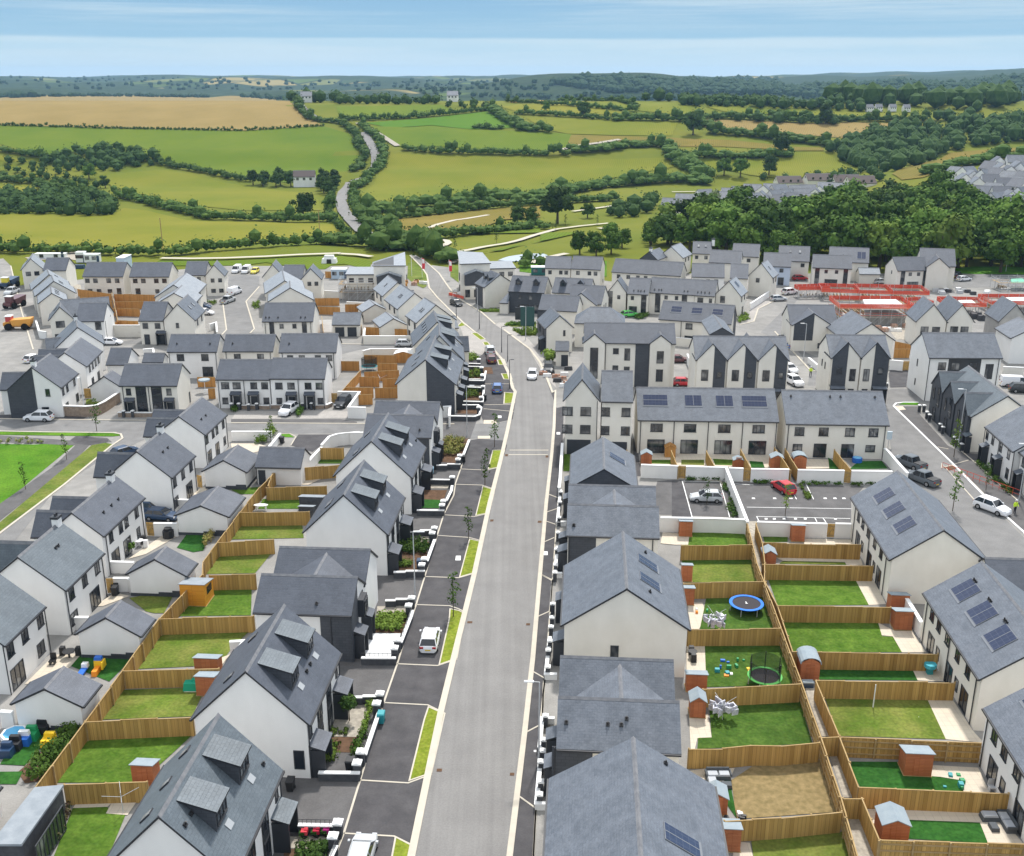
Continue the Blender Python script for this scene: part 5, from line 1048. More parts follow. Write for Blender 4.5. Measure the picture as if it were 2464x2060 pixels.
# ------------------------------------------------------------------ fences
def fence(label, s, h=1.8, m=None, z=1.8, rails=0, group=None, step=2.6, posts=True, pts=None, cap=True):
    """close board fence; s gives the top line as read at height z. rails: -1/1 puts rails and posts on that side"""
    p = pts or [Vector((q.x, q.y)) for q in pick(s, z)]
    a = p[0]; b = MB(); base = Vector((a.x, a.y)); dz = 0.
    fine = []
    for i in range(len(p) - 1):
        k = max(1, round((p[i + 1] - p[i]).length / step)); fine += [p[i].lerp(p[i + 1], t / k) for t in range(k)]
    fine.append(p[-1]); rr = random.Random(label)
    hs = [h + rr.uniform(-.06, .06) for _ in fine]
    for i in range(len(fine) - 1):
        u, v = fine[i] - base, fine[i + 1] - base; d = (v - u).normalized(); n = Vector((-d.y, d.x)) * .025
        hh0 = hs[i]; hh1 = hs[i] + rr.uniform(-.02, .02)
        b.hexa([(u.x + n.x, u.y + n.y, 0), (v.x + n.x, v.y + n.y, 0), (v.x - n.x, v.y - n.y, 0), (u.x - n.x, u.y - n.y, 0),
                (u.x + n.x, u.y + n.y, hh0), (v.x + n.x, v.y + n.y, hh1), (v.x - n.x, v.y - n.y, hh1), (u.x - n.x, u.y - n.y, hh0)])
    root = build(b, 'timber_fence', m or timber, None, (base.x, base.y, 0)); tag(root, label, 'fence', group)
    if cap:
        cb = MB()
        for i in range(len(fine) - 1):
            u, v = fine[i] - base, fine[i + 1] - base; d = (v - u).normalized(); n = Vector((-d.y, d.x)) * .05; q = hs[i] + .02
            cb.hexa([(u.x + n.x, u.y + n.y, q), (v.x + n.x, v.y + n.y, q), (v.x - n.x, v.y - n.y, q), (u.x - n.x, u.y - n.y, q), (u.x + n.x, u.y + n.y, q + .04), (v.x + n.x, v.y + n.y, q + .04), (v.x - n.x, v.y - n.y, q + .04), (u.x - n.x, u.y - n.y, q + .04)])
        build(cb, 'capping', timber_p, root)
    if posts:
        sd_ = rails if rails else 1
        if 'post' not in PART_CACHE:
            pb = MB(); pb.box(-.06, .06, -.06, .06, 0, 1.86); PART_CACHE['post'] = pb.mesh('post', timber_p)
        for i, q in enumerate(fine):
            w_ = q - base; d = (fine[min(i + 1, len(fine) - 1)] - fine[max(0, i - 1)]).normalized(); n = Vector((-d.y, d.x)) * (.09 * sd_)
            link('post', PART_CACHE['post'], root, (w_.x + n.x, w_.y + n.y, 0)).scale = (1, 1, h / 1.8)
    if rails:
        for zr in (.35, .95, 1.5):
            rb = MB()
            for i in range(len(fine) - 1):
                u, v = fine[i] - base, fine[i + 1] - base; d = (v - u).normalized(); n = Vector((-d.y, d.x)) * rails
                a0, a1 = n * .03, n * .11
                rb.hexa([(u.x + a0.x, u.y + a0.y, zr), (v.x + a0.x, v.y + a0.y, zr), (v.x + a1.x, v.y + a1.y, zr), (u.x + a1.x, u.y + a1.y, zr), (u.x + a0.x, u.y + a0.y, zr + .1), (v.x + a0.x, v.y + a0.y, zr + .1), (v.x + a1.x, v.y + a1.y, zr + .1), (u.x + a1.x, u.y + a1.y, zr + .1)])
            build(rb, 'rail', timber_p, root)
    return root
FN = [
 ('long timber spine fence with rails down the middle of the right hand gardens', 'F 405 918 C 455 -10 600 380 720 700 840 1040 960 1400 1075 1800', -1),
 ('timber fence between the car park wall and the strip of lawn right of the road', 'F 0 1056 440 1052', 0), ('timber fence above the garden with the blue trampoline', 'C 10 112 512 102', 0),
 ('timber fence between the blue trampoline and the netted trampoline', 'C 40 392 602 387', 0), ('timber fence below the netted trampoline behind the laundry', 'C 130 752 718 722', 0),
 ('wavy timber fence above the bare straw coloured garden', 'C 45 1112 250 1112 420 1095 600 1098 835 1076', 0), ('timber fence below the bare straw coloured garden', 'C 260 1548 600 1530 970 1492', 0),
 ('timber fence on the near side of the strip garden by the car park', 'F 492 1038 1100 1052', 0), ('timber fence above the first plain lawn backing on the white terrace', 'C 490 0 1158 8', 0),
 ('timber fence between the two plain lawns ending at the orange sheds', 'C 578 250 1265 256', 0), ('timber fence behind the round topped orange shed', 'C 670 527 1550 538', 0),
 ('timber fence above the lawn with the rotary washing line', 'C 815 700 1652 712', 0), ('timber fence with pale rails facing the square orange shed garden', 'C 955 1042 1825 1078', -1),
 ('timber fence below the square orange shed garden', 'C 1070 1347 1978 1382', 0), ('timber fence with pale posts along the bottom right edge', 'C 1190 1660 1400 1668 2067 1690 2300 1700', -1),
 ('timber alley fence beside the lawn with the rotary washing line', 'C 810 700 948 1030', 0), ('timber alley fence beside the square orange shed garden', 'C 955 1045 1070 1345', 0), ('timber alley fence at the bottom beside the apex shed', 'C 1088 1412 1192 1660', 0),
 ('short timber gate fence across the alley by the wavy fence', 'C 845 1045 950 1040', 0), ('short timber gate fence across the alley beside the straw garden', 'C 975 1412 1090 1412', 0), ('timber alley fence beside the car park wall', 'F 455 915 495 1040 510 1160 C 500 100 580 250 672 525', 0),
 ('long timber fence down the middle of the left hand gardens', 'D 1690 612 1600 700 1480 852 1340 1040 1250 1160 A 1220 60 960 328 740 640 510 950 205 1360', 0),
 ('timber fence beside the orange summer house garden', 'A 1262 62 1540 57', 0), ('timber fence below the orange summer house', 'A 960 325 1530 308', 0), ('timber fence above the green covered heap', 'A 740 640 1320 627', 0),
 ('timber fence above the large striped lawn on the left', 'A 510 948 1162 920', 0), ('timber fence above the corner lawn with the airer', 'A 385 1328 885 1312', 0), ('timber fence above the patchy lawn of the dormer house', 'D 1340 1040 1685 1022', 0),
 ('timber fence above the garden with the black barbecue', 'D 1470 858 1905 850', 0), ('timber fence above the garden with the white table', 'D 1640 702 2010 692', 0), ('timber fence beside the twin garages', 'D 1880 582 2110 560', 0), ('timber fence under the curved white wall', 'i 1850 1290 2130 1290', 0),
 ('timber fence closing the garage garden corner', 'D 1680 612 1650 690', 0),
 ('timber fence panel between the first two terrace gardens', 'X 355 570 405 690', 0), ('timber fence panel between the second and third terrace gardens', 'X 615 570 680 690', 0), ('timber fence panel between the third and fourth terrace gardens', 'X 870 555 945 700', 0), ('timber fence panel at the end of the terrace gardens', 'X 1120 545 1240 715', 0),
 ('timber fence panel beside the domed orange shed', 'X 1200 555 1295 710', 0), ('timber fence panel before the paddling pool garden', 'X 1565 560 1690 715', 0), ('narrow timber fence beside the dark alley', 'E 1760 470 1790 560', 0),
]
for lab, s, r_ in FN: fence(lab, s, rails=r_)
def gate(label, s, z=1.8, m=None):
    p = pick(s, z); a, b = p[0].xy, p[1].xy; d = (b - a); hd = atan2(d.y, d.x); wd = d.length; mb = MB(); mb.box(0, wd, -.03, .03, .06, 1.75)
    root = build(mb, 'wooden_gate', m or timber, None, (a.x, a.y, 0), hd); tag(root, label, 'gate')
    f = MB(); f.box(.03, wd - .03, -.08, -.03, .25, .37); f.box(.03, wd - .03, -.08, -.03, 1.4, 1.52); f.hexa([(.05, -.07, .38), (.17, -.07, .38), (.17, -.03, .38), (.05, -.03, .38), (wd - .17, -.07, 1.4), (wd - .05, -.07, 1.4), (wd - .05, -.03, 1.4), (wd - .17, -.03, 1.4)]); build(f, 'brace', timber_p, root)
    k = MB(); k.tube((wd - .15, -.1, .95), (wd - .15, -.1, 1.1), .03); build(k, 'handle', steel_d, root)
for lab, s in (('wooden gate in the white wall behind the first terrace gardens', 'X 408 682 465 687'), ('wooden gate in the white wall below the fourth terrace garden', 'X 895 702 948 704'), ('wooden gate in the white wall before the pair of houses', 'X 1645 716 1695 718'), ('wooden gate in the car park wall beside the orange shed', 'F 898 916 942 918'),
               ('wooden gate beside the white house with the patio door', 'V 1335 1005 1420 1000'), ('wooden gate between the white house and the corner garage', 'h 1005 572 1090 570'), ('wooden gate in the wall beside the slate corner terrace', 'g 645 1545 725 1545'), ('wooden gate under the right edge gable', 'g 2010 1620 2080 1620'),
               ('reddish wooden gate beside the terrace with porches', 'i 1985 628 2055 628'), ('dark gate beside the two blue cars', 'D 900 912 945 915'), ('wooden gate beside the garage with the dark side door', 'D 1212 620 1240 625')):
    gate(lab, s)
# orange new fences of the unfinished gardens
FO = [('new orange fence along the top of the yard behind the pale terrace', 'c 250 715 490 712'), ('new orange fence beside the double garage', 'c 440 720 450 985'), ('new orange fence above the white yard wall', 'c 490 990 1035 1020'), ('new orange fence at the back of the long cream wall', 'c 480 1325 870 1325'),
      ('new orange fence beside the covered trampoline', 'c 640 1420 880 1425'), ('new orange fence before the long ribbed shed', 'c 480 1530 680 1520 900 1510'), ('new orange fence stepping down to the white house', 'c 190 1400 420 1400'), ('new orange fence with sloping rails beside the white end wall', 'j 440 60 215 300'), ('new orange fence across the middle of the yard', 'j 420 135 660 140'),
      ('new orange fence beside the bare rotary dryer', 'j 700 160 900 150'), ('new orange fence along the near end of the yard', 'j 250 265 590 265'), ('new orange fence before the half slate gable', 'j 610 270 880 270'), ('new orange fence behind the white boundary wall', 'j 410 350 580 345'), ('wide new fence facing the eight windowed pair', 'a 930 530 1340 590'), ('wide new fence facing the house with the toy', 'a 1370 590 1860 600'),
      ('new fence dividing the two wide gardens', 'a 1345 570 1420 920'), ('new fence rows across the left wide garden', 'a 960 620 1350 680'), ('new fence below the left wide garden', 'a 1230 760 1380 765'), ('new fence below the small green lawn', 'a 1255 915 1400 925'), ('new fence along the far side of the stub street house', 'a 1400 760 1680 770'), ('new fence behind the stub street house', 'a 1400 905 1660 912'), ('new fence in the yard before the wing house', 'a 1380 680 1840 680'),
      ('new fence beside the small gabled house by the pavilion', 'b 1680 535 1830 540'), ('new fence behind the ribbed terrace', 'b 1790 640 2080 640'), ('new fence across the yard of the ribbed terrace', 'b 1810 740 2090 750'), ('new fence beside the pair with dark door panels', 'b 1870 850 1890 1040'), ('new fence in the yard of the white pair with the open door', 'i 370 440 585 440'), ('new fence beside the parasol', 'i 500 580 585 575'), ('new fence before the pavilion wing', 'c 10 315 130 320'), ('new fence beside the twin slate gabled pair', 'f 1570 1310 1760 1350'), ('new fence along the yard of the tall white house', 'f 1560 1400 1750 1400')]
for lab, s in FO: fence(lab, s, m=timber_n, posts=False)
# ------------------------------------------------------------------ rendered garden walls
def wall(label, s, h=1.9, th=.25, m=None, z=None, cm=None, pts=None, name='garden_wall', group=None):
    p = pts or [q.xy for q in pick(s, h if z is None else z)]
    base = p[0]; q = [v - base for v in p]
    mb = ribbon('', q, th, h - .08, None, 0, mb=MB()); root = build(mb, name, m or cream, None, (base.x, base.y, 0)); tag(root, label, 'wall', group)
    c = ribbon('', q, th + .14, .1, None, h - .08, mb=MB()); build(c, 'coping', cm or coping, root); return root
WL = [('white wall behind the first terrace garden', 'X 132 672 408 682', 1.9), ('white wall behind the second terrace garden', 'X 467 686 755 692', 1.9), ('white wall behind the third terrace garden', 'X 785 696 893 700', 1.9), ('white wall behind the fourth terrace garden', 'X 950 704 1232 707', 1.9), ('white wall behind the garden with the domed shed', 'X 1297 711 1643 716', 1.9), ('white wall behind the garden with the paddling pool', 'X 1697 718 2000 722', 1.9),
      ('tall white wall dividing the two parking courts', 'F 272 568 405 905', 1.9), ('white wall along the near side of the parking court with the silver car', 'Y 1520 1285 F 65 882 200 884 395 892', 1.9), ('white wall along the near side of the red car parking court', 'F 465 905 893 917', 1.9), ('short white wall beside the car park gate', 'F 945 916 1040 918', 1.9), ('white wall along the street beside the parked pickups', 'k 425 1095 470 1130 590 1270 700 1390', 1.9),
      ('white wall of the open garage courtyard', 'E 1365 425 1352 640 1345 700', 1.6), ('short white wall before the dark slate gable', 'Y 1090 612 1175 615', 1.9), ('low white wall closing the side of the two sheds', 'C 1345 175 1450 345', 1.7), ('curved white wall at the corner of the cross street', 'i 1870 1250 1960 1150 2060 1118 E 100 355 j 330 805 470 800', 1.9), ('white stepped wall beside the twin garages', 'i 1870 1275 1760 1390 1640 1530', 1.6), ('long low white wall along the cross street', 'i 785 1090 1270 1090', 1.5), ('white wall running from the planted bed to the garages', 'i 1370 1110 1240 1270', 1.2),
      ('white wall round the parked dark car', 'j 160 308 425 312 290 495 500 500', 1.9), ('white wall panel beside the half slate gable drive', 'j 1430 490 1515 485 1505 600', 1.9), ('long cream wall along the back street', 'c 475 1090 1040 1090', 1.8), ('curved cream wall end beside the orange fence', 'c 475 1090 490 995', 1.8), ('cream wall on the near side of the back street', 'c 465 1270 560 1245 1065 1245', 1.6), ('white retaining wall beside the white house with the patio door', 'V 870 1495 1115 1495', 1.4), ('white wall with a rounded top beside the bins', 'V 1425 1000 1610 1000 1660 1030', 1.6), ('white retaining wall of the potted shrub patio', 'V 1350 790 1690 800', 1.4), ('white wall beside the black barrel in the patio garden', 'D 945 918 1090 920', 1.7), ('white retaining wall of the chimney house garden', 'D 1070 772 1185 775', 1.4), ('white wall beside the artificial turf garden', 'A 0 880 75 885', 1.6), ('low white wall behind the near dormer house', 'A 1385 460 1475 455 1390 570', 1.5),
      ('white curved boundary arch behind the small low garage', 'a 1720 1250 1840 1240 1850 1290', 1.2), ('cream yard wall with a dark opening between two houses', 'a 1265 960 1690 960', 2.6), ('white garden wall of the rooflight gable', 'a 430 900 470 1030 555 1040', 1.6), ('white yard wall beside the stub street', 'b 520 950 600 925 610 1040', 1.5), ('cream wall behind the scaffolded block', 'c 0 545 270 560', 1.8), ('cream wall beside the small pale garages', 'c 270 680 560 690', 1.6), ('long white ramp wall below the dark parked cars', 'e 1730 850 1990 680', 1.6), ('low white wall beside the twin slate gabled pair', 'f 530 1500 640 1590', 1.2), ('cream wall with a gate beside the tall white house', 'g 490 1530 650 1545', 1.9), ('cream wall under the right edge gable', 'g 1850 1610 2100 1620', 1.9), ('cream wall behind the solar pair', 'T 1690 270 1930 290', 1.8), ('white wall beside the triple gabled terrace', 'T 1860 480 1900 560', 1.8), ('white low wall beside the junction garden', 'e 800 1270 1030 1260 1050 1320', 1.2)]
for lab, s, h in WL: wall(lab, s, h, m=white if 'white' in lab else cream)
stone = brick_mat('rubble_stone', (.34, .25, .18), (.26, .19, .145), (.20, .16, .13), .45, .18, .03, rough=.9, spec=.15, ncol=(.42, .34, .27), nscale=2.0, namt=.6)
wall('curved brown stone wall with white coping beside the corner house', 'h 680 775 1030 785 1150 775 1250 730 1440 605', 1.8, .35, stone)
wall('low brown stone wall before the pair with dark square bays', 'h 1420 858 1830 862', .8, .3, stone); wall('low brown stone wall before the left pair of porch houses', 'i 870 770 1240 775', .7, .3, stone); wall('low brown stone wall before the right pair of porch houses', 'i 1260 765 1440 765', .7, .3, stone); wall('low brown stone wall beside the reddish gate', 'i 1760 770 1930 765 1990 740', .7, .3, stone)
# dark low front walls with white copings and capped pillars, left side of the street
blk = mat('block_dark', (.060, .062, .070), .85, .2, col2=(.085, .088, .095), scale=2.5)
def pillar_mesh():
    def mk(b): b.box(-.28, .28, -.28, .28, 0, 1.25, 0); b.box(-.36, .36, -.36, .36, 1.25, 1.38, 1); b.prism([(-.36, 1.38), (.36, 1.38), (0, 1.46)], 'y', -.3, .3, 1)
    return shared('gp', 'pillar', mk, [blk, coping])
def front_wall(label, segs, pillars, h=.8, rail=False):
    p = [v.xy for v in pick(segs[0], h)]; base = p[0]; root = None
    for s in segs:
        q = [v.xy - base for v in pick(s, h)]; mb = ribbon('', q, .22, h - .08, None, 0, mb=MB())
        if root is None: root = build(mb, 'front_wall', blk, None, (base.x, base.y, 0)); tag(root, label, 'wall')
        else: build(mb, 'return_wall', blk, root)
        build(ribbon('', q, .34, .1, None, h - .08, mb=MB()), 'coping', coping, root)
        if rail:
            a, b_ = q[0], q[-1]; d = (b_ - a); mb = MB()
            for k in range(9):
                t = a + d * (k / 8); mb.tube((t.x, t.y, h), (t.x, t.y, h + .45), .02, n=5)
            mb.tube((a.x, a.y, h + .45), (b_.x, b_.y, h + .45), .025, n=5); build(mb, 'railing', steel_d, root)
    for s in pillars:
        v = P1(s, 1.42).xy - base; link('pillar', pillar_mesh(), root, (v.x, v.y, 0), -HS)
FWL = [('low front wall with red flowers and two white capped pillars at the bottom', ['o 385 1270 820 1278', 'o 845 1520 760 1700'], ['o 862 1228', 'o 805 1390'], True),
       ('low front wall with pillars round the gravel garden with the round topiary', ['n 670 985 860 985', 'n 860 972 1040 972', 'n 1060 1165 900 1640 o 1190 430', 'o 630 640 1130 645'], ['n 1070 930', 'n 1030 1045', 'o 1140 375', 'o 1095 510'], False),
       ('low front wall with railings round the white gravel garden', ['n 845 510 1265 512', 'n 1320 330 1450 0 m 1060 1440'], ['n 1245 380', 'n 1280 285'], True),
       ('low stepped front wall beside the tall street lamp', ['m 735 1322 860 1320', 'm 860 1305 1010 1305'], ['m 1050 1280', 'm 1015 1370'], False),
       ('low front wall round the dense green shrub bed', ['m 835 980 980 978', 'm 980 966 1210 966', 'm 1235 850 1330 590'], ['m 1205 810', 'm 1175 880'], False), ('low stepped front wall below the wide dark drive', ['m 1020 495 1150 493', 'm 1150 480 1290 476'], ['m 1325 440', 'm 1300 500'], False),
       ('low front wall round the bright green mat of lawn', ['m 1115 235 1445 238', 'm 1470 120 1530 0 j 1540 1440'], ['m 1435 115', 'm 1418 165'], False), ('low front wall above the small lawn mat', ['j 1270 1365 1555 1372'], ['j 1540 1330'], False), ('low front wall round the long grass bed at the crossing', ['j 1350 1195 1480 1193', 'j 1480 1180 1640 1182', 'j 1660 1110 1745 890'], ['j 1610 1115', 'j 1632 1070'], False),
       ('curved front wall round the bare corner bed beside the lamp', ['j 1620 470 1850 470 1890 500 1870 585 1810 608 1510 602'], ['j 1860 490'], False), ('front wall nearest the dark slate half gable', ['j 1665 425 1905 432 1925 260'], ['j 1890 370'], False), ('front wall between the two leafy beds on the bend', ['j 1720 255 1895 262'], ['j 1910 240'], False), ('front wall beside the red edged bed on the bend', ['j 1720 175 1925 178', 'j 1925 170 1945 60'], ['j 1905 110'], False), ('front wall before the middle of the bend terrace', ['c 1700 1455 1900 1460'], ['c 1895 1465'], False), ('front wall at the far end of the bend terrace', ['c 1700 1420 1880 1425'], ['c 1860 1365'], False), ('front wall opposite the maroon parked car', ['c 1660 1610 1930 1610'], ['c 1905 1550'], False)]
for lab, sg, pl, rl in FWL: front_wall(lab, sg, pl, rail=rl)
gp = None
def gate_pillar(s, label, group):
    global gp
    v = P1(s, 1.4)
    o = link('gate_pillar', pillar_mesh(), None, (v.x, v.y, 0), -HS); o.scale = (.72, .72, .85); tag(o, label, 'pillar', group)
for s in ['B 1280 218', 'B 1275 300', 'B 1270 355', 'B 1263 440', 'B 1253 495', 'B 1250 595', 'B 1236 890', 'B 1225 1035', 'B 1218 1100', 'B 1208 1165', 'B 1207 1285', 'B 1200 1362', 'E 1356 712', 'E 1350 775', 'E 1345 870', 'E 1339 962', 'E 1331 1065', 'E 1324 1160', 'E 1320 1207']:
    gate_pillar(s, 'white capped dark gate pillar in the row of front gardens right of the main road', 'gate pillars along the right of the main road')
for s in ['k 850 557', 'k 905 557', 'k 940 635', 'k 970 668', 'k 1098 780', 'k 1130 815', 'k 1270 935', 'k 1305 970', 'k 1358 1018']:
    gate_pillar(s, 'white capped dark pillar before the dark slate fronted terrace on the right', 'gate pillars before the dark fronted terrace')
for s in ['g 290 1945', 'f 590 1945', 'f 570 1945', 'k 290 293', 'k 390 293', 'k 452 293', 'I 925 918', 'I 965 918', 'I 265 918', 'I 450 918', 'I 200 918']:
    if s[0] in 'kI': gate_pillar(s, 'white capped dark pillar before the peaked slate fronted houses', 'gate pillars before the peaked houses')
for s in ['i 780 735', 'i 868 735', 'i 985 745', 'i 1085 735', 'i 1415 730', 'i 1520 728', 'i 1637 730', 'i 1745 730', 'h 1480 822', 'h 1590 822', 'h 1915 825']:
    gate_pillar(s, 'white capped dark pillar beside a porch of the white pairs on the left', 'gate pillars before the porch houses')
LWR = [('B 1290 920 1215 920 1200 1100', 'below the nearest solar roof'), ('B 1305 655 1238 655 1262 430', 'beside the nearest blue slated double roof'), ('B 1310 1435 1182 1435 1205 1170', 'at the bottom right of the road'), ('E 1390 908 1335 908 1355 710', 'beside the far double roof'), ('E 1365 1225 1320 1225 1335 1060', 'beside the single window gable')]
for s, wh in LWR: wall('low white front wall right of the main road ' + wh, s, .6, .22, m=white, name='front_wall')
# ------------------------------------------------------------------ sheds
def shed(label, s, w=1.9, d=1.6, h=2.0, kind='apex', m=None, rm=None, rz=None, name='garden_shed', cat='shed'):
    p = P1(s); rz = -HS if rz is None else radians(rz)
    b = MB(); h0 = h * .78
    if kind == 'pent': b.hexa([(-w/2, -d/2, .08), (w/2, -d/2, .08), (w/2, d/2, .08), (-w/2, d/2, .08), (-w/2, -d/2, h), (w/2, -d/2, h), (w/2, d/2, h0), (-w/2, d/2, h0)])
    else: b.prism([(-w/2, .08), (w/2, .08), (w/2, h0), (0, h), (-w/2, h0)], 'y', -d/2, d/2)
    root = build(b, name, m or shed_m, None, p, rz); tag(root, label, cat)
    r = MB(); o = .1
    if kind == 'pent': r.hexa([(-w/2-o, -d/2-o, h+.02), (w/2+o, -d/2-o, h+.02), (w/2+o, d/2+o, h0+.0), (-w/2-o, d/2+o, h0+.0), (-w/2-o, -d/2-o, h+.08), (w/2+o, -d/2-o, h+.08), (w/2+o, d/2+o, h0+.07), (-w/2-o, d/2+o, h0+.07)])
    elif kind == 'dome':
        n = 8; pr = [(-(w/2+o)*cos(pi*i/n), h0-.05+(h-h0+.12)*sin(pi*i/n)) for i in range(n+1)]
        r.prism(pr + [(x*.93, z-.05) for x, z in reversed(pr)], 'y', -d/2-o, d/2+o)
    else:
        sl = (h-h0)/(w/2)
        for sg in (-1, 1): r.hexa([(0, -d/2-o, h), (sg*(w/2+o), -d/2-o, h0-sl*o), (sg*(w/2+o), d/2+o, h0-sl*o), (0, d/2+o, h), (0, -d/2-o, h+.07), (sg*(w/2+o), -d/2-o, h0-sl*o+.07), (sg*(w/2+o), d/2+o, h0-sl*o+.07), (0, d/2+o, h+.07)])
    build(r, 'roof', rm or felt_b, root)
    k = MB(); k.box(-.38, .38, -d/2-.04, -d/2, .12, 1.62); k.box(-.34, .34, -d/2-.06, -d/2-.04, .5, .58); k.box(-.34, .34, -d/2-.06, -d/2-.04, 1.2, 1.28); build(k, 'door', m or shed_m, root)
    f = MB(); f.box(-w/2-.06, w/2+.06, -d/2-.06, d/2+.06, 0, .08); build(f, 'base', timber_p, root); return root
for a in [('round topped orange shed beside the long spine fence', 'C 758 660', 1.7, 2., 2.3, 'dome'), ('square orange shed with a grey roof on the artificial lawn', 'C 1405 1238', 2.1, 1.6, 2.1, 'pent'), ('apex roofed orange shed at the corner of the paved bottom garden', 'C 1262 1625', 1.9, 1.9, 2.0, 'apex'), ('tall orange shed against the slated house beside the white laundry', 'C 92 895', 1.3, 1.5, 2.1, 'apex'),
          ('orange shed on the patio beside the low white wall', 'C 1322 372', 1.7, 1.5, 2.1, 'pent'), ('orange shed hidden behind the patio fence by the white wall', 'C 1300 268', 1.8, 1.4, 2., 'pent'), ('grey roofed shed in the corner of the bare straw garden', 'C 205 1470', 1.5, 1.5, 1.9, 'apex'), ('shed roof behind the bottom fence of the straw garden', 'C 292 1690', 1.2, 1.5, 2., 'pent'), ('low shed with a grey roof beside the netted trampoline', 'C 85 745', 1.8, 1.2, 1.8, 'pent'),
          ('orange shed by the white car park wall near the double roof', 'F 22 985', 1.5, 1.4, 2., 'pent'), ('orange shed in front of the white wall of the red car court', 'F 706 1015', 1.5, 1.4, 2.1, 'pent'), ('small apex shed at the start of the spine fence', 'F 530 1160', 1.4, 1.6, 1.9, 'apex'), ('narrow orange shed at the back of the blue trampoline garden', 'Z 1845 810', 1.1, 1.3, 2., 'pent'), ('narrow reddish shed below the trampoline fence', 'Z 1870 1100', 1.0, 1.5, 2., 'pent'),
          ('orange shed in the first terrace garden', 'X 168 662', 1.5, 1.3, 1.9, 'apex'), ('orange shed at the end of the fourth terrace garden', 'X 1132 690', 1.7, 1.5, 2.0, 'apex'), ('domed orange shed beside the pair of houses', 'X 1300 693', 1.8, 1.6, 2.1, 'dome'), ('low shed in the third terrace garden behind the wall', 'X 850 690', 1.4, 1.2, 1.5, 'apex'),
          ('brown shed beside the green covered heap', 'A 1262 765', 1.7, 1.5, 2., 'pent'), ('grey topped shed behind the near dormer roof', 'A 888 1302', 1.7, 1.3, 1.9, 'pent'), ('flat grey roofed shed beside the striped fence', 'A 1262 640', 2.2, 1.2, 1.7, 'pent')]:
    shed(*a)
so = shed('bright orange summer house with a grey felt roof', 'A 1195 215', 2.6, 2.5, 2.5, 'pent', shed_o, felt)
wn = MB(); wn.box(1.3, 1.34, -.6, .7, 1.1, 1.9); build(wn, 'window', glass_m, so)
shed('wooden playhouse in the first terrace garden', 'X 345 612', 1.5, 1.2, 1.9, 'apex', timber_n, timber_n, name='playhouse', cat='playhouse')
shed('grey pent shed in the white table garden', 'D 1930 830', 3.0, 1.6, 1.9, 'pent', blk, felt); shed('flat grey shed beside the black barbecue', 'D 1895 880', 1.8, 1.2, 1.6, 'pent', blk, felt)
shed('long ribbed white topped shed in the orange fenced yard', 'c 970 1400', 3.6, 2.6, 2.3, 'apex', timber_n, bwhite)
# garden room in the bottom left garden
gpts = [v.xy for v in pick('A 210 1345 385 1330 130 1690 -60 1690', 2.6)]; gb = gpts[0]; mb = MB()
q = [v - gb for v in gpts]; ar = sum(q[i].x*q[(i+1) % 4].y-q[(i+1) % 4].x*q[i].y for i in range(4))
if ar < 0: q.reverse()
cq = sum(q, Vector((0, 0)))/4; qi = [v.lerp(cq, .05) for v in q]
mb.hexa([(v.x, v.y, 0) for v in qi]+[(v.x, v.y, 2.5) for v in qi]); groom = build(mb, 'garden_room', blk, None, (gb.x, gb.y, 0)); tag(groom, 'dark garden room with a flat grey roof and tall windows', 'garden room')
mb = MB(); mb.hexa([(v.x, v.y, 2.5) for v in q]+[(v.x, v.y, 2.68) for v in q]); build(mb, 'roof', [felt], groom)
ea, eb = [v.xy-gb for v in pick('A 385 1400 150 1756', 2.5)]; dd = (eb-ea).normalized(); hd = atan2(dd.y, dd.x)
for t in (.18, .36, .54, .72):
    c_ = ea.lerp(eb, t)*.985; put_win(groom, Matrix.Translation((c_.x+.12, c_.y, 0)) @ Matrix.Rotation(hd+pi, 4, 'Z'), 0, 1.2, 1.1, 2.1, 'p', False)
# ------------------------------------------------------------------ vehicles
def paint(n, c, r=.28): return mat('car_paint_'+n, c, r, .6)
tyre_m = mat('tyre', (.018, .018, .018), .9, .1); rim_m = mat('rim', (.35, .35, .36), .35, .5, metal=.6); tail_m = mat('tail_lamp', (.35, .012, .015), .25, .5); head_m = mat('head_lamp', (.75, .77, .80), .15, .6); plate_y = mat('number_plate_yellow', (.75, .52, .05), .5, .3); carglass = mat('car_glass', (.012, .015, .02), .06, .8)
CARS = {}
def loft(b, rings, mi=0):
    k = len(b.v); n = len(rings[0])
    for r in rings: b.v += r
    for i in range(len(rings)-1):
        for j in range(n):
            j2 = (j+1) % n; b.f.append((k+i*n+j, k+i*n+j2, k+(i+1)*n+j2, k+(i+1)*n+j)); b.m.append(mi)
    b.f.append(tuple(range(k, k+n))); b.f.append(tuple(range(k+(len(rings)-1)*n, k+len(rings)*n))); b.m += [mi, mi]
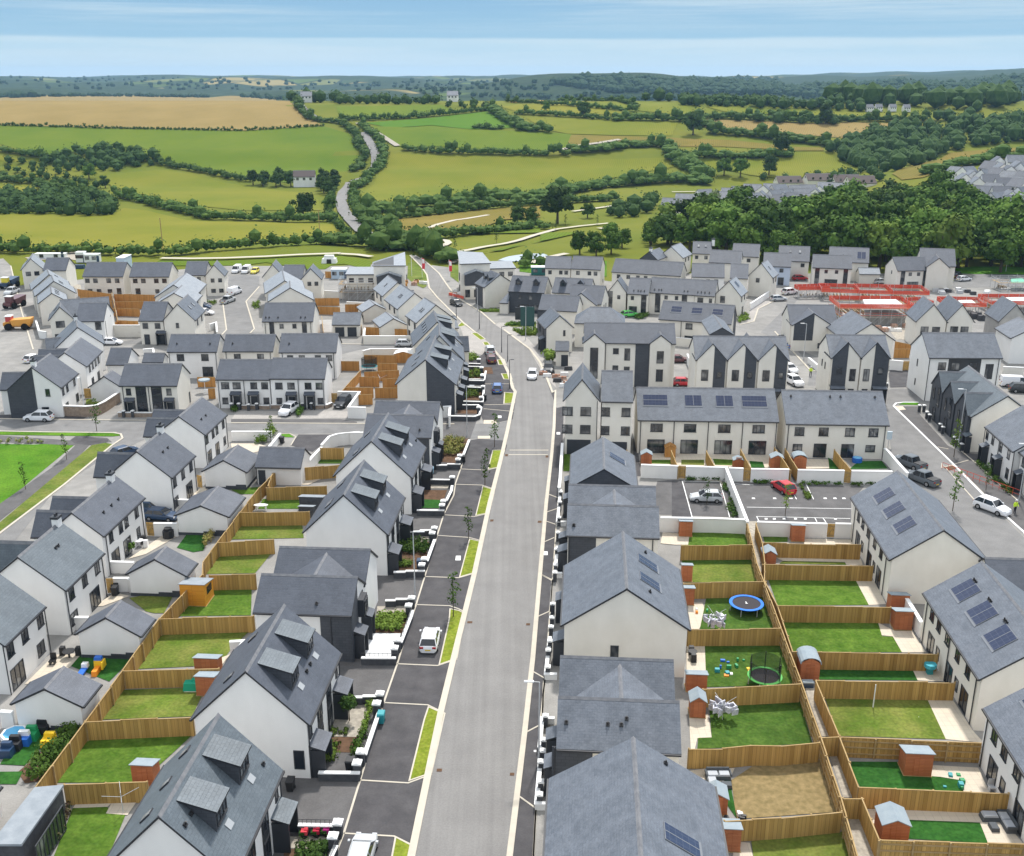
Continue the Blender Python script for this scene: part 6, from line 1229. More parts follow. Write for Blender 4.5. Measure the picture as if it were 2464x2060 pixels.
SHAPES = { # stations: x, belt height, half width ; cabin: x0 base front, x1 roof front, x2 roof rear, x3 base rear, roof z
 'hatch': dict(st=[(-2.1, .62, .66), (-2.0, .86, .80), (-1.4, .93, .88), (-.3, .94, .89), (.75, .92, .89), (1.2, .86, .87), (1.85, .70, .80), (2.08, .50, .66)], cab=(.95, .2, -1.45, -1.95, 1.45), wh=.31, wx=1.28),
 'suv': dict(st=[(-2.25, .72, .70), (-2.15, 1.0, .86), (-1.4, 1.06, .93), (-.3, 1.06, .94), (.8, 1.05, .94), (1.3, 1.0, .92), (2.0, .84, .86), (2.25, .58, .72)], cab=(1.0, .3, -1.6, -2.1, 1.66), wh=.36, wx=1.38),
 'van': dict(st=[(-2.5, .6, .80), (-2.45, 1.1, .93), (-1.4, 1.15, .95), (0., 1.15, .95), (1.2, 1.12, .95), (1.7, 1.05, .92), (2.3, .80, .84), (2.48, .5, .74)], cab=(1.75, 1.05, -2.35, -2.48, 1.95), wh=.34, wx=1.55),
 'pickup': dict(st=[(-2.6, .72, .80), (-2.55, 1.0, .90), (-1.4, 1.03, .94), (-.3, 1.03, .94), (.9, 1.03, .94), (1.4, 1.0, .92), (2.3, .86, .88), (2.6, .58, .74)], cab=(1.05, .45, -.9, -1.25, 1.75), wh=.39, wx=1.6)}
def car_proto(shape, pm):
    key = (shape, pm.name)
    if key in CARS: return CARS[key]
    S_ = SHAPES[shape]; P = {}
    b = MB(); rings = []
    for x, zb, hw in S_['st']:
        r = [(x, hw*.86, .24), (x, hw, .40), (x, hw*1.0, zb*.78), (x, hw*.93, zb), (x, hw*.5, zb+.03)]
        rings.append(r + [(px, -py, pz) for px, py, pz in reversed(r)])
    loft(b, rings); 
    for sx in (-1, 1):
        for sy in (-1, 1): b.box(sx*S_['wx']-.42, sx*S_['wx']+.42, sy*.93-.03 if sy > 0 else -.93-.0, sy*.93 if sy > 0 else -.90, .32, .68) if False else None
    for sy in (-1, 1): b.box(.62, .82, sy*.92, sy*1.08, S_['st'][3][1]+.0, S_['st'][3][1]+.14)
    P['body'] = b.mesh('body', pm, smooth=False)
    x0, x1, x2, x3, zr = S_['cab']; hb = S_['st'][3][2]*.91; ht = hb*.80; zb = S_['st'][3][1]-.01
    g = MB(); g.hexa([(x3, -hb, zb), (x0, -hb, zb), (x0, hb, zb), (x3, hb, zb), (x2, -ht, zr-.05), (x1, -ht, zr-.05), (x1, ht, zr-.05), (x2, ht, zr-.05)])
    P['windows'] = g.mesh('windows', carglass)
    r = MB(); r.hexa([(x2-.06, -ht-.02, zr-.06), (x1+.05, -ht-.02, zr-.06), (x1+.05, ht+.02, zr-.06), (x2-.06, ht+.02, zr-.06), (x2+.1, -ht+.10, zr+.02), (x1-.1, -ht+.10, zr+.02), (x1-.1, ht-.10, zr+.02), (x2+.1, ht-.10, zr+.02)])
    for sy in (-1, 1):                                             # pillars
        for (a, c) in (((x0, zb), (x1, zr-.05)), ((x3, zb), (x2, zr-.05)), (((x1+x2)/2-.1, zb), ((x1+x2)/2-.1, zr-.05))):
            r.tube((a[0], sy*hb*.985, a[1]), (c[0], sy*ht*.985, c[1]), .05, n=5)
    if shape == 'van': r.hexa([(x3-.02, -hb-.02, zb), (.5, -hb-.02, zb), (.5, hb+.02, zb), (x3-.02, hb+.02, zb), (x2-.02, -ht-.03, zr), (.45, -ht-.03, zr), (.45, ht+.03, zr), (x2-.02, ht+.03, zr)])
    P['roof'] = r.mesh('roof', pm)
    w = MB(); R = S_['wh']; w.tube((0, -.11, 0), (0, .11, 0), R, n=14); P['wheel'] = w.mesh('wheel', tyre_m)
    w = MB(); w.tube((0, -.125, 0), (0, .125, 0), R*.6, n=10); P['rim'] = w.mesh('rim', rim_m)
    t = MB(); t.box(-.03, .05, -.17, .17, -.09, .09); P['tail_lamp'] = t.mesh('tail_lamp', tail_m); P['head_lamp'] = t.mesh('head_lamp', head_m)
    n = MB(); n.box(-.015, .02, -.26, .26, -.06, .06); P['number_plate'] = n.mesh('number_plate', plate_y); P['front_plate'] = n.mesh('front_plate', metal_w)
    if shape == 'pickup':
        k = MB(); k.box(-2.45, -1.3, -.78, .78, S_['st'][3][1]+.02, S_['st'][3][1]+.10); P['bed_cover'] = k.mesh('bed_cover', black_m)
    CARS[key] = (P, S_); return CARS[key]
def car(label, s, hd, shape, pm, name='parked_car', cat='car', group=None, z=0.):
    P, S_ = car_proto(shape, pm); p = P1(s, z); r = empty(name, p, pi/2-radians(hd), label, cat, group)
    for k in ('body', 'windows', 'roof'): link(k, P[k], r)
    if 'bed_cover' in P: link('bed_cover', P['bed_cover'], r)
    for sx in (-1, 1):
        for sy in (-1, 1):
            w = link('wheel', P['wheel'], r, (sx*S_['wx'], sy*(S_['st'][3][2]-.09), S_['wh'])); link('rim', P['rim'], w)
    xr, xf = S_['st'][0][0], S_['st'][-1][0]; zb = S_['st'][1][1]
    for sy in (-1, 1):
        link('tail_lamp', P['tail_lamp'], r, (xr+.03, sy*.60, zb*.86)); link('head_lamp', P['head_lamp'], r, (xf-.13, sy*.58, zb*.72))
    link('number_plate', P['number_plate'], r, (xr-.01, 0, .52)); link('front_plate', P['front_plate'], r, (xf+.0, 0, .42)); return r
wp = paint('white', (.82, .82, .84)); sp = paint('silver', (.50, .52, .54)); dg = paint('grey', (.10, .115, .13)); nv = paint('navy', (.02, .05, .11)); bl = paint('blue', (.10, .19, .42)); rd = paint('red', (.48, .02, .03)); mr_ = paint('maroon', (.13, .05, .055)); gn = paint('green', (.12, .62, .12)); yl = paint('yellow', (.75, .62, .05)); bk = paint('black', (.02, .022, .026))
for a in [('white hatchback with red tail lamps parked in the bay beside the young tree', 'B 540 475', 2, 'hatch', wp), ('silver car cut off by the bottom edge in the nearest bay', 'o 1150 1700', 4, 'hatch', sp), ('white car driving along the main road round the bend', 'H 1180 893', 184, 'hatch', wp, 'moving_car'), ('blue car parked in the bay on the bend', 'H 965 975', 0, 'hatch', bl), ('maroon car parked at the far end of the bays', 'H 928 795', 355, 'hatch', mr_), ('silver people carrier parked behind the maroon car', 'H 920 745', 355, 'suv', sp),
          ('dark car approaching on the main road by the barriers', 'H 712 448', 150, 'hatch', bk, 'moving_car'), ('white sport utility car on the side street at the left edge', 'h 470 960', 272, 'suv', wp, 'moving_car'), ('white car parked on the paved bay before the porch houses', 'i 1475 870', 195, 'suv', wp), ('dark car parked inside the white boundary wall', 'j 225 480', 192, 'suv', bk), ('dark blue car beside the white garage, nearer the patio wall', 'D 1000 895', 100, 'hatch', nv), ('navy car parked behind the dark blue one by the garage', 'D 930 855', 100, 'suv', nv), ('navy car parked behind the chimney house', 'D 775 500', 40, 'hatch', nv),
          ('silver saloon with an orange bonnet cover in the walled court', 'F 150 778', 274, 'hatch', sp), ('red hatchback alone in its parking court', 'F 622 715', 343, 'hatch', rd), ('dark grey pickup truck nearest the white wall on the right street', 'k 710 1310', 330, 'pickup', dg), ('dark grey pickup truck parked behind the first one', 'k 860 1500', 330, 'pickup', dg), ('white car parked beside the fenced off bay on the right street', 'l 1710 400', 148, 'suv', wp), ('white car before the three peaked terrace', 'I 690 930', 165, 'suv', wp), ('small white car half hidden at the corner of the three peaked terrace', 'I 662 850', 165, 'hatch', wp), ('bright green car on the forecourt of the tall bay houses', 'e 275 1010', 70, 'hatch', gn),
          ('red car beside the pale blue house', 'f 425 570', 80, 'hatch', rd), ('white car at the top of the sloping street', 'f 300 740', 60, 'suv', wp), ('silver car on the sloping street', 'f 165 820', 80, 'hatch', sp), ('white car on the wide tarmac near the green', 'g 1375 580', 70, 'hatch', wp), ('dark car behind the red scaffolding beside the low garage', 'f 1290 600', 80, 'suv', bk), ('grey car behind the red scaffolding', 'f 1395 612', 80, 'hatch', sp), ('dark car under the red window gable', 'e 1860 690', 70, 'suv', bk), ('white van parked on the left in front of the mown grass', 'b 850 325', 182, 'van', wp, 'parked_van', 'van'), ('white van parked on the right in front of the mown grass', 'b 965 330', 182, 'van', wp, 'parked_van', 'van'), ('small yellow van beside the two white vans', 'b 1068 335', 182, 'hatch', yl, 'parked_van', 'van'),
          ('white works van on the stub street', 'b 825 590', 15, 'van', wp, 'parked_van', 'van'), ('silver pickup on the stub street', 'b 745 690', 15, 'pickup', sp), ('navy car between the little lawns of the ribbed terrace', 'b 440 760', 100, 'hatch', nv), ('white car between the little lawns of the ribbed terrace', 'b 470 835', 100, 'hatch', wp), ('silver car on the back street beside the bend terrace', 'c 980 1215', 88, 'hatch', sp), ('white car before the cream yard wall', 'a 1350 1195', 90, 'hatch', wp), ('white car behind the corner house chimney', 'h 410 245', 20, 'hatch', wp), ('black car parked by the lodge on the bend', 'd 1200 1620', 185, 'suv', bk), ('dark red car behind the narrow peaked bay', 'T 1740 585', 90, 'hatch', mr_), ('bright blue car before the broad slate gable house', 'f 385 1390', 70, 'hatch', bl), ('black car beside the bright blue one', 'f 265 1325', 70, 'suv', bk), ('white van at the right edge beyond the dark fronted terrace', 'k 1990 350', 100, 'van', wp, 'parked_van', 'van'), ('dark car beside the white van at the right edge', 'k 2080 420', 100, 'suv', bk),
          ('red car behind the solar terrace on the left', 'X 330 80', 92, 'hatch', rd), ('red car behind the solar terrace in the middle', 'X 450 85', 92, 'hatch', rd), ('dark car parked under the hedge by the tall corner house', 'g 1290 540', 40, 'suv', bk)]:
    car(*a)
# site machines on the unfinished street
def dumper(label, s, hd, c, cab_c):
    p = P1(s); r = empty('site_dumper', p, pi/2-radians(hd), label, 'dumper')
    b = MB(); b.prism([(-2.6, 1.0), (1.0, 1.0), (1.4, 2.2), (-3.0, 2.5)], 'y', -1.2, 1.2); build(b, 'skip', c, r)
    b = MB(); b.box(-2.4, 2.6, -.6, .6, .6, 1.0); b.prism([(1.4, .9), (3.0, .9), (3.0, 1.6), (1.6, 1.9)], 'y', -.9, .9); build(b, 'chassis', c, r)
    b = MB(); b.box(1.2, 2.4, -.8, .8, 1.5, 2.9); build(b, 'cab', cab_c, r); b = MB(); b.box(1.1, 2.5, -.9, .9, 2.9, 3.05); build(b, 'cab_roof', metal_w, r)
    for x in (-1.6, 1.9):
        for y in (-1.15, 1.15):
            w = MB(); w.tube((0, -.3, 0), (0, .3, 0), .75, n=12); build(w, 'wheel', tyre_m, r, (x, y, .75))
org = paint('orange', (.72, .33, .05), .5)
dumper('orange dump truck with a white cab roof on the unfinished street', 'a 235 1010', 265, org, mat('cab_red', (.5, .06, .06), .4, .5)); dumper('maroon site tractor behind the orange dump truck', 'a 185 745', 190, mr_, mr_); dumper('blue and yellow roller at the far end of the unfinished street', 'a 125 510', 185, nv, yl)
car('grey pickup beside the blue and yellow roller', 'a 145 585', 185, 'pickup', sp)
# ------------------------------------------------------------------ people
skin_m = mat('skin', (.48, .30, .22), .6, .3); hiv = mat('hi_vis', (.62, .85, .05), .7, .2); trous = mat('trousers_dark', (.025, .028, .04), .9, .1); hair_m = mat('helmet_white', (.75, .75, .74), .4, .4)
def person(label, s, hd, stride=.16, clothes=None):
    p = P1(s); me = bpy.data.meshes.new('person'); V = [(0, 0, .95), (0, 0, 1.2), (0, 0, 1.42), (0, .0, 1.53), (0, .02, 1.66), (.10, 0, .9), (.12, stride, .5), (.13, stride*.6, .08), (.13, stride*.6+.16, .04), (-.10, 0, .9), (-.12, -stride*.7, .5), (-.13, -stride, .08), (-.13, -stride+.16, .04),
        (.2, 0, 1.40), (.27, -.04, 1.14), (.28, .14, .92), (-.2, 0, 1.40), (-.27, .04, 1.14), (-.24, .22, 1.0), (.29, .19, .84), (-.22, .3, .98), (0, .03, 1.75)]
    Ed = [(0, 1), (1, 2), (2, 3), (3, 4), (0, 5), (5, 6), (6, 7), (7, 8), (0, 9), (9, 10), (10, 11), (11, 12), (2, 13), (13, 14), (14, 15), (2, 16), (16, 17), (17, 18), (15, 19), (18, 20), (4, 21)]
    Rr = [.15, .15, .15, .06, .11, .10, .075, .055, .045, .10, .075, .055, .045, .07, .055, .045, .07, .055, .045, .04, .04, .09]
    me.from_pydata(V, Ed, []); o = link('person', me, None, p, -radians(hd)); tag(o, label, 'person')
    sk = o.modifiers.new('skin', 'SKIN'); o.modifiers.new('sub', 'SUBSURF').levels = 1
    for i, q in enumerate(me.skin_vertices[0].data): q.radius = (Rr[i], Rr[i]); q.use_root = i == 0
    dg = bpy.context.evaluated_depsgraph_get(); ev = o.evaluated_get(dg); nm = bpy.data.meshes.new_from_object(ev); o.modifiers.clear(); o.data = nm
    nm.materials.clear()
    for m in (skin_m, hiv, trous): nm.materials.append(m)
    for f in nm.polygons:
        z = f.center.z; f.material_index = 2 if z < .93 and abs(f.center.x) < .22 else 1 if z < 1.5 and z > .96 else 2 if z < .8 else 0
    nm.polygons.foreach_set('use_smooth', [True]*len(nm.polygons))
    h = MB(); h.prism([(.13*cos(2*pi*i/10), .02+.14*sin(2*pi*i/10)) for i in range(10)], 'z', 1.72, 1.80); h.prism([(.10*cos(2*pi*i/10), .02+.11*sin(2*pi*i/10)) for i in range(10)], 'z', 1.80, 1.87); build(h, 'hard_hat', hair_m, o)
person('person in a bright yellow green jacket standing on the right hand pavement', 'l 1985 425', 170, .05); person('person in a bright yellow green jacket crossing the street by the peaked houses', 'I 790 880', 200, .2)
# ------------------------------------------------------------------ street lamps and posts
def lamp(label, s, h=7.5, hd=94., arm=.9, m=None, dark=False):
    p = P1(s); m = m or (steel_d if dark else metal_g)
    b = MB(); b.tube((0, 0, 0), (0, 0, 1.1), .10, .09); b.tube((0, 0, 1.1), (0, 0, h), .075, .05); b.tube((0, 0, h), (arm*.8, 0, h+.08), .04, .035)
    r = build(b, 'street_lamp', m, None, p, pi/2-radians(hd)); tag(r, label, 'street lamp')
    g = MB(); g.hexa([(arm*.5, -.11, h+.02), (arm+.3, -.11, h+.06), (arm+.3, .11, h+.06), (arm*.5, .11, h+.02), (arm*.5, -.09, h+.13), (arm+.3, -.07, h+.14), (arm+.3, .07, h+.14), (arm*.5, .09, h+.13)]); build(g, 'lamp_head', m if dark else metal_w, r)
lamp('pale street lamp on the right pavement near the bottom', 'B 1195 1200', 7.5, 270.); lamp('pale street lamp standing by the wide dark driveway', 'm 1097 1345', 8., 94.); lamp('pale street lamp at the cross street corner beside the black bin bag', 'j 1720 850', 8., 94.); lamp('pale street lamp before the dark slate fronted terrace', 'k 1305 1090', 9., 270); lamp('pale street lamp at the right edge near the road worker', 'l 2035 300', 8., 270)
lamp('pale street lamp before the broad slate gable', 'f 468 1520', 7., 270); lamp('pale street lamp before the curved stone wall', 'h 1028 900', 6.5, 180); lamp('pale street lamp by the dormered house at the barriers', 'd 345 895', 5.5, 270); lamp('pale street lamp in the flower bed by the estate sign', 'd 925 1240', 7., 270); lamp('pale lamp post on the green at the right edge', 'g 1880 470', 7.5, 270)
for lab, s in (('dark lamp post on the left kerb below the far bend', 'c 1868 1010'), ('dark lamp post beside the pale roofed cream house', 'c 1590 870'), ('dark lamp post on the left kerb near the parked silver carrier', 'd 635 1390'), ('dark lamp post on the left kerb at the last verge', 'd 708 1500'), ('dark lamp post on the left kerb before the blue car', 'H 1040 960')): lamp(lab, s, 5.2, 94., .5, dark=True)
def post(label, s, h, m, name='timber_post', cat='post', r=.07): o = MB(); o.tube((0, 0, 0), (0, 0, h), r, r*.8); q = build(o, name, m, None, T1(s)); tag(q, label, cat); return q
q = post('wooden electricity pole standing alone in the yellow green field', 'J 1005 1180', 10, timber_p, 'utility_pole', 'utility pole', .16); q = post('wooden electricity pole beside the field hedge near the lane', 'J 1972 1110', 10, timber_p, 'utility_pole', 'utility pole', .16)
# estate signs
def board(label, s, w, h, z0, m, hd=100.):
    p = P1(s); r = empty('estate_sign', p, pi/2-radians(hd), label, 'sign'); b = MB(); b.box(-w/2, w/2, -.06, .06, z0, z0+h); build(b, 'board', m, r)
    for x in (-w*.35, w*.35): c = MB(); c.tube((x, 0.1, 0), (x, .1, z0+h), .06); build(c, 'post', metal_w, r)
sgn = mat('sign_green', (.025, .075, .07), .5, .4)
board('large dark green estate sign board beside the flower beds', 'd 945 1150', 3., 4.2, 1.4, sgn); board('narrow dark sign board at the junction garden', 'd 835 1040', 1.4, 2.8, .8, frame_m)
wm_ = mat('flag_white', (.8, .8, .8), .8, .2); rf = mat('flag_red', (.65, .06, .08), .8, .2)
def flag(label, s):
    r = empty('sales_flag', P1(s), 0, label, 'flag'); b = MB(); b.tube((0, 0, 0), (0, 0, 5.5), .05); build(b, 'pole', metal_w, r)
    b = MB(); b.prism([(0, 2.4), (.75, 2.3), (.85, 3.6), (.7, 5.1), (0, 5.4)], 'y', -.03, .03); build(b, 'banner', rf, r); b = MB(); b.prism([(.1, 3.9), (.75, 3.9), (.65, 5.0), (.1, 5.1)], 'y', -.045, .045); build(b, 'banner_print', wm_, r)
flag('red and white flag on the left verge by the pavilion', 'c 1180 390'); flag('red and white flag on the right verge by the pavilion', 'c 1505 420'); r_ = post('white flag pole without a flag by the left pavilion', 'c 1055 375', 6, metal_w, 'flag_pole', 'flag pole')
# ------------------------------------------------------------------ bins, toys, furniture
teal = mat('plastic_teal', (.03, .30, .34), .5, .4); blue_p = mat('plastic_blue', (.02, .14, .55), .45, .4); green_p = mat('plastic_green', (.02, .28, .10), .5, .4); yel_p = mat('plastic_yellow', (.85, .55, .02), .5, .4); orange_p = mat('plastic_orange', (.85, .28, .02), .5, .4); cloth_w = mat('cloth_white', (.72, .72, .74), .9, .1, col2=(.3, .3, .4), scale=3.); pink_p = mat('plastic_pink', (.7, .15, .3), .5, .4); sofa_m = mat('rattan_grey', (.10, .11, .12), .8, .2); cush = mat('cushion_grey', (.45, .47, .5), .9, .1)
def bin_(label, s, m=black_m, group=None):
    p = P1(s); b = MB(); b.hexa([(-.24, -.28, .1), (.24, -.28, .1), (.24, .28, .1), (-.24, .28, .1), (-.3, -.36, .98), (.3, -.36, .98), (.3, .36, .98), (-.3, .36, .98)]); r = build(b, 'wheelie_bin', m, None, p, -HS); tag(r, label, 'bin', group)
    l = MB(); l.hexa([(-.32, -.38, .98), (.32, -.38, .98), (.32, .38, .98), (-.32, .38, .98), (-.28, -.3, 1.06), (.28, -.3, 1.06), (.28, .34, 1.1), (-.28, .34, 1.1)]); build(l, 'lid', m, r); w = MB(); w.tube((-.27, .32, .12), (.27, .32, .12), .12, n=10); build(w, 'wheel', tyre_m, r)
bin_('dark green bin with a white lid at the corner of the near bay', 'n 1088 1300', teal); bin_('black bin behind the low railing wall near the gravel garden', 'o 1010 620'); bin_('black bin beside its twin behind the low railing wall', 'o 1080 615'); bin_('black bin beside the white walled gate', 'V 1460 1225'); bin_('black bin next to the garage side door', 'i 1140 1690'); bin_('black bin by the street corner lamp', 'j 1675 1165'); bin_('black bin behind the low wall of the lamp garden', 'm 1150 935', nv); bin_('black bin against the dark corner of the near white house', 'o 300 860'); bin_('black bin by the front wall on the bend', 'j 1935 420'); bin_('black bin beside the walled dark car', 'i 1395 1235')
bin_('black bin by the bottom stairs of the white patio house', 'A 700 165'); bin_('blue recycling tub on the second wide drive', 'j 1290 1310', mat('plastic_pale_blue', (.35, .6, .75), .5, .4)); bin_('black bin beside the topiary house canopy', 'n 560 1060')
def ring(b, R, r, z, mi=0, n=28):
    for i in range(n):
        a0, a1 = 2*pi*i/n, 2*pi*(i+1)/n
        q = [(R*cos(a0), R*sin(a0)), (R*cos(a1), R*sin(a1)), ((R+r)*cos(a1), (R+r)*sin(a1)), ((R+r)*cos(a0), (R+r)*sin(a0))]
        b.hexa([(x, y, z) for x, y in q]+[(x, y, z+.06) for x, y in q], mi)
def trampoline(label, s, R, rimm, net):
    p = P1(s); r = empty('trampoline', p, 0, label, 'trampoline')
    b = MB(); b.prism([(R*.84*cos(2*pi*i/28), R*.84*sin(2*pi*i/28)) for i in range(28)], 'z', .86, .88); build(b, 'mat', mat('tramp_mat', (.06, .055, .06), .9, .1), r)
    b = MB(); ring(b, R*.82, R*.18, .87); build(b, 'pad', rimm, r)
    for i in range(6): a = 2*pi*i/6; b = MB(); b.tube((R*.93*cos(a), R*.93*sin(a), 0), (R*.93*cos(a), R*.93*sin(a), .87), .035); build(b, 'leg', metal_g, r)
    if net:
        nm = bpy.data.materials.get('net_black') or bpy.data.materials.new('net_black'); nm.use_nodes = True; pb = nm.node_tree.nodes['Principled BSDF']; pb.inputs['Base Color'].default_value = (.015, .02, .017, 1); pb.inputs['Alpha'].default_value = .55; pb.inputs['Roughness'].default_value = .9
        b = MB(); n = 24
        for i in range(n):
            a0, a1 = 2*pi*i/n, 2*pi*(i+1)/n
            b.face([(R*.9*cos(a0), R*.9*sin(a0), .9), (R*.9*cos(a1), R*.9*sin(a1), .9), (R*.9*cos(a1), R*.9*sin(a1), 2.5), (R*.9*cos(a0), R*.9*sin(a0), 2.5)])
        build(b, 'safety_net', nm, r)
        for i in range(6): a = 2*pi*i/6+.3; b = MB(); b.tube((R*.93*cos(a), R*.93*sin(a), .87), (R*.93*cos(a), R*.93*sin(a), 2.55), .04); build(b, 'net_pole', black_m, r)
    return r
t_ = trampoline('round trampoline with a bright blue pad', 'C 388 275', 1.75, mat('pad_blue', (.01, .17, .72), .6, .3), False)
mk = MB(); mk.prism([(-.12, -.02), (.12, -.02), (.12, -.12), (-.12, -.12)], 'z', .885, .89); mk.prism([(-.035, -.02), (.035, -.02), (.035, .3), (-.035, .3)], 'z', .885, .89); mk.prism([(-.11, .18), (-.03, .3), (-.03, .22), (-.08, .14)], 'z', .885, .89); build(mk, 'mat_numeral', coping, t_)
trampoline('netted trampoline with a green rim on the toy strewn lawn', 'C 498 720', 1.55, mat('pad_green', (.09, .42, .08), .6, .3), True); trampoline('covered dark trampoline with a teal skirt in the orange fenced yard', 'c 545 1510', 1.5, teal, True)
def clump(label, s, name, cat, items, rz=0.):
    """a small thing made of a few coloured pieces: (part name, material, x, y, z, sx, sy, sz)"""
    r = empty(name, P1(s), rz, label, cat)
    for nme, m, x, y, z, a, b_, c in items:
        b = MB(); b.prism([(a/2*cos(2*pi*i/8+.39), b_/2*sin(2*pi*i/8+.39)) for i in range(8)], 'z', 0, c) if nme in ('pot', 'barrel', 'parasol', 'tub', 'ball', 'water', 'table_top', 'fire_bowl') else b.hexa([(-a/2, -b_/2, 0), (a/2, -b_/2, 0), (a/2, b_/2, 0), (-a/2, b_/2, 0), (-a*.44, -b_*.44, c), (a*.44, -b_*.44, c), (a*.44, b_*.44, c), (-a*.44, b_*.44, c)])
        build(b, nme, m, r, (x, y, z), RND.uniform(-.3, .3) if nme in ('toy', 'cloth') else None)
    return r
def sofa(label, s, n_=True, rz=0.):
    it = [('base', sofa_m, 0, 0, 0, 2.0, .8, .4), ('back', sofa_m, 0, .36, .4, 2.0, .12, .35), ('arm', sofa_m, -.95, 0, .4, .12, .8, .2), ('arm', sofa_m, .95, 0, .4, .12, .8, .2), ('cushion', cush, -.45, -.03, .4, .85, .65, .14), ('cushion', cush, .45, -.03, .4, .85, .65, .14)]
    if n_: it += [('corner_seat', sofa_m, -.62, -1.0, 0, .8, 1.3, .4), ('cushion', cush, -.62, -1., .4, .65, 1.1, .14), ('low_table', sofa_m, .45, -1.1, 0, .8, .6, .35)]
    clump(label, s, 'garden_sofa', 'garden sofa', it, rz)
sofa('square grey corner sofa beside the bare straw garden', 'C 220 1285'); sofa('dark corner sofa on the pale patio at the bottom right', 'C 1960 1570', True, -1.6)
def airer(label, s, cloths):
    r = empty('rotary_airer', P1(s), 0, label, 'washing line'); b = MB(); b.tube((0, 0, 0), (0, 0, 1.9), .03); build(b, 'pole', metal_g, r); b = MB()
    for i in range(4): a = pi*i/2+.4; b.tube((0, 0, 1.5), (1.3*cos(a), 1.3*sin(a), 1.95), .02, n=5)
    build(b, 'arms', metal_g, r)
    for i in range(cloths):
        a = RND.uniform(0, 6.28); k = RND.uniform(.4, 1.1); b = MB(); w = RND.uniform(.16, .4); b.hexa([(-w, -.02, 0), (w, -.02, 0), (w, .02, 0), (-w, .02, 0), (-w, -.05, .55), (w, -.05, .55), (w, .05, .55), (-w, .05, .55)])
        build(b, 'hung_cloth', cloth_w, r, (k*cos(a), k*sin(a), RND.uniform(.5, 1.)), RND.uniform(0, 3))
airer('rotary airer loaded with white washing', 'C 245 935', 24); airer('washing piled on an airer below the blue trampoline', 'C 195 385', 20); airer('bare rotary airer in the orange fenced yard', 'j 675 250', 0); airer('bare rotary airer on the slab of the corner lawn', 'A 745 1500', 0)
clump('white washing line post on the patchy lawn', 'C 1155 860', 'line_post', 'washing line', [('pole', metal_w, 0, 0, 0, .08, .08, 2.3), ('line', metal_w, 2.2, -4.2, 1.9, .03, .03, .03)])
RD = random.Random(5)
def toys(label, s, n, spread, cols): clump(label, s, 'toy_pile', 'toys', [('toy', RD.choice(cols), RD.uniform(-spread, spread), RD.uniform(-spread, spread), 0, RD.uniform(.15, .5), RD.uniform(.15, .5), RD.uniform(.1, .4)) for _ in range(n)])
toys('scattered bright toys on the lawn of the netted trampoline', 'C 330 640', 16, 1.9, [blue_p, green_p, yel_p, coping, teal, orange_p]); toys('pink and white toys beside the blue trampoline', 'C 170 310', 9, 1.3, [pink_p, coping, green_p, orange_p]); toys('blue and white toys by the grey shed in the corner', 'C 320 1525', 6, .7, [blue_p, coping, black_m]); toys('turquoise water toys on the square shed lawn', 'C 1630 1310', 6, .9, [teal, green_p]); toys('red pots and toys on the low patio behind the chimney houses', 'D 1950 735', 7, .9, [pink_p, coping, mr_])
clump('orange and yellow toddler slide on the small lawn', 'A 592 640', 'toy_slide', 'slide', [('slide', orange_p, 0, -.4, 0, .5, 1.2, .5), ('tower', yel_p, 0, .4, 0, .8, .6, 1.), ('roof', blue_p, 0, .4, 1.0, .7, .5, .3), ('panel', yel_p, .5, .2, .3, .15, .9, .7)])
clump('blue striped sun lounger on the small lawn', 'A 500 655', 'sun_lounger', 'lounger', [('seat', blue_p, 0, 0, .25, .6, 1.5, .1), ('back', coping, 0, .7, .3, .6, .5, .4)]); clump('green covered heap beside the brown shed', 'A 1175 745', 'covered_heap', 'covered heap', [('cover', mat('tarp_green', (.02, .38, .24), .6, .3), 0, 0, 0, 1.8, 1.1, .8), ('cover', mat('tarp_green', (.02, .38, .24), .6, .3), .3, .2, .6, 1.1, .7, .4)])
clump('round paddling pool with blue water on the artificial turf', 'A 92 1040', 'paddling_pool', 'paddling pool', [('tub', coping, 0, 0, 0, 2.2, 2.2, .5), ('water', mat('pool_blue', (.12, .45, .75), .1, .5), 0, 0, .5, 1.8, 1.8, .02)]); clump('paddling pool with a bright blue top in the end terrace garden', 'X 1735 655', 'paddling_pool', 'paddling pool', [('tub', blue_p, 0, 0, 0, 1.4, 1.4, .7), ('water', mat('pool_blue', (.12, .45, .75), .1, .5), 0, 0, .7, 1.2, 1.2, .03)])
for q, (s, m) in enumerate((('A 40 1150', nv), ('A 90 1110', black_m), ('A 145 1080', blue_p), ('A 190 1050', green_p), ('A 255 1010', black_m), ('A 300 1090', yel_p))): clump(['navy bouncy block on the turf by the striped wall', 'black play mat on the artificial turf', 'blue and white bouncy castle on the artificial turf', 'green toy arch on the artificial turf', 'black cloth hung by the planted bed', 'yellow toy tractor beside the planted bed'][q], s, 'garden_toy', 'garden toy', [('seat', m, 0, 0, 0, 1.2, .9, .7), ('back', coping if q == 2 else m, 0, .3, .7, .9, .4, .4)])
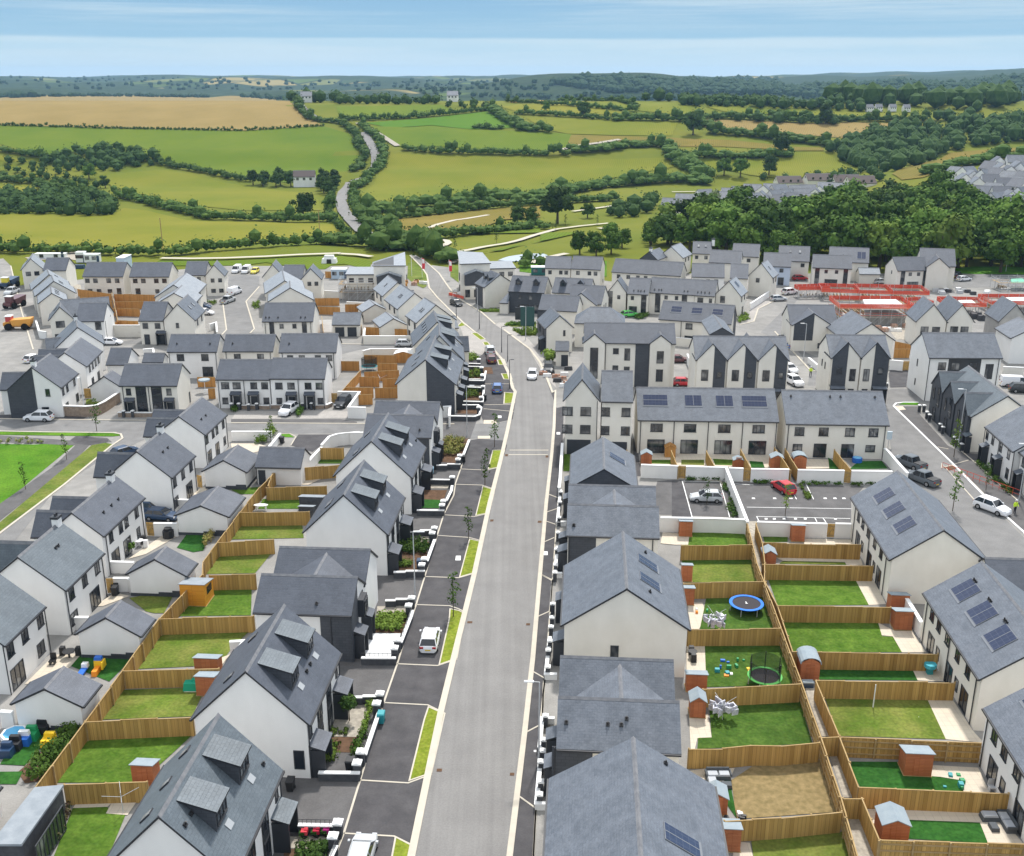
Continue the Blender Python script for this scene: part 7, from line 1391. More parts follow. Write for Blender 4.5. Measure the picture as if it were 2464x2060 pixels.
clump('black domed barrel beside the patio wall', 'D 1040 1010', 'barrel', 'barrel', [('barrel', black_m, 0, 0, 0, 1.3, 1.3, 1.0), ('barrel', black_m, 0, 0, 1.0, .9, .9, .3)]); clump('black barbecue on the flat slab', 'D 1815 925', 'barbecue', 'barbecue', [('cabinet', black_m, 0, 0, 0, 1.0, .6, .9), ('hood', black_m, 0, 0, .9, 1.0, .6, .4), ('side_table', metal_g, .9, 0, .7, .7, .5, .1)]); clump('white garden table on the middle lawn', 'D 1610 840', 'garden_table', 'table', [('table_top', metal_w, 0, 0, .7, 1.9, .9, .06), ('leg', metal_w, -.6, 0, 0, .1, .5, .7), ('leg', metal_w, .6, 0, 0, .1, .5, .7)])
clump('dark dining set with blue cushions on the patio', 'D 860 1060', 'dining_set', 'garden furniture', [('table_top', metal_w, 0, 0, .7, 1.1, 1.1, .05), ('leg', metal_w, 0, 0, 0, .15, .15, .7), ('chair', nv, -.9, .3, 0, .5, .5, .9), ('chair', black_m, .2, .95, 0, .5, .5, .9), ('chair', metal_w, .9, -.3, 0, .5, .5, .9)]); clump('dark round dining set behind the corner garage', 'A 420 560', 'dining_set', 'garden furniture', [('table_top', black_m, 0, 0, .7, 1.2, 1.2, .06), ('leg', black_m, 0, 0, 0, .15, .15, .7), ('chair', black_m, -.8, .5, 0, .5, .5, .9), ('chair', black_m, .7, .5, 0, .5, .5, .9)]); clump('dark folded chairs along the white house wall', 'A 320 600', 'patio_chair', 'chair', [('seat', black_m, 0, 0, .4, .6, .6, .1), ('back', black_m, 0, .3, .5, .6, .1, .6), ('leg', black_m, -.2, 0, 0, .08, .5, .4), ('leg', black_m, .2, 0, 0, .08, .5, .4)])
clump('turquoise kettle barbecue with a round lid on the patio', 'C 1495 655', 'barbecue', 'barbecue', [('stand', teal, 0, 0, 0, .5, .5, .7), ('fire_bowl', mat('plastic_cyan', (.06, .42, .52), .4, .4), 0, 0, .7, 1.1, 1.1, .35)]); clump('blue grey storage seat in the alley below the round topped shed', 'C 760 735', 'storage_seat', 'storage box', [('box', nv, 0, 0, 0, 1., .5, .5), ('lid', felt_b, 0, 0, .5, 1.1, .6, .12)]); clump('dark bistro set beside the netted trampoline fence', 'C 65 560', 'dining_set', 'garden furniture', [('table_top', black_m, 0, 0, .7, .9, .9, .06), ('leg', black_m, 0, 0, 0, .1, .1, .7), ('chair', black_m, 0, -.7, 0, .5, .5, .85), ('chair', black_m, 0, .7, 0, .5, .5, .85)]); clump('folding chairs by the patio door at the right edge', 'C 1870 1365', 'patio_chair', 'chair', [('seat', metal_g, 0, 0, .4, .5, .5, .06), ('back', metal_g, 0, .25, .46, .5, .05, .5), ('leg', metal_g, -.2, 0, 0, .05, .4, .4), ('leg', metal_g, .2, 0, 0, .05, .4, .4)])
clump('grey parasol over white furniture behind the near terrace', 'i 470 620', 'garden_parasol', 'parasol', [('pole', metal_w, 0, 0, 0, .08, .08, 2.2), ('parasol', mat('canvas_grey', (.33, .38, .41), .9, .1), 0, 0, 2.1, 2.0, 2.0, .25), ('seat', metal_w, .8, -.9, 0, 1.6, .7, .8)]); clump('round white sign on the wall end beside the pair of houses', 'k 462 1085', 'round_sign', 'sign', [('ball', mat('sign_pale', (.55, .65, .72), .5, .3), 0, 0, 1.3, .9, .3, 1.2), ('post', metal_g, 0, 0, 0, .08, .08, 1.3)])
for q, (s, c) in enumerate((('o 465 1430', rf), ('o 610 1420', mat('flower_crimson', (.42, .02, .05), .8, .2)), ('o 730 1410', mat('flower_magenta', (.38, .02, .16), .8, .2)))): clump(['pot of orange red flowers behind the bottom front wall', 'pot of crimson flowers behind the bottom front wall', 'pot of magenta flowers behind the bottom front wall'][q], s, 'flower_pot', 'flower pot', [('pot', black_m, 0, 0, 0, .42, .42, .4), ('flowers', c, 0, 0, .4, .5, .5, .28), ('flowers', c, .12, .1, .5, .3, .3, .25), ('flowers', mat('leaf_pot', (.03, .07, .015), .9, .1), -.15, -.1, .42, .45, .4, .2)])
clump('white play dome on the rough grass behind the pavilion', 'c 65 215', 'play_dome', 'dome', [('dome', metal_w, 0, 0, 0, 4.4, 3., 1.4), ('dome', metal_w, 0, 0, 1.4, 3., 2., .9), ('opening', black_m, .1, -1.45, 0, 1.4, .3, 1.3)]); clump('red and white garden toy beside the patio door', 'a 1750 570', 'garden_toy', 'garden toy', [('seat', rf, 0, 0, 0, 2., .8, .8), ('back', coping, .2, .2, .8, 1.2, .6, .9)])
# ------------------------------------------------------------------ building site
redn = bpy.data.materials.new('red_net'); redn.use_nodes = True; pb = redn.node_tree.nodes['Principled BSDF']; pb.inputs['Base Color'].default_value = (.74, .105, .055, 1); pb.inputs['Roughness'].default_value = .8
tx = redn.node_tree.nodes.new('ShaderNodeTexNoise'); tx.inputs['Scale'].default_value = 1.2; cr_ = redn.node_tree.nodes.new('ShaderNodeMapRange'); cr_.inputs[1].default_value = .35; cr_.inputs[2].default_value = .62; cr_.inputs[3].default_value = .12; cr_.inputs[4].default_value = .9; redn.node_tree.links.new(tx.outputs[0], cr_.inputs[0]); redn.node_tree.links.new(cr_.outputs[0], pb.inputs['Alpha'])
deck_m = mat('scaffold_board', (.36, .27, .17), .9, .1, col2=(.25, .19, .12), scale=1.2)
def scaffold(label, s, L, W, levels, hd, net=True, sheet_m=None, wallm=None):
    p = P1(s); r = empty('scaffold', p, pi/2-radians(hd), label, 'scaffold'); b = MB(); rr = random.Random(label); ht = levels*2+.3
    nx = max(2, round(L/2.2)); ny = max(2, round(W/2.2)); per = [(-L/2+L*i/nx, y) for i in range(nx+1) for y in (-W/2, W/2)]+[(x, -W/2+W*i/ny) for i in range(1, ny) for x in (-L/2, L/2)]
    for x, y in per:
        b.tube((x, y, 0), (x, y, ht+rr.uniform(.6, 1.4)), .05, n=4)
        b.tube((x*(1-1.6/L), y*(1-1.6/W), 0), (x*(1-1.6/L), y*(1-1.6/W), ht), .05, n=4)
    gr = MB()
    for z in [2*k+q for k in range(1, levels+1) for q in (0, .5, 1.0)]:
        for a, c in (((-L/2, -W/2), (L/2, -W/2)), ((-L/2, W/2), (L/2, W/2)), ((-L/2, -W/2), (-L/2, W/2)), ((L/2, -W/2), (L/2, W/2))): (gr if net and z > 2 else b).tube((*a, z), (*c, z), .045, n=4)
    for i in range(9):
        x = rr.uniform(-L/2, L/2-2); b.tube((x, -W/2, .2), (x+2, -W/2, 2.2), .04, n=4)
    build(b, 'tube_frame', metal_g, r)
    if net: build(gr, 'guard_rail', mat('rail_red', (.62, .09, .05), .6, .3), r)
    for k in range(1, levels+1):
        d = MB(); z = 2*k
        for x0, x1, y0, y1 in ((-L/2, L/2, -W/2, -W/2+.8), (-L/2, L/2, W/2-.8, W/2), (-L/2, -L/2+.8, -W/2+.8, W/2-.8), (L/2-.8, L/2, -W/2+.8, W/2-.8)): d.box(x0, x1, y0, y1, z, z+.06)
        build(d, 'deck', deck_m, r)
        if net and k == levels:
            for nm_, x0, x1, y0, y1 in (('front', -L/2, L/2, -W/2-.06, -W/2-.02), ('back', -L/2, L/2, W/2+.02, W/2+.06), ('near', -L/2-.06, -L/2-.02, -W/2, W/2), ('far', L/2+.02, L/2+.06, -W/2, W/2)):
                n_ = MB(); n_.box(x0, x1, y0, y1, z+.1, z+.95); build(n_, 'safety_net', redn, r)
    wl = MB(); wl.box(-L/2+1.1, L/2-1.1, -W/2+1.1, W/2-1.1, 0, ht-1.9); build(wl, 'unfinished_wall', wallm or rend_grey, r)
    if sheet_m: sh = MB(); X0 = -L*.12; sh.hexa([(X0, -W/2+1, ht-.4), (L/2-1, -W/2+1, ht-.4), (L/2-1.6, W/2-1.5, ht-.4), (X0+1, W/2-1.5, ht-.4), (X0, -W/2+1, ht-.2), (L/2-1, -W/2+1, ht-.3), (L/2-1.6, W/2-1.5, ht+.3), (X0+1, W/2-1.5, ht+.2)]); build(sh, 'roof_sheet', sheet_m, r)
    if 1:
        t = MB(); nj = round(L/1.1); x9 = L*.12 if sheet_m else -L/2+1.2
        for i in range(nj):
            x = -L/2+1.2+(L-2.4)*i/nj
            if not sheet_m or x < -L*.13: t.box(x-.1, x+.1, -W/2+rr.uniform(1.1, 2), W/2-rr.uniform(1.1, 2), ht-1.9, ht-1.6+rr.uniform(0, .5))
        build(t, 'joist', deck_m, r)
    return r
scaffold('scaffolding with red netting round a white sheeted roof', 'f 1250 1075', 16, 9, 2, 92, True, metal_w); scaffold('scaffolding with red netting behind, on the left of the site', 'f 880 790', 9, 7, 1, 100, True); scaffold('scaffolding with red netting behind, in the middle of the site', 'f 1290 800', 8, 8, 1, 98, True); scaffold('scaffolding with red netting behind, on the right of the site', 'f 1700 810', 8.5, 8, 1, 96, True); scaffold('small scaffolding with red netting between the site buildings', 'f 1800 960', 6, 5, 1, 70, True); scaffold('scaffolding with red netting beside the twin peaked houses', 'g 1330 960', 9, 7, 1, 95, True, metal_w); scaffold('scaffolding with red netting at the far right under white sheeting', 'g 1920 930', 12, 8, 1, 92, True, metal_w); scaffold('low scaffolding with a green sheet at the right edge', 'g 1950 680', 9, 5, 1, 88, False, mat('sheet_green', (.18, .52, .36), .7, .2)); scaffold('grey scaffolding wrapped round the pavilion wing', 'c 420 640', 9, 6, 2, 88, False); scaffold('red barrier netting on the ground before the scaffolding', 'f 560 775', 8, 3, 1, 84, True)
def pallet(label, s, items): clump(label, s, 'material_stack', 'building materials', items)
brm = mat('brick_pack', (.38, .17, .10), .9, .1, col2=(.5, .42, .36), scale=2.)
pallet('stack of boards and blocks behind the eight windowed pair', 'a 850 270', [('stack', coping, 0, 0, 0, 3., 2., .8), ('stack', nv, 3., -1., 0, 3., 1.5, 1.), ('stack', brm, -3, 1, 0, 2., 1.6, 1.1)]); pallet('mixed stacks of material in the site yard before the red scaffolding', 'g 520 1170', [('stack', coping, RD.uniform(-4, 4), RD.uniform(-3, 3), 0, 1.2, 1., .7) if i % 2 else ('stack', brm, RD.uniform(-4, 4), RD.uniform(-3, 3), 0, 1.3, 1.2, .8) for i in range(12)]); pallet('stacks of material by the right pavilion flag', 'c 1620 600', [('stack', brm, RD.uniform(-2, 2), RD.uniform(-4, 3), 0, 1.2, 1., .7) if i % 2 else ('stack', coping, RD.uniform(-2, 2), RD.uniform(-4, 3), 0, .9, .6, 1.) for i in range(12)]); pallet('stacks of material in front of the left pavilion', 'c 1110 470', [('stack', [brm, coping, timber_n][i % 3], RD.uniform(-3, 3), RD.uniform(-4, 3), 0, 1.2, 1., .8) for i in range(10)]); pallet('boards and tubes piled on the pavement at the bend', 'E 1330 20', [('stack', [brm, steel_d, coping][i % 3], RD.uniform(-2.5, 2.5), RD.uniform(-7, 5), 0, 1.6, .5, .7) for i in range(16)]); pallet('pallets by the grey unfinished gable', 'g 1560 1040', [('stack', steel_d, RD.uniform(-1.5, 1.5), RD.uniform(-2, 2), 0, 1.4, 1., 1.2) for i in range(5)]); pallet('scrap and pallets in front of the site tents', 'g 1350 720', [('stack', [steel_d, coping, metal_g][i % 3], RD.uniform(-7, 7), RD.uniform(-3, 3), 0, 1.4, 1., .8) for i in range(14)])
cab_m = mat('cabin_white', (.78, .79, .80), .6, .3)
def cabin(label, s, L, W, h, m, hd=90):
    p = P1(s); b = MB(); b.box(-L/2, L/2, -W/2, W/2, .1, h); r = build(b, 'site_cabin', m, None, p, pi/2-radians(hd)); tag(r, label, 'site cabin'); S = sides(L, W)
    for u in (-L*.28, L*.2): put_win(r, S['R'], u, h*.6, 1.2, 1., 'w', True)
    d = MB(); d.box(L*.38, L*.38+.8, -W/2-.05, -W/2, .15, 2.1); build(d, 'door', nv, r); t = MB(); t.box(-L/2-.1, L/2+.1, -W/2-.1, W/2+.1, h, h+.12); build(t, 'roof', cab_m, r)
cabin('white site cabin with one window behind the far left houses', 'a 1120 205', 4.2, 2.4, 2.4, cab_m); cabin('tall pale site cabin beside the white one', 'a 985 205', 2.4, 2.2, 3., cab_m); cabin('long white site shelter behind the far corner gable', 'a 620 160', 9, 2, 1.5, cab_m); cabin('narrow cabin between the two cream pairs', 'a 1510 330', 2.2, 6, 4.5, mat('cabin_blue', (.45, .55, .65), .6, .3)); cabin('pale blue container beside the scaffolded wing', 'c 185 400', 4, 2.6, 2.6, mat('cabin_blue', (.45, .55, .65), .6, .3)); cabin('green container behind the dormered houses', 'd 1100 455', 5, 2.6, 2.2, mat('container_green', (.02, .12, .11), .6, .3)); cabin('low green container near the pond path', 'c 660 440', 4, 2, 1.6, mat('container_green2', (.03, .28, .22), .6, .3))
pipe = MB(); [pipe.tube((-6+i, 0, 0), (-6+i, 0, 1.), .035, n=5) for i in range(13)]; pipe.tube((-6, 0, 1.), (6, 0, 1.), .04, n=5); pipe.tube((-6, 0, .4), (6, 0, .4), .03, n=5); o_ = build(pipe, 'barrier_fence', redn, None, P1('l 1560 60'), pi/2-radians(150)); tag(o_, 'red and white barrier fencing along the closed bay on the right', 'barrier')
bf = MB(); bf.box(-3, 3, -.04, .04, .3, 1.0); o_ = build(bf, 'barrier_fence', redn, None, P1('c 1590 640'), pi/2-radians(140)); tag(o_, 'red barrier fencing on the bend of the main road', 'barrier')
rl = MB(); rl.prism([(-1.5, 1.6), (1.5, 1.6), (1.5, 1.7), (-1.5, 1.7)], 'y', -.02, .02)
# ------------------------------------------------------------------ foliage
def leaf_mat(n, a, b, rnd=.34):
    m = mat(n, a, .9, .12, col2=b, scale=.35, detail=6, space='world', rnd=rnd, lo=.35, hi=.65); return m
leaf_d = leaf_mat('leaf_dark', (.026, .056, .012), (.062, .105, .022)); leaf_m = leaf_mat('leaf_mid', (.042, .092, .014), (.092, .155, .026)); leaf_l = leaf_mat('leaf_light', (.085, .145, .02), (.16, .225, .04)); leaf_l2 = leaf_mat('leaf_fresh', (.058, .118, .018), (.118, .19, .032)); hedge_m = leaf_mat('leaf_hedge', (.036, .078, .014), (.088, .140, .028), .16)
leaf_far = leaf_mat('leaf_far', (.028, .062, .016), (.064, .112, .028), 0.); bark = mat('bark', (.09, .07, .05), .9, .1)
ICO = None
def ico():
    global ICO
    if ICO is None:
        bm = bmesh.new(); bmesh.ops.create_icosphere(bm, subdivisions=1, radius=1.); bm.verts.ensure_lookup_table()
        ICO = ([tuple(v.co) for v in bm.verts], [tuple(v.index for v in f.verts) for f in bm.faces]); bm.free()
    return ICO
def lobe(b, c, r, n, size, rr, rz=1., core=.72, mi=0):
    V, F_ = ico(); k = len(b.v)
    if core:
        b.v += [(c[0]+x*r*core*rr.uniform(.85, 1.1), c[1]+y*r*core*rr.uniform(.85, 1.1), c[2]+z*r*rz*core*rr.uniform(.85, 1.1)) for x, y, z in V]
        b.f += [tuple(i+k for i in f) for f in F_]; b.m += [mi]*len(F_)
    for _ in range(n):
        z = rr.uniform(-.55, 1); t = rr.uniform(0, 2*pi); q = math.sqrt(max(0, 1-z*z)); d = rr.uniform(.72, 1.12)
        nv = Vector((q*cos(t), q*sin(t), z)); p = Vector((c[0]+nv.x*r*d, c[1]+nv.y*r*d, c[2]+nv.z*r*rz*d))
        nn = (nv+Vector((rr.uniform(-.8, .8), rr.uniform(-.8, .8), rr.uniform(-.3, .9)))).normalized(); a = nn.orthogonal().normalized(); bb = nn.cross(a); an = rr.uniform(0, pi); a, bb = a*cos(an)+bb*sin(an), bb*cos(an)-a*sin(an)
        s = size*rr.uniform(.6, 1.25)/2; k = len(b.v)
        b.v += [tuple(p+a*s), tuple(p+bb*s*.8), tuple(p-a*s), tuple(p-bb*s*.8)]; b.f.append((k, k+1, k+2, k+3)); b.m.append(mi)
def raw(b, name, m):
    me = bpy.data.meshes.new(name); me.from_pydata(b.v, [], b.f)
    for q in (m if isinstance(m, list) else [m]): me.materials.append(q)
    if any(b.m): me.polygons.foreach_set('material_index', b.m)
    me.update(); return me
def tree_meshes(seed, kind):
    rr = random.Random(seed); b = MB()
    if kind == 'broad':
        for i in range(17):
            t = rr.uniform(0, 2*pi); zz = rr.uniform(-.75, 1.); q = math.sqrt(max(.05, 1-zz*zz))*rr.uniform(.55, 1.)
            lobe(b, (3.2*q*cos(t), 3.2*q*sin(t), 4.7+3.3*zz), rr.uniform(1.0, 1.9), 46, .78, rr, rr.uniform(.75, 1.0), mi=int(rr.random() < .4))
        lobe(b, (0, 0, 4.6), 2.8, 30, .9, rr)
    elif kind == 'sapling':
        for i in range(9): z = 1.3+i*.36; r = .75*(1-abs(i-3)/9.); t = rr.uniform(0, 6.28); lobe(b, (.22*cos(t), .22*sin(t), z), r*.7, 17, .24, rr, .9, 0)
    elif kind == 'ball': lobe(b, (0, 0, 1.5), .62, 220, .22, rr, 1., .85)
    elif kind == 'shrub':
        for i in range(7): t = rr.uniform(0, 6.28); q = rr.uniform(0, 1.0); lobe(b, (q*cos(t), q*sin(t), rr.uniform(.5, 1.1)), rr.uniform(.5, .8), 34, .42, rr, .9)
    c = raw(b, 'crown', {'broad': [leaf_m, leaf_l2], 'sapling': leaf_l, 'ball': leaf_d, 'shrub': leaf_m}[kind])
    t = MB(); h = {'broad': 5., 'sapling': 3.6, 'ball': 1.2, 'shrub': .5}[kind]; r0 = {'broad': .38, 'sapling': .05, 'ball': .05, 'shrub': .08}[kind]
    t.tube((0, 0, -.5), (0, 0, h), r0, r0*.5, 6)
    if kind in ('broad', 'shrub'):
        for i in range(4): a = i*1.6+rr.uniform(0, 1); t.tube((0, 0, h*.5), (cos(a)*h*.4, sin(a)*h*.4, h*1.05), r0*.45, r0*.15, 5)
    return t.mesh('trunk', bark), c
VAR = {k: [tree_meshes(s*7+3, k) for s in range(n)] for k, n in (('broad', 6), ('sapling', 2), ('ball', 1), ('shrub', 2))}
CROWN_M = {}
def tree(label, p, sc=1., kind='broad', m=None, name='broadleaf_tree', cat='tree', group=None, v=None, zs=1.):
    T, Cm = (RND.choice(VAR[kind]) if v is None else VAR[kind][v])
    if m is not None:
        key = (Cm.name, m.name)
        if key not in CROWN_M: cm = Cm.copy(); cm.materials.clear(); cm.materials.append(m); cm.materials.append({'leaf_dark': leaf_m, 'leaf_mid': leaf_l2}.get(m.name, m)); CROWN_M[key] = cm
        Cm = CROWN_M[key]
    r = link(name, T, None, p, RND.uniform(0, 6.28)); r.scale = (sc, sc, sc*zs); tag(r, label, cat, group); link('crown', Cm, r); return r
def inpoly(x, y, P):
    c = False
    for (x0, y0), (x1, y1) in zip(P, P[1:]+P[:1]):
        if (y0 > y) != (y1 > y) and x < x0+(y-y0)*(x1-x0)/(y1-y0): c = not c
    return c
def scatter(s, n, gap, rr, tries=6000):
    P = []; c = None; q = []
    for t in s.split():
        if t in CR: c = t
        else:
            q.append(float(t))
            if len(q) == 2: P.append(pxy(c, *q)); q = []
    x0, x1 = min(p[0] for p in P), max(p[0] for p in P); y0, y1 = min(p[1] for p in P), max(p[1] for p in P); res = []
    for _ in range(tries):
        x, y = rr.uniform(x0, x1), rr.uniform(y0, y1)
        if not inpoly(x, y, P): continue
        p = on_t(x, y)
        if all((p-o).xy.length > gap for o in res): res.append(p)
        if len(res) >= n: break
    return res
rw = random.Random(21)
WD = 'L -150 1130 0 1120 100 1075 450 1030 800 1035 1000 965 1400 920 1750 965 1820 1080 2100 1120 2400 1150 2400 1300 2100 1318 1700 1322 1450 1330 1150 1330 1000 1300 700 1270 420 1270 240 1240 0 1180'
for p in scatter(WD, 165, 8.4, rw, 9000): tree('broadleaf tree massed in the dense wood behind the houses on the right', p, rw.uniform(1.2, 1.95), m=rw.choice([leaf_d, leaf_m, leaf_m, leaf_l2, leaf_l2, leaf_l]), group='trees of the wood behind the right hand houses', zs=rw.uniform(.85, 1.1))
for p in scatter('L 0 1010 120 1000 130 1120 0 1130 K 1900 1180 1650 1229 1400 1225 1650 1150 1880 1130', 16, 6, rw): tree('bushy tree at the edge of the wood above the centre houses', p, rw.uniform(.6, .9), m=leaf_m, group='trees at the edge of the wood by the park')
for p in scatter('g 1250 430 1550 400 2300 420 2300 380 1300 380', 12, 6, rw): tree('broadleaf tree edging the mown green on the right', p, rw.uniform(1., 1.3), m=leaf_d, group='trees edging the mown green')
for lab, s, sc, m in [('large dark round oak standing beside the park path', 'K 1335 1020', 1.75, leaf_d), ('smaller tree just left of the large dark oak', 'K 1090 1030', .9, leaf_d), ('second small tree beside the large dark oak', 'K 1180 1035', .85, leaf_d), ('small tree just right of the large dark oak', 'K 1520 985', .8, leaf_m), ('ragged tall tree above the field hedge near the lane', 'J 1870 985', 1.35, leaf_d), ('pale bushy tree beside the lane hedge', 'J 2030 950', .95, leaf_m),
                      ('lone tree in the olive field by the copse', 'J 550 745', 1.1, leaf_m), ('small dark tree below the lone copse tree', 'J 650 800', .8, leaf_d), ('round dark tree in front of the far estate roofs', 'L 390 905', 1.1, leaf_d), ('dark spreading tree above the far estate bungalows', 'L 535 720', 1.3, leaf_d), ('pale flowering tree at the near edge of the far estate', 'L 190 960', 1.2, mat('leaf_pale', (.22, .25, .13), .9, .1, col2=(.12, .17, .06), scale=.5, space='world')), ('tree between the white far estate houses', 'L 930 800', .9, leaf_d), ('dark tree pair in the olive field, left one', 'L 260 720', 1.25, leaf_m), ('dark tree pair in the olive field, right one', 'L 360 730', 1.25, leaf_m),
                      ('round tree alone on the hill field hedge', 'K 1495 365', 1.3, leaf_d), ('round bush tree on the second hill hedge', 'K 1265 335', .9, leaf_m), ('tree at the field corner above the golden strip', 'L 610 590', 1.5, leaf_d), ('tree cluster at the left end of the golden strip', 'L 70 470', 1.7, leaf_d), ('broad tree behind the golden strip, nearest its middle', 'L 880 405', 1.6, leaf_d)]: tree(lab, T1(s), sc, m=m)
for p in scatter('J 1540 760 1800 780 1800 800 1560 790', 6, 6, rw)+scatter('J 1960 790 2080 770 2085 830 1990 850', 8, 6, rw): tree('dark round tree sheltering the white farmhouse', p, rw.uniform(.8, 1.15), m=leaf_d, group='trees around the white farmhouse')
for p in scatter('K 460 215 620 190 740 240 640 245 480 235', 9, 9, rw): tree('dark tree on the wooded knoll on the skyline hill', p, rw.uniform(1., 1.6), m=leaf_d, group='trees on the wooded knoll')
for p in [T1(s) for s in ('K 960 1140', 'K 1165 1065', 'K 1325 1062', 'K 1580 1030', 'K 572 1120', 'K 705 1185', 'K 1385 1030', 'K 1610 1140')]: tree('small young tree beside the pale park path', p, 1.25, 'sapling', leaf_d, 'young_tree', group='young trees along the park paths', zs=.8)
for lab, s, sc in [('young street tree in the verge nearest the white hatchback', 'm 1555 1520', 1.15), ('young street tree in the verge below the first crossing strip', 'm 1738 600', 1.0), ('slim young tree at the cross street corner', 'j 2050 980', 1.2), ('slim young tree between the second and third verges', 'j 1935 1440', 1.2), ('young tree beside the bare soil bed on the right street', 'k 1255 1200', 1.3), ('young tree leaning over the solar terrace roof edge', 'l 1240 400', 1.25), ('young tree in the red car parking court', 'F 635 870', 1.0), ('young tree on the park path verge, nearer the junction', 'D 412 530', .9), ('young tree on the park path verge, farther down', 'D 158 712', .9), ('slim young tree before the curved stone wall', 'h 1165 1090', 1.2), ('young tree behind the silver saloon', 'F 155 800', .8), ('slim staked tree on the corner grass', 'i 1260 1240', 1.0), ('young tree beside the porches at the right edge', 'k 1640 1600', .9)]:
    tree(lab, P1(s), sc, 'sapling', leaf_l if 'court' in lab or 'soil' in lab else leaf_m, 'young_tree')
tree('round clipped topiary ball in the gravel front garden', P1('n 705 1275'), 1.2, 'ball', leaf_d, 'topiary', 'topiary'); tree('potted shrub beside the patio door of the white house', P1('D 770 1110'), 1.0, 'shrub', leaf_m, 'potted_shrub', 'shrub'); tree('second potted shrub by the ground floor window of the white house', P1('D 850 1010'), .8, 'shrub', leaf_m, 'potted_shrub', 'shrub'); tree('lavender pot beside the lodge steps on the bend', P1('d 1215 1500'), 1.6, 'shrub', leaf_l, 'round_shrub', 'shrub')
def hedge(label, s, wd=3.2, h=2.6, m=None, terrain=True, step=1.5, size=.85, n=12, name='hedge', cat='hedge', kind=None, pts=None):
    if terrain: wd *= 1.45; h *= 1.35; step *= 1.1; n = 16; size = 1.0
    p = pts or [v.xy for v in pick(s, 0, terrain)]; rr = random.Random(label); b = MB(); o = p[0]; oz = tz(*o) if terrain else 0.
    for a, c in zip(p, p[1:]):
        k = max(1, int((c-a).length/step))
        for i in range(k):
            q = a.lerp(c, (i+rr.random())/k); d = (c-a).normalized(); off = rr.uniform(-.3, .3)*wd; x, y = q.x-d.y*off, q.y+d.x*off; r = wd*.5*rr.uniform(.7, 1.1); hh = h*(rr.uniform(.6, 1.1) if rr.random() > .12 else rr.uniform(1.2, 2.1))
            lobe(b, (x-o.x, y-o.y, (tz(x, y) if terrain else 0.)-oz+hh*.5), r, n, size, rr, min(1.15, max(.4, hh*.55/r)))
    ob = link(name, raw(b, name, m or hedge_m), None, (o.x, o.y, oz)); return tag(ob, label, cat, None, kind)
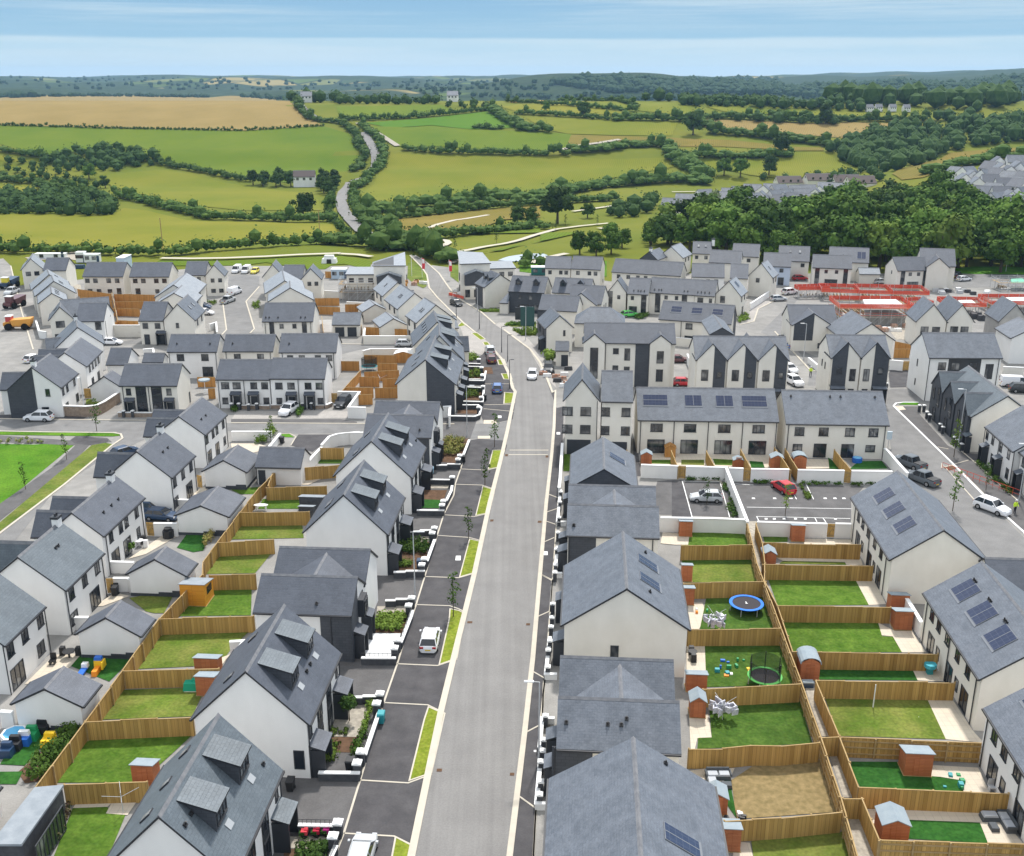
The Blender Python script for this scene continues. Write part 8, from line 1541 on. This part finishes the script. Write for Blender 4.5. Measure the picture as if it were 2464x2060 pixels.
HG = [('clipped field hedge between the golden and green fields', 'J -500 400 0 416 600 433 1500 450 2000 420', 1.6, 1.6), ('hedge below the green field falling to the farmhouse', 'J 970 640 1150 690 1350 725 1540 765', 4, 3.2), ('thick hedge above the lowest yellow green field', 'J 720 855 900 895 1100 945 1300 995 1600 1000 1850 1010 2060 1005', 5, 3.5), ('long bottom hedge behind the left hand estate', 'J -400 1200 0 1198 130 1200 500 1200 800 1218 1100 1214 1480 1175 1660 1165 2090 1135', 4, 3.), ('hedge at the left edge above the olive strip', 'J -300 560 0 575 250 615 400 640', 5, 3.2), ('hedge crossing the left slope below the copse', 'J -300 745 0 755 200 775 400 815 560 865', 5, 3.2), ('hedge on the left side of the hill lane, upper part', 'J 1750 248 1850 325 1930 385 K 0 400 80 460 130 560 150 620 80 700', 5, 3.),
      ('hedge on the right side of the hill lane, upper part', 'K 120 410 230 500 265 590 230 690 150 760 70 810', 5, 3.), ('hedge on the right side of the hill lane, lower part', 'K 85 830 75 900 130 970 230 1040', 4, 2.6), ('hedge on the left side of the hill lane, lower part', 'J 2060 800 2030 880 2020 980 K -10 1040 40 1090', 2.4, 1.6), ('hedge along the top pasture beyond the lane', 'K 0 383 200 380 400 373 700 348 900 322', 4, 3.), ('tree lined hedge running down the vivid green field', 'K 910 310 1000 370 1060 410 1130 445 1310 458', 7, 4.5), ('hedge between the two large hill pastures', 'K 370 565 600 585 900 595 1150 600 1400 595', 5, 3.5), ('short hedge inside the vivid green field', 'K 820 430 990 438', 5, 2.5), ('scrubby hedge rising to the right hill pasture', 'K 1400 575 1600 575 1800 545 2000 545 2035 600 2100 660 L 150 760', 8, 4.),
      ('long thick hedge below the large olive pasture', 'K 170 955 500 915 800 890 1200 875 1300 850 1600 800 1900 770 2100 760 L 160 780', 8, 4.5), ('second hedge line above the park meadow', 'K 280 1000 700 950 1200 905 1700 875', 6, 3.), ('hedge across the park meadow below the oak', 'K 580 1110 900 1080 1080 1060 1250 1050', 5, 3.), ('thick roadside hedge leading into the estate', 'K 150 1000 250 1060 400 1140 550 1190 H 400 90 560 150 650 190', 7, 3.5), ('wild hedge left of the road behind the pavilion', 'K -120 1140 0 1150 150 1160 300 1190 H 200 90 340 110', 7, 3.5), ('top hedge on the central hill, first row', 'K 1020 272 1330 295', 4, 3.), ('top hedge on the central hill, second row', 'K 1080 345 1250 352 1480 366', 5, 3.2), ('hedge on the central hill right of the round tree', 'K 1500 372 1650 384', 5, 3.2), ('hedge along the foot of the upper right pasture', 'K 1680 385 2100 385 L 200 430', 7, 4.5), ('hedge slanting across the upper hill pasture', 'K 1360 290 1700 322 1830 330', 4, 3.), ('hedge on the skyline pasture', 'K 1340 268 1700 267 1830 312', 4, 3.), ('hedge above the golden strip', 'L 60 375 330 370 600 390 960 402', 6, 4.), ('hedge between the golden strip and the meadow', 'L 160 460 400 480 600 500 900 540', 8, 4.5), ('hedge below the striped meadow', 'L 0 605 300 612 680 600', 7, 4.), ('hedge down the left side of the olive slope', 'L 0 650 120 700 200 740', 7, 3.5), ('hedge along the right hand rough slope', 'L 1500 715 1800 650 2100 610 2350 600', 8, 4.), ('hedge on the far pasture in front of the white farm', 'L 550 345 700 375 1000 390 1500 385', 6, 4.), ('hedge behind the pond beside the path', 'd 850 370 1000 360 1150 350', 4, 2.2), ('hedge edge in the scrub left of the copse', 'J 0 960 300 955 680 960', 3, 2.)]
for a in HG: hedge(*a)
# the woods and copses that read as one mass
wb = MB(); wf = MB(); rr = random.Random(77)
WOODS = [('J -400 660 0 650 380 690 700 700 980 655 960 625 760 600 470 620 260 650 0 640', 110, 7, 3.3), ('J -300 880 0 870 250 860 550 850 715 900 690 965 400 955 0 945', 90, 7, 3.2), ('J -300 700 0 690 350 700 600 800 400 790 0 745', 36, 8, 2.4), ('L 880 570 1130 500 1150 450 1550 450 1700 410 2300 400 2300 490 1750 550 1450 660 1250 705 1100 690', 420, 6.5, 5.2), ('L 1600 380 2300 380 2300 430 1700 430', 160, 7, 5.5), ('J -300 244 0 243 260 238 560 236 900 239 1300 245 1300 240 900 234 560 231 0 237 -300 238', 150, 5, 5.), ('J -300 246 0 246 240 242 240 236 0 238 -300 238', 40, 6, 8.), ('J 1450 240 2100 285 2100 268 1600 225', 50, 9, 5.), ('K 0 285 620 285 620 275 0 270', 55, 8, 4.), ('K 760 235 2100 270 2100 255 1900 245 1000 225', 90, 9, 5.5), ('L 0 290 300 300 1100 325 1100 305 300 270 0 262', 260, 6, 4.6), ('L 1480 370 1700 400 1750 380 1600 350', 30, 9, 5), ('K 640 300 900 315 900 300 660 285', 26, 8, 3.5), ('L 430 745 1200 765 1250 725 1080 700 620 745', 40, 9, 3.), ('K 1650 970 1850 930 1930 900 1900 970 1700 985', 26, 7, 4.), ('L 60 380 330 375 600 395 960 405 940 412 560 402', 40, 9, 4.5), ('K 1300 160 1500 122 1700 118 1900 130 L 0 150 300 130 600 128 620 230 0 220 K 1700 215', 620, 11, 8.5), ('L 640 190 1000 160 1300 150 1700 165 2200 110 2200 240 1800 330 1450 310 1100 290 640 240', 760, 11, 8.5), ('K 0 150 500 130 1300 150 1300 200 700 205 0 200', 110, 14, 6), ('J -300 130 300 110 1000 120 2100 135 2100 190 1400 200 300 190', 130, 14, 6), ('J -300 870 0 850 300 845 560 840 720 900 690 975 -300 960', 120, 6, 3.4), ('J 250 640 480 575 760 560 960 620 960 660 700 690', 70, 6, 3.8)]
for s, n, gap, r in WOODS:
    for p in scatter(s, n, gap, rr, 2500):
        far = p.length > 750; q = r*rr.uniform(.55, 1.35)
        if p.length > 1300: lobe(wf, (p.x, p.y, p.z+q*.5), q*1.15, 9, 2.6, rr, rr.uniform(.7, 1.), .9)
        else: lobe(wb, (p.x, p.y, p.z+q*.7), q, 34 if not far else 22, 1.2 if not far else 1.7, rr, rr.uniform(.85, 1.15), .8)
ob = link('woodland', raw(wb, 'woodland', leaf_far), None); tag(ob, 'dark woods and copses spread over the hills', 'woodland', None, 'stuff'); ob = link('far_woodland', raw(wf, 'far_woodland', leaf_mat('leaf_distant', (.022, .05, .022), (.045, .082, .034), 0.)), None); tag(ob, 'blue green woods on the farthest ridges', 'woodland', None, 'stuff')
# planted beds of the estate
def bed(label, s, n, r, m=None, h=.8, z=0.):
    p = scatter(s, n, r*.9, random.Random(label), 900); rr = random.Random(label); b = MB(); o = p[0].copy(); o.z = 0
    for q in p: lobe(b, (q.x-o.x, q.y-o.y, h*.45), r*rr.uniform(.7, 1.2), 34, max(.16, r*.5), rr, h/r*rr.uniform(.4, .7), .6)
    ob = link('shrub_bed', raw(b, 'shrub_bed', m or leaf_m), None, (o.x, o.y, z)); tag(ob, label, 'shrubs')
bed('leafy shrub bed beside the white gravel garden', 'n 980 190 1070 0 1400 0 1320 200', 34, .45, leaf_l); bed('dense green shrub bed in the third front garden', 'm 920 640 1250 630 1230 765 890 765', 34, .5, leaf_m, 1.); bed('low yellow green plants in the soil of the lamp garden', 'm 860 870 1050 860 1080 930 850 940', 10, .4, leaf_l); bed('long grasses in the bed at the crossing', 'j 1420 1090 1470 900 1700 900 1640 1080', 36, .5, mat('leaf_grasses', (.17, .20, .045), .9, .1, col2=(.24, .20, .07), scale=1.2, space='world'), 1.1); bed('leafy bed nearest the slate half gable', 'j 1680 400 1700 310 1870 300 1860 390', 22, .5, leaf_l); bed('leafy bed on the bend beside the blue car', 'j 1710 150 1720 70 1890 60 1880 150', 20, .5, leaf_l); bed('leafy bed at the far bend garden', 'c 1700 1390 1720 1320 1850 1320 1850 1400', 18, .5, leaf_l); bed('plants along the edge of the gravel topiary garden', 'n 940 1080 990 1080 880 1460 830 1460 900 1300', 14, .3, leaf_l); bed('small plants scattered on the gravel topiary garden', 'n 470 1400 560 1340 760 1420 740 1460 480 1460', 8, .2, leaf_l, .4); bed('green shrubs in the brown soil front garden', 'o 670 500 720 340 860 350 800 520', 8, .5, leaf_l); bed('green shrubs along the wall of the soil front garden', 'o 1030 430 1120 250 1200 180 1160 300 1090 440', 9, .45, leaf_m); bed('dark green shrubs behind the bottom front wall', 'o 420 1560 740 1540 680 1700 400 1700', 16, .5, leaf_d)
bed('climbing plants along the striped left fence', 'A 470 940 540 880 340 1260 160 1330 220 1180', 42, .45, leaf_m, 1.2); bed('purple leaved plants beside the garden room', 'A 400 1480 450 1440 300 1756 230 1756', 14, .4, mat('leaf_purple', (.10, .05, .05), .9, .1, col2=(.10, .13, .04), scale=1.5, space='world'), .9); bed('golden grasses along the long left fence', 'D 1370 900 1400 880 1270 1070 1240 1060', 18, .4, mat('leaf_golden', (.36, .28, .10), .9, .1, col2=(.22, .22, .06), scale=1.5, space='world'), 1.2); bed('tall yellow green plants by the low white cross street wall', 'i 1100 1240 1240 1100 1310 1060 1300 1140 1200 1250', 20, .5, leaf_l, 1.3); bed('shrub strip at the foot of the white wall, left court', 'X 470 775 750 770 750 790 470 795', 22, .4, leaf_d, .6); bed('shrub strip along the tall dividing wall', 'F 245 650 270 640 345 880 300 880', 22, .4, leaf_d, .6); bed('shrub strip behind the red car', 'F 440 660 570 655 570 672 440 675', 12, .35, leaf_m, .5); bed('yellow flowering strip beside the red car bay', 'F 715 680 745 675 795 765 760 770', 12, .35, leaf_l, .5); bed('shrub strip at the foot of the white wall, right court', 'F 740 665 990 665 990 682 750 685', 16, .35, leaf_m, .5); bed('shrub strip under the last white wall', 'F 1045 670 1190 670 1190 690 1050 690', 10, .35, leaf_m, .5); bed('front garden plants along the right edge terrace', 'k 1500 1260 1560 1260 1800 1500 2000 1650 1900 1650', 26, .4, leaf_m, .7); bed('roadside flower bed before the dormered houses', 'd 380 880 700 870 1080 880 1080 905 380 900', 40, .5, leaf_l, .6); bed('flower bed under the estate sign', 'd 780 1120 1050 1110 1040 1180 900 1190', 30, .6, leaf_l, .8); bed('green verge bed left of the estate sign', 'd 680 1050 900 1040 1040 1050 1000 1075 700 1080', 26, .5, leaf_m, .7); bed('green bed between the forecourts of the tall bay houses', 'e 330 1030 480 970 500 1000 400 1050', 16, .6, leaf_m, .9); bed('green bed beside the solar pair of the centre', 'e 1590 1020 1680 980 1700 1050 1600 1080', 14, .6, leaf_l, .8); bed('green shrubs between two paved bays', 'i 1570 910 1600 800 1650 800 1620 910', 12, .45, leaf_m, .9); bed('green shrub at the end of the first paved bay', 'i 790 860 800 800 860 820 850 860', 8, .5, leaf_m, .9); bed('front plants of the stub street terrace', 'b 1040 700 1130 680 1120 780 1050 780', 14, .5, leaf_l, .8); bed('little hedges between the cars of the ribbed terrace', 'b 410 680 590 680 590 720 410 715', 12, .5, leaf_l, .6); bed('shrubs by the corner house nearest the green', 'g 970 640 1190 580 1240 600 1000 660', 20, .7, leaf_l, 1.); bed('plants in the trio of pots by the white house fence', 'D 1270 760 1290 740 1300 770 1285 785', 3, .3, leaf_m, .5)
hedge('small ornamental hedge along the park edge', 'h 0 1240 200 1235 520 1230', .7, .8, mat('leaf_straw', (.30, .28, .12), .9, .1, col2=(.18, .22, .06), scale=1.2, space='world'), False, .5, .3, 10)
# ------------------------------------------------------------------ lanes, paths, pond
def tribbon(name, s, wd, m, dz=.6, kind='structure'):
    p = [v.xy for v in pick(s, 0, True)]; f = []
    for a, c in zip(p, p[1:]):
        k = max(1, int((c-a).length/7)); f += [a.lerp(c, i/k) for i in range(k)]
    ribbon(name, f+[p[-1]], wd, 0, m, dz, kind, terrain=True)
tribbon('hill_road', 'K 130 462 165 500 195 550 215 610 215 660 190 700 150 745 70 765', 5.6, road_m); tribbon('hill_road', 'K 60 770 15 830 0 890 20 950 60 1000 130 1070 190 1110', 5.6, road_m); tribbon('hill_road', 'J 1825 280 1870 315 1905 345 1955 382', 6., road_m)
tribbon('farm_track', 'K 105 402 160 430 250 480 350 545', 4., gravel_m); tribbon('farm_track', 'K 1345 572 1450 545 1600 525 1720 505', 4., gravel_m)
pth = mat('path_pale', (.50, .46, .38), .9, .1)
for s in ('K 490 1082 520 1060 600 1030 700 1005 910 972', 'K 600 1172 640 1160 665 1145 650 1130 620 1126', 'K 690 1205 800 1188 1000 1152 1150 1112 1330 1060 1480 1040 1660 1022', 'K 1590 1052 1660 1065 1750 1086', 'd 20 215 80 240 105 280 70 310 20 330', 'd 990 330 1150 272 1420 215', 'b -60 172 300 178 700 172 1200 152 1600 130 2100 112', 'c 180 118 400 130 570 155', 'K 1430 950 1680 915', 'L -60 825 300 820 600 800'): tribbon('footpath', s, 2.4, pth, .5)
water = mat('pond_water', (.50, .53, .55), .12, .8); sheet('pond_water', pick('d 590 288 650 262 720 240 820 224 900 214 1010 206 1150 210 1190 228 1150 248 1010 272 900 296 760 302'), water, .16)  # pale base colour paints in the bright sky reflected by the pond
sheet('grass_verge', pick('b -100 250 -100 190 800 190 1300 165 2100 130 c 560 190 560 300 240 230 100 240 b 1920 290 1720 300 1200 210 900 250'), MATS['field_green'], .10); sheet('grass_verge', pick('d 20 330 120 360 130 560 20 480'), lawn_y, .09); sheet('grass_verge', pick('c 1010 210 1100 200 1170 290 1250 380 1230 500 1190 520 1100 480 1000 400'), lawn_y, .09); sheet('grass_verge', pick('g 1260 430 1500 410 2300 420 2300 510 1300 495'), lawn_b, .09); sheet('grass_verge', pick('d 850 330 1160 290 1900 290 1900 480 1160 460 850 420'), f_viv, .07)
# ------------------------------------------------------------------ far houses
def farm_proto(k, wm, rm, L, W, ze, zr):
    r = empty('far_house', (0, 0, -500), 0, 'x', 'house'); gable_body(r, L, W, ze, zr, wm, rm, oh=.2); S = sides(L, W)
    for u in (-L*.3, 0, L*.3): put_win(r, S['R'], u, 3.9, 1.2, 1.2, 'w', True); put_win(r, S['L'], u, 3.9, 1.2, 1.2, 'w', True)
    put_win(r, S['A'], 0, 4.2, 1., 1.2, 'w', True); return r
FPs = [farm_proto(0, white, slate_b, 9, 8.4, 5, 8.4), farm_proto(1, cream, slate_b, 10, 8, 5, 8.3), farm_proto(2, white, slate, 8, 9, 5, 8.6), farm_proto(3, cream, mat('roof_brown', (.12, .095, .09), .8, .2), 14, 9, 2.8, 6.), farm_proto(4, bwhite, MATS['roof_brown'], 10.5, 6.2, 5, 7.6)]
used = set()
def far_house(s, k, hd, label, group=None, sc=1.):
    p = T1(s); p.z -= .1
    if k not in used: used.add(k); r = FPs[k]; r.location = p; r.rotation_euler = (0, 0, pi/2-radians(hd)); r.scale = (sc,)*3; r['label'] = label
    else: r = copy_tree(FPs[k], p, pi/2-radians(hd), label, None, sc=sc)
    if group: r['group'] = group
    elif 'group' in r: del r['group']
rf_ = random.Random(3)
for x, y in ((20, 930), (60, 985), (95, 925), (135, 900), (-60, 960), (290, 890), (350, 880), (430, 862), (480, 910), (545, 860), (575, 905), (640, 895), (700, 872), (765, 868), (735, 940), (815, 895), (880, 852), (965, 858), (680, 925), (600, 940), (430, 925), (255, 915), (320, 915), (385, 900), (500, 870), (590, 865), (665, 915), (730, 895), (840, 870), (620, 920), (780, 930)): far_house('L %d %d' % (x, y), rf_.choice([0, 1, 2, 0]), rf_.choice([20, 110, 65, 95]), 'pale house with a grey roof in the far estate left of the wood', 'houses of the far estate left of the wood', .88)
for x, y in ((1680, 745), (1745, 745), (1800, 815), (1860, 765), (1885, 715), (1950, 725), (1995, 745), (2050, 715), (1850, 875), (1905, 855), (1965, 825), (2035, 815), (2095, 785), (1840, 930), (1920, 915), (2000, 905), (2080, 885), (1850, 995), (1970, 985), (2060, 975), (2100, 725), (1930, 685), (2035, 675), (2160, 750), (2170, 840), (2160, 930), (1720, 790), (1770, 770), (1920, 760), (2010, 780), (1880, 800), (1945, 880), (1790, 870), (2060, 830), (2140, 790), (2030, 940), (1900, 960)): far_house('L %d %d' % (x, y+18), rf_.choice([0, 1, 2, 0]), rf_.choice([10, 100, 150, 60]), 'pale house with a grey roof in the far estate at the right edge', 'houses of the far estate at the right edge', .85)
for x, y in ((650, 790), (830, 775), (1000, 785), (1090, 795)): far_house('L %d %d' % (x, y), 3, 85, 'brown roofed bungalow above the far estate', 'brown roofed bungalows')
far_house('J 1880 790', 4, 84, 'white farmhouse alone in the fields beside the hill lane', None, 1.15)
for x, y, l_ in ((1150, 328, 'first'), (1205, 326, 'second'), (1290, 326, 'third'), (1375, 328, 'fourth')): far_house('L %d %d' % (x, y), 2, 92, 'small white farm building on the far pasture', 'white farm buildings on the far pasture', .62)
far_house('K 690 268', 0, 90, 'white shed beside the knoll on the hill top'); far_house('J 1890 272', 0, 80, 'white house at the top of the hill lane')
# ------------------------------------------------------------------ haze
hm = bpy.data.materials.new('haze'); hm.use_nodes = True; n_ = hm.node_tree.nodes; n_.clear(); o1 = n_.new('ShaderNodeOutputMaterial'); pv = n_.new('ShaderNodeVolumePrincipled')
pv.inputs['Color'].default_value = (.42, .70, 1., 1); pv.inputs['Density'].default_value = .00007; pv.inputs['Anisotropy'].default_value = .2
hm.node_tree.links.new(pv.outputs[0], o1.inputs['Volume'])
b = MB(); b.box(-13000, 13000, -300, 12500, -90, 150); hz = build(b, 'haze', hm); tag(hz, None, None, None, 'stuff')
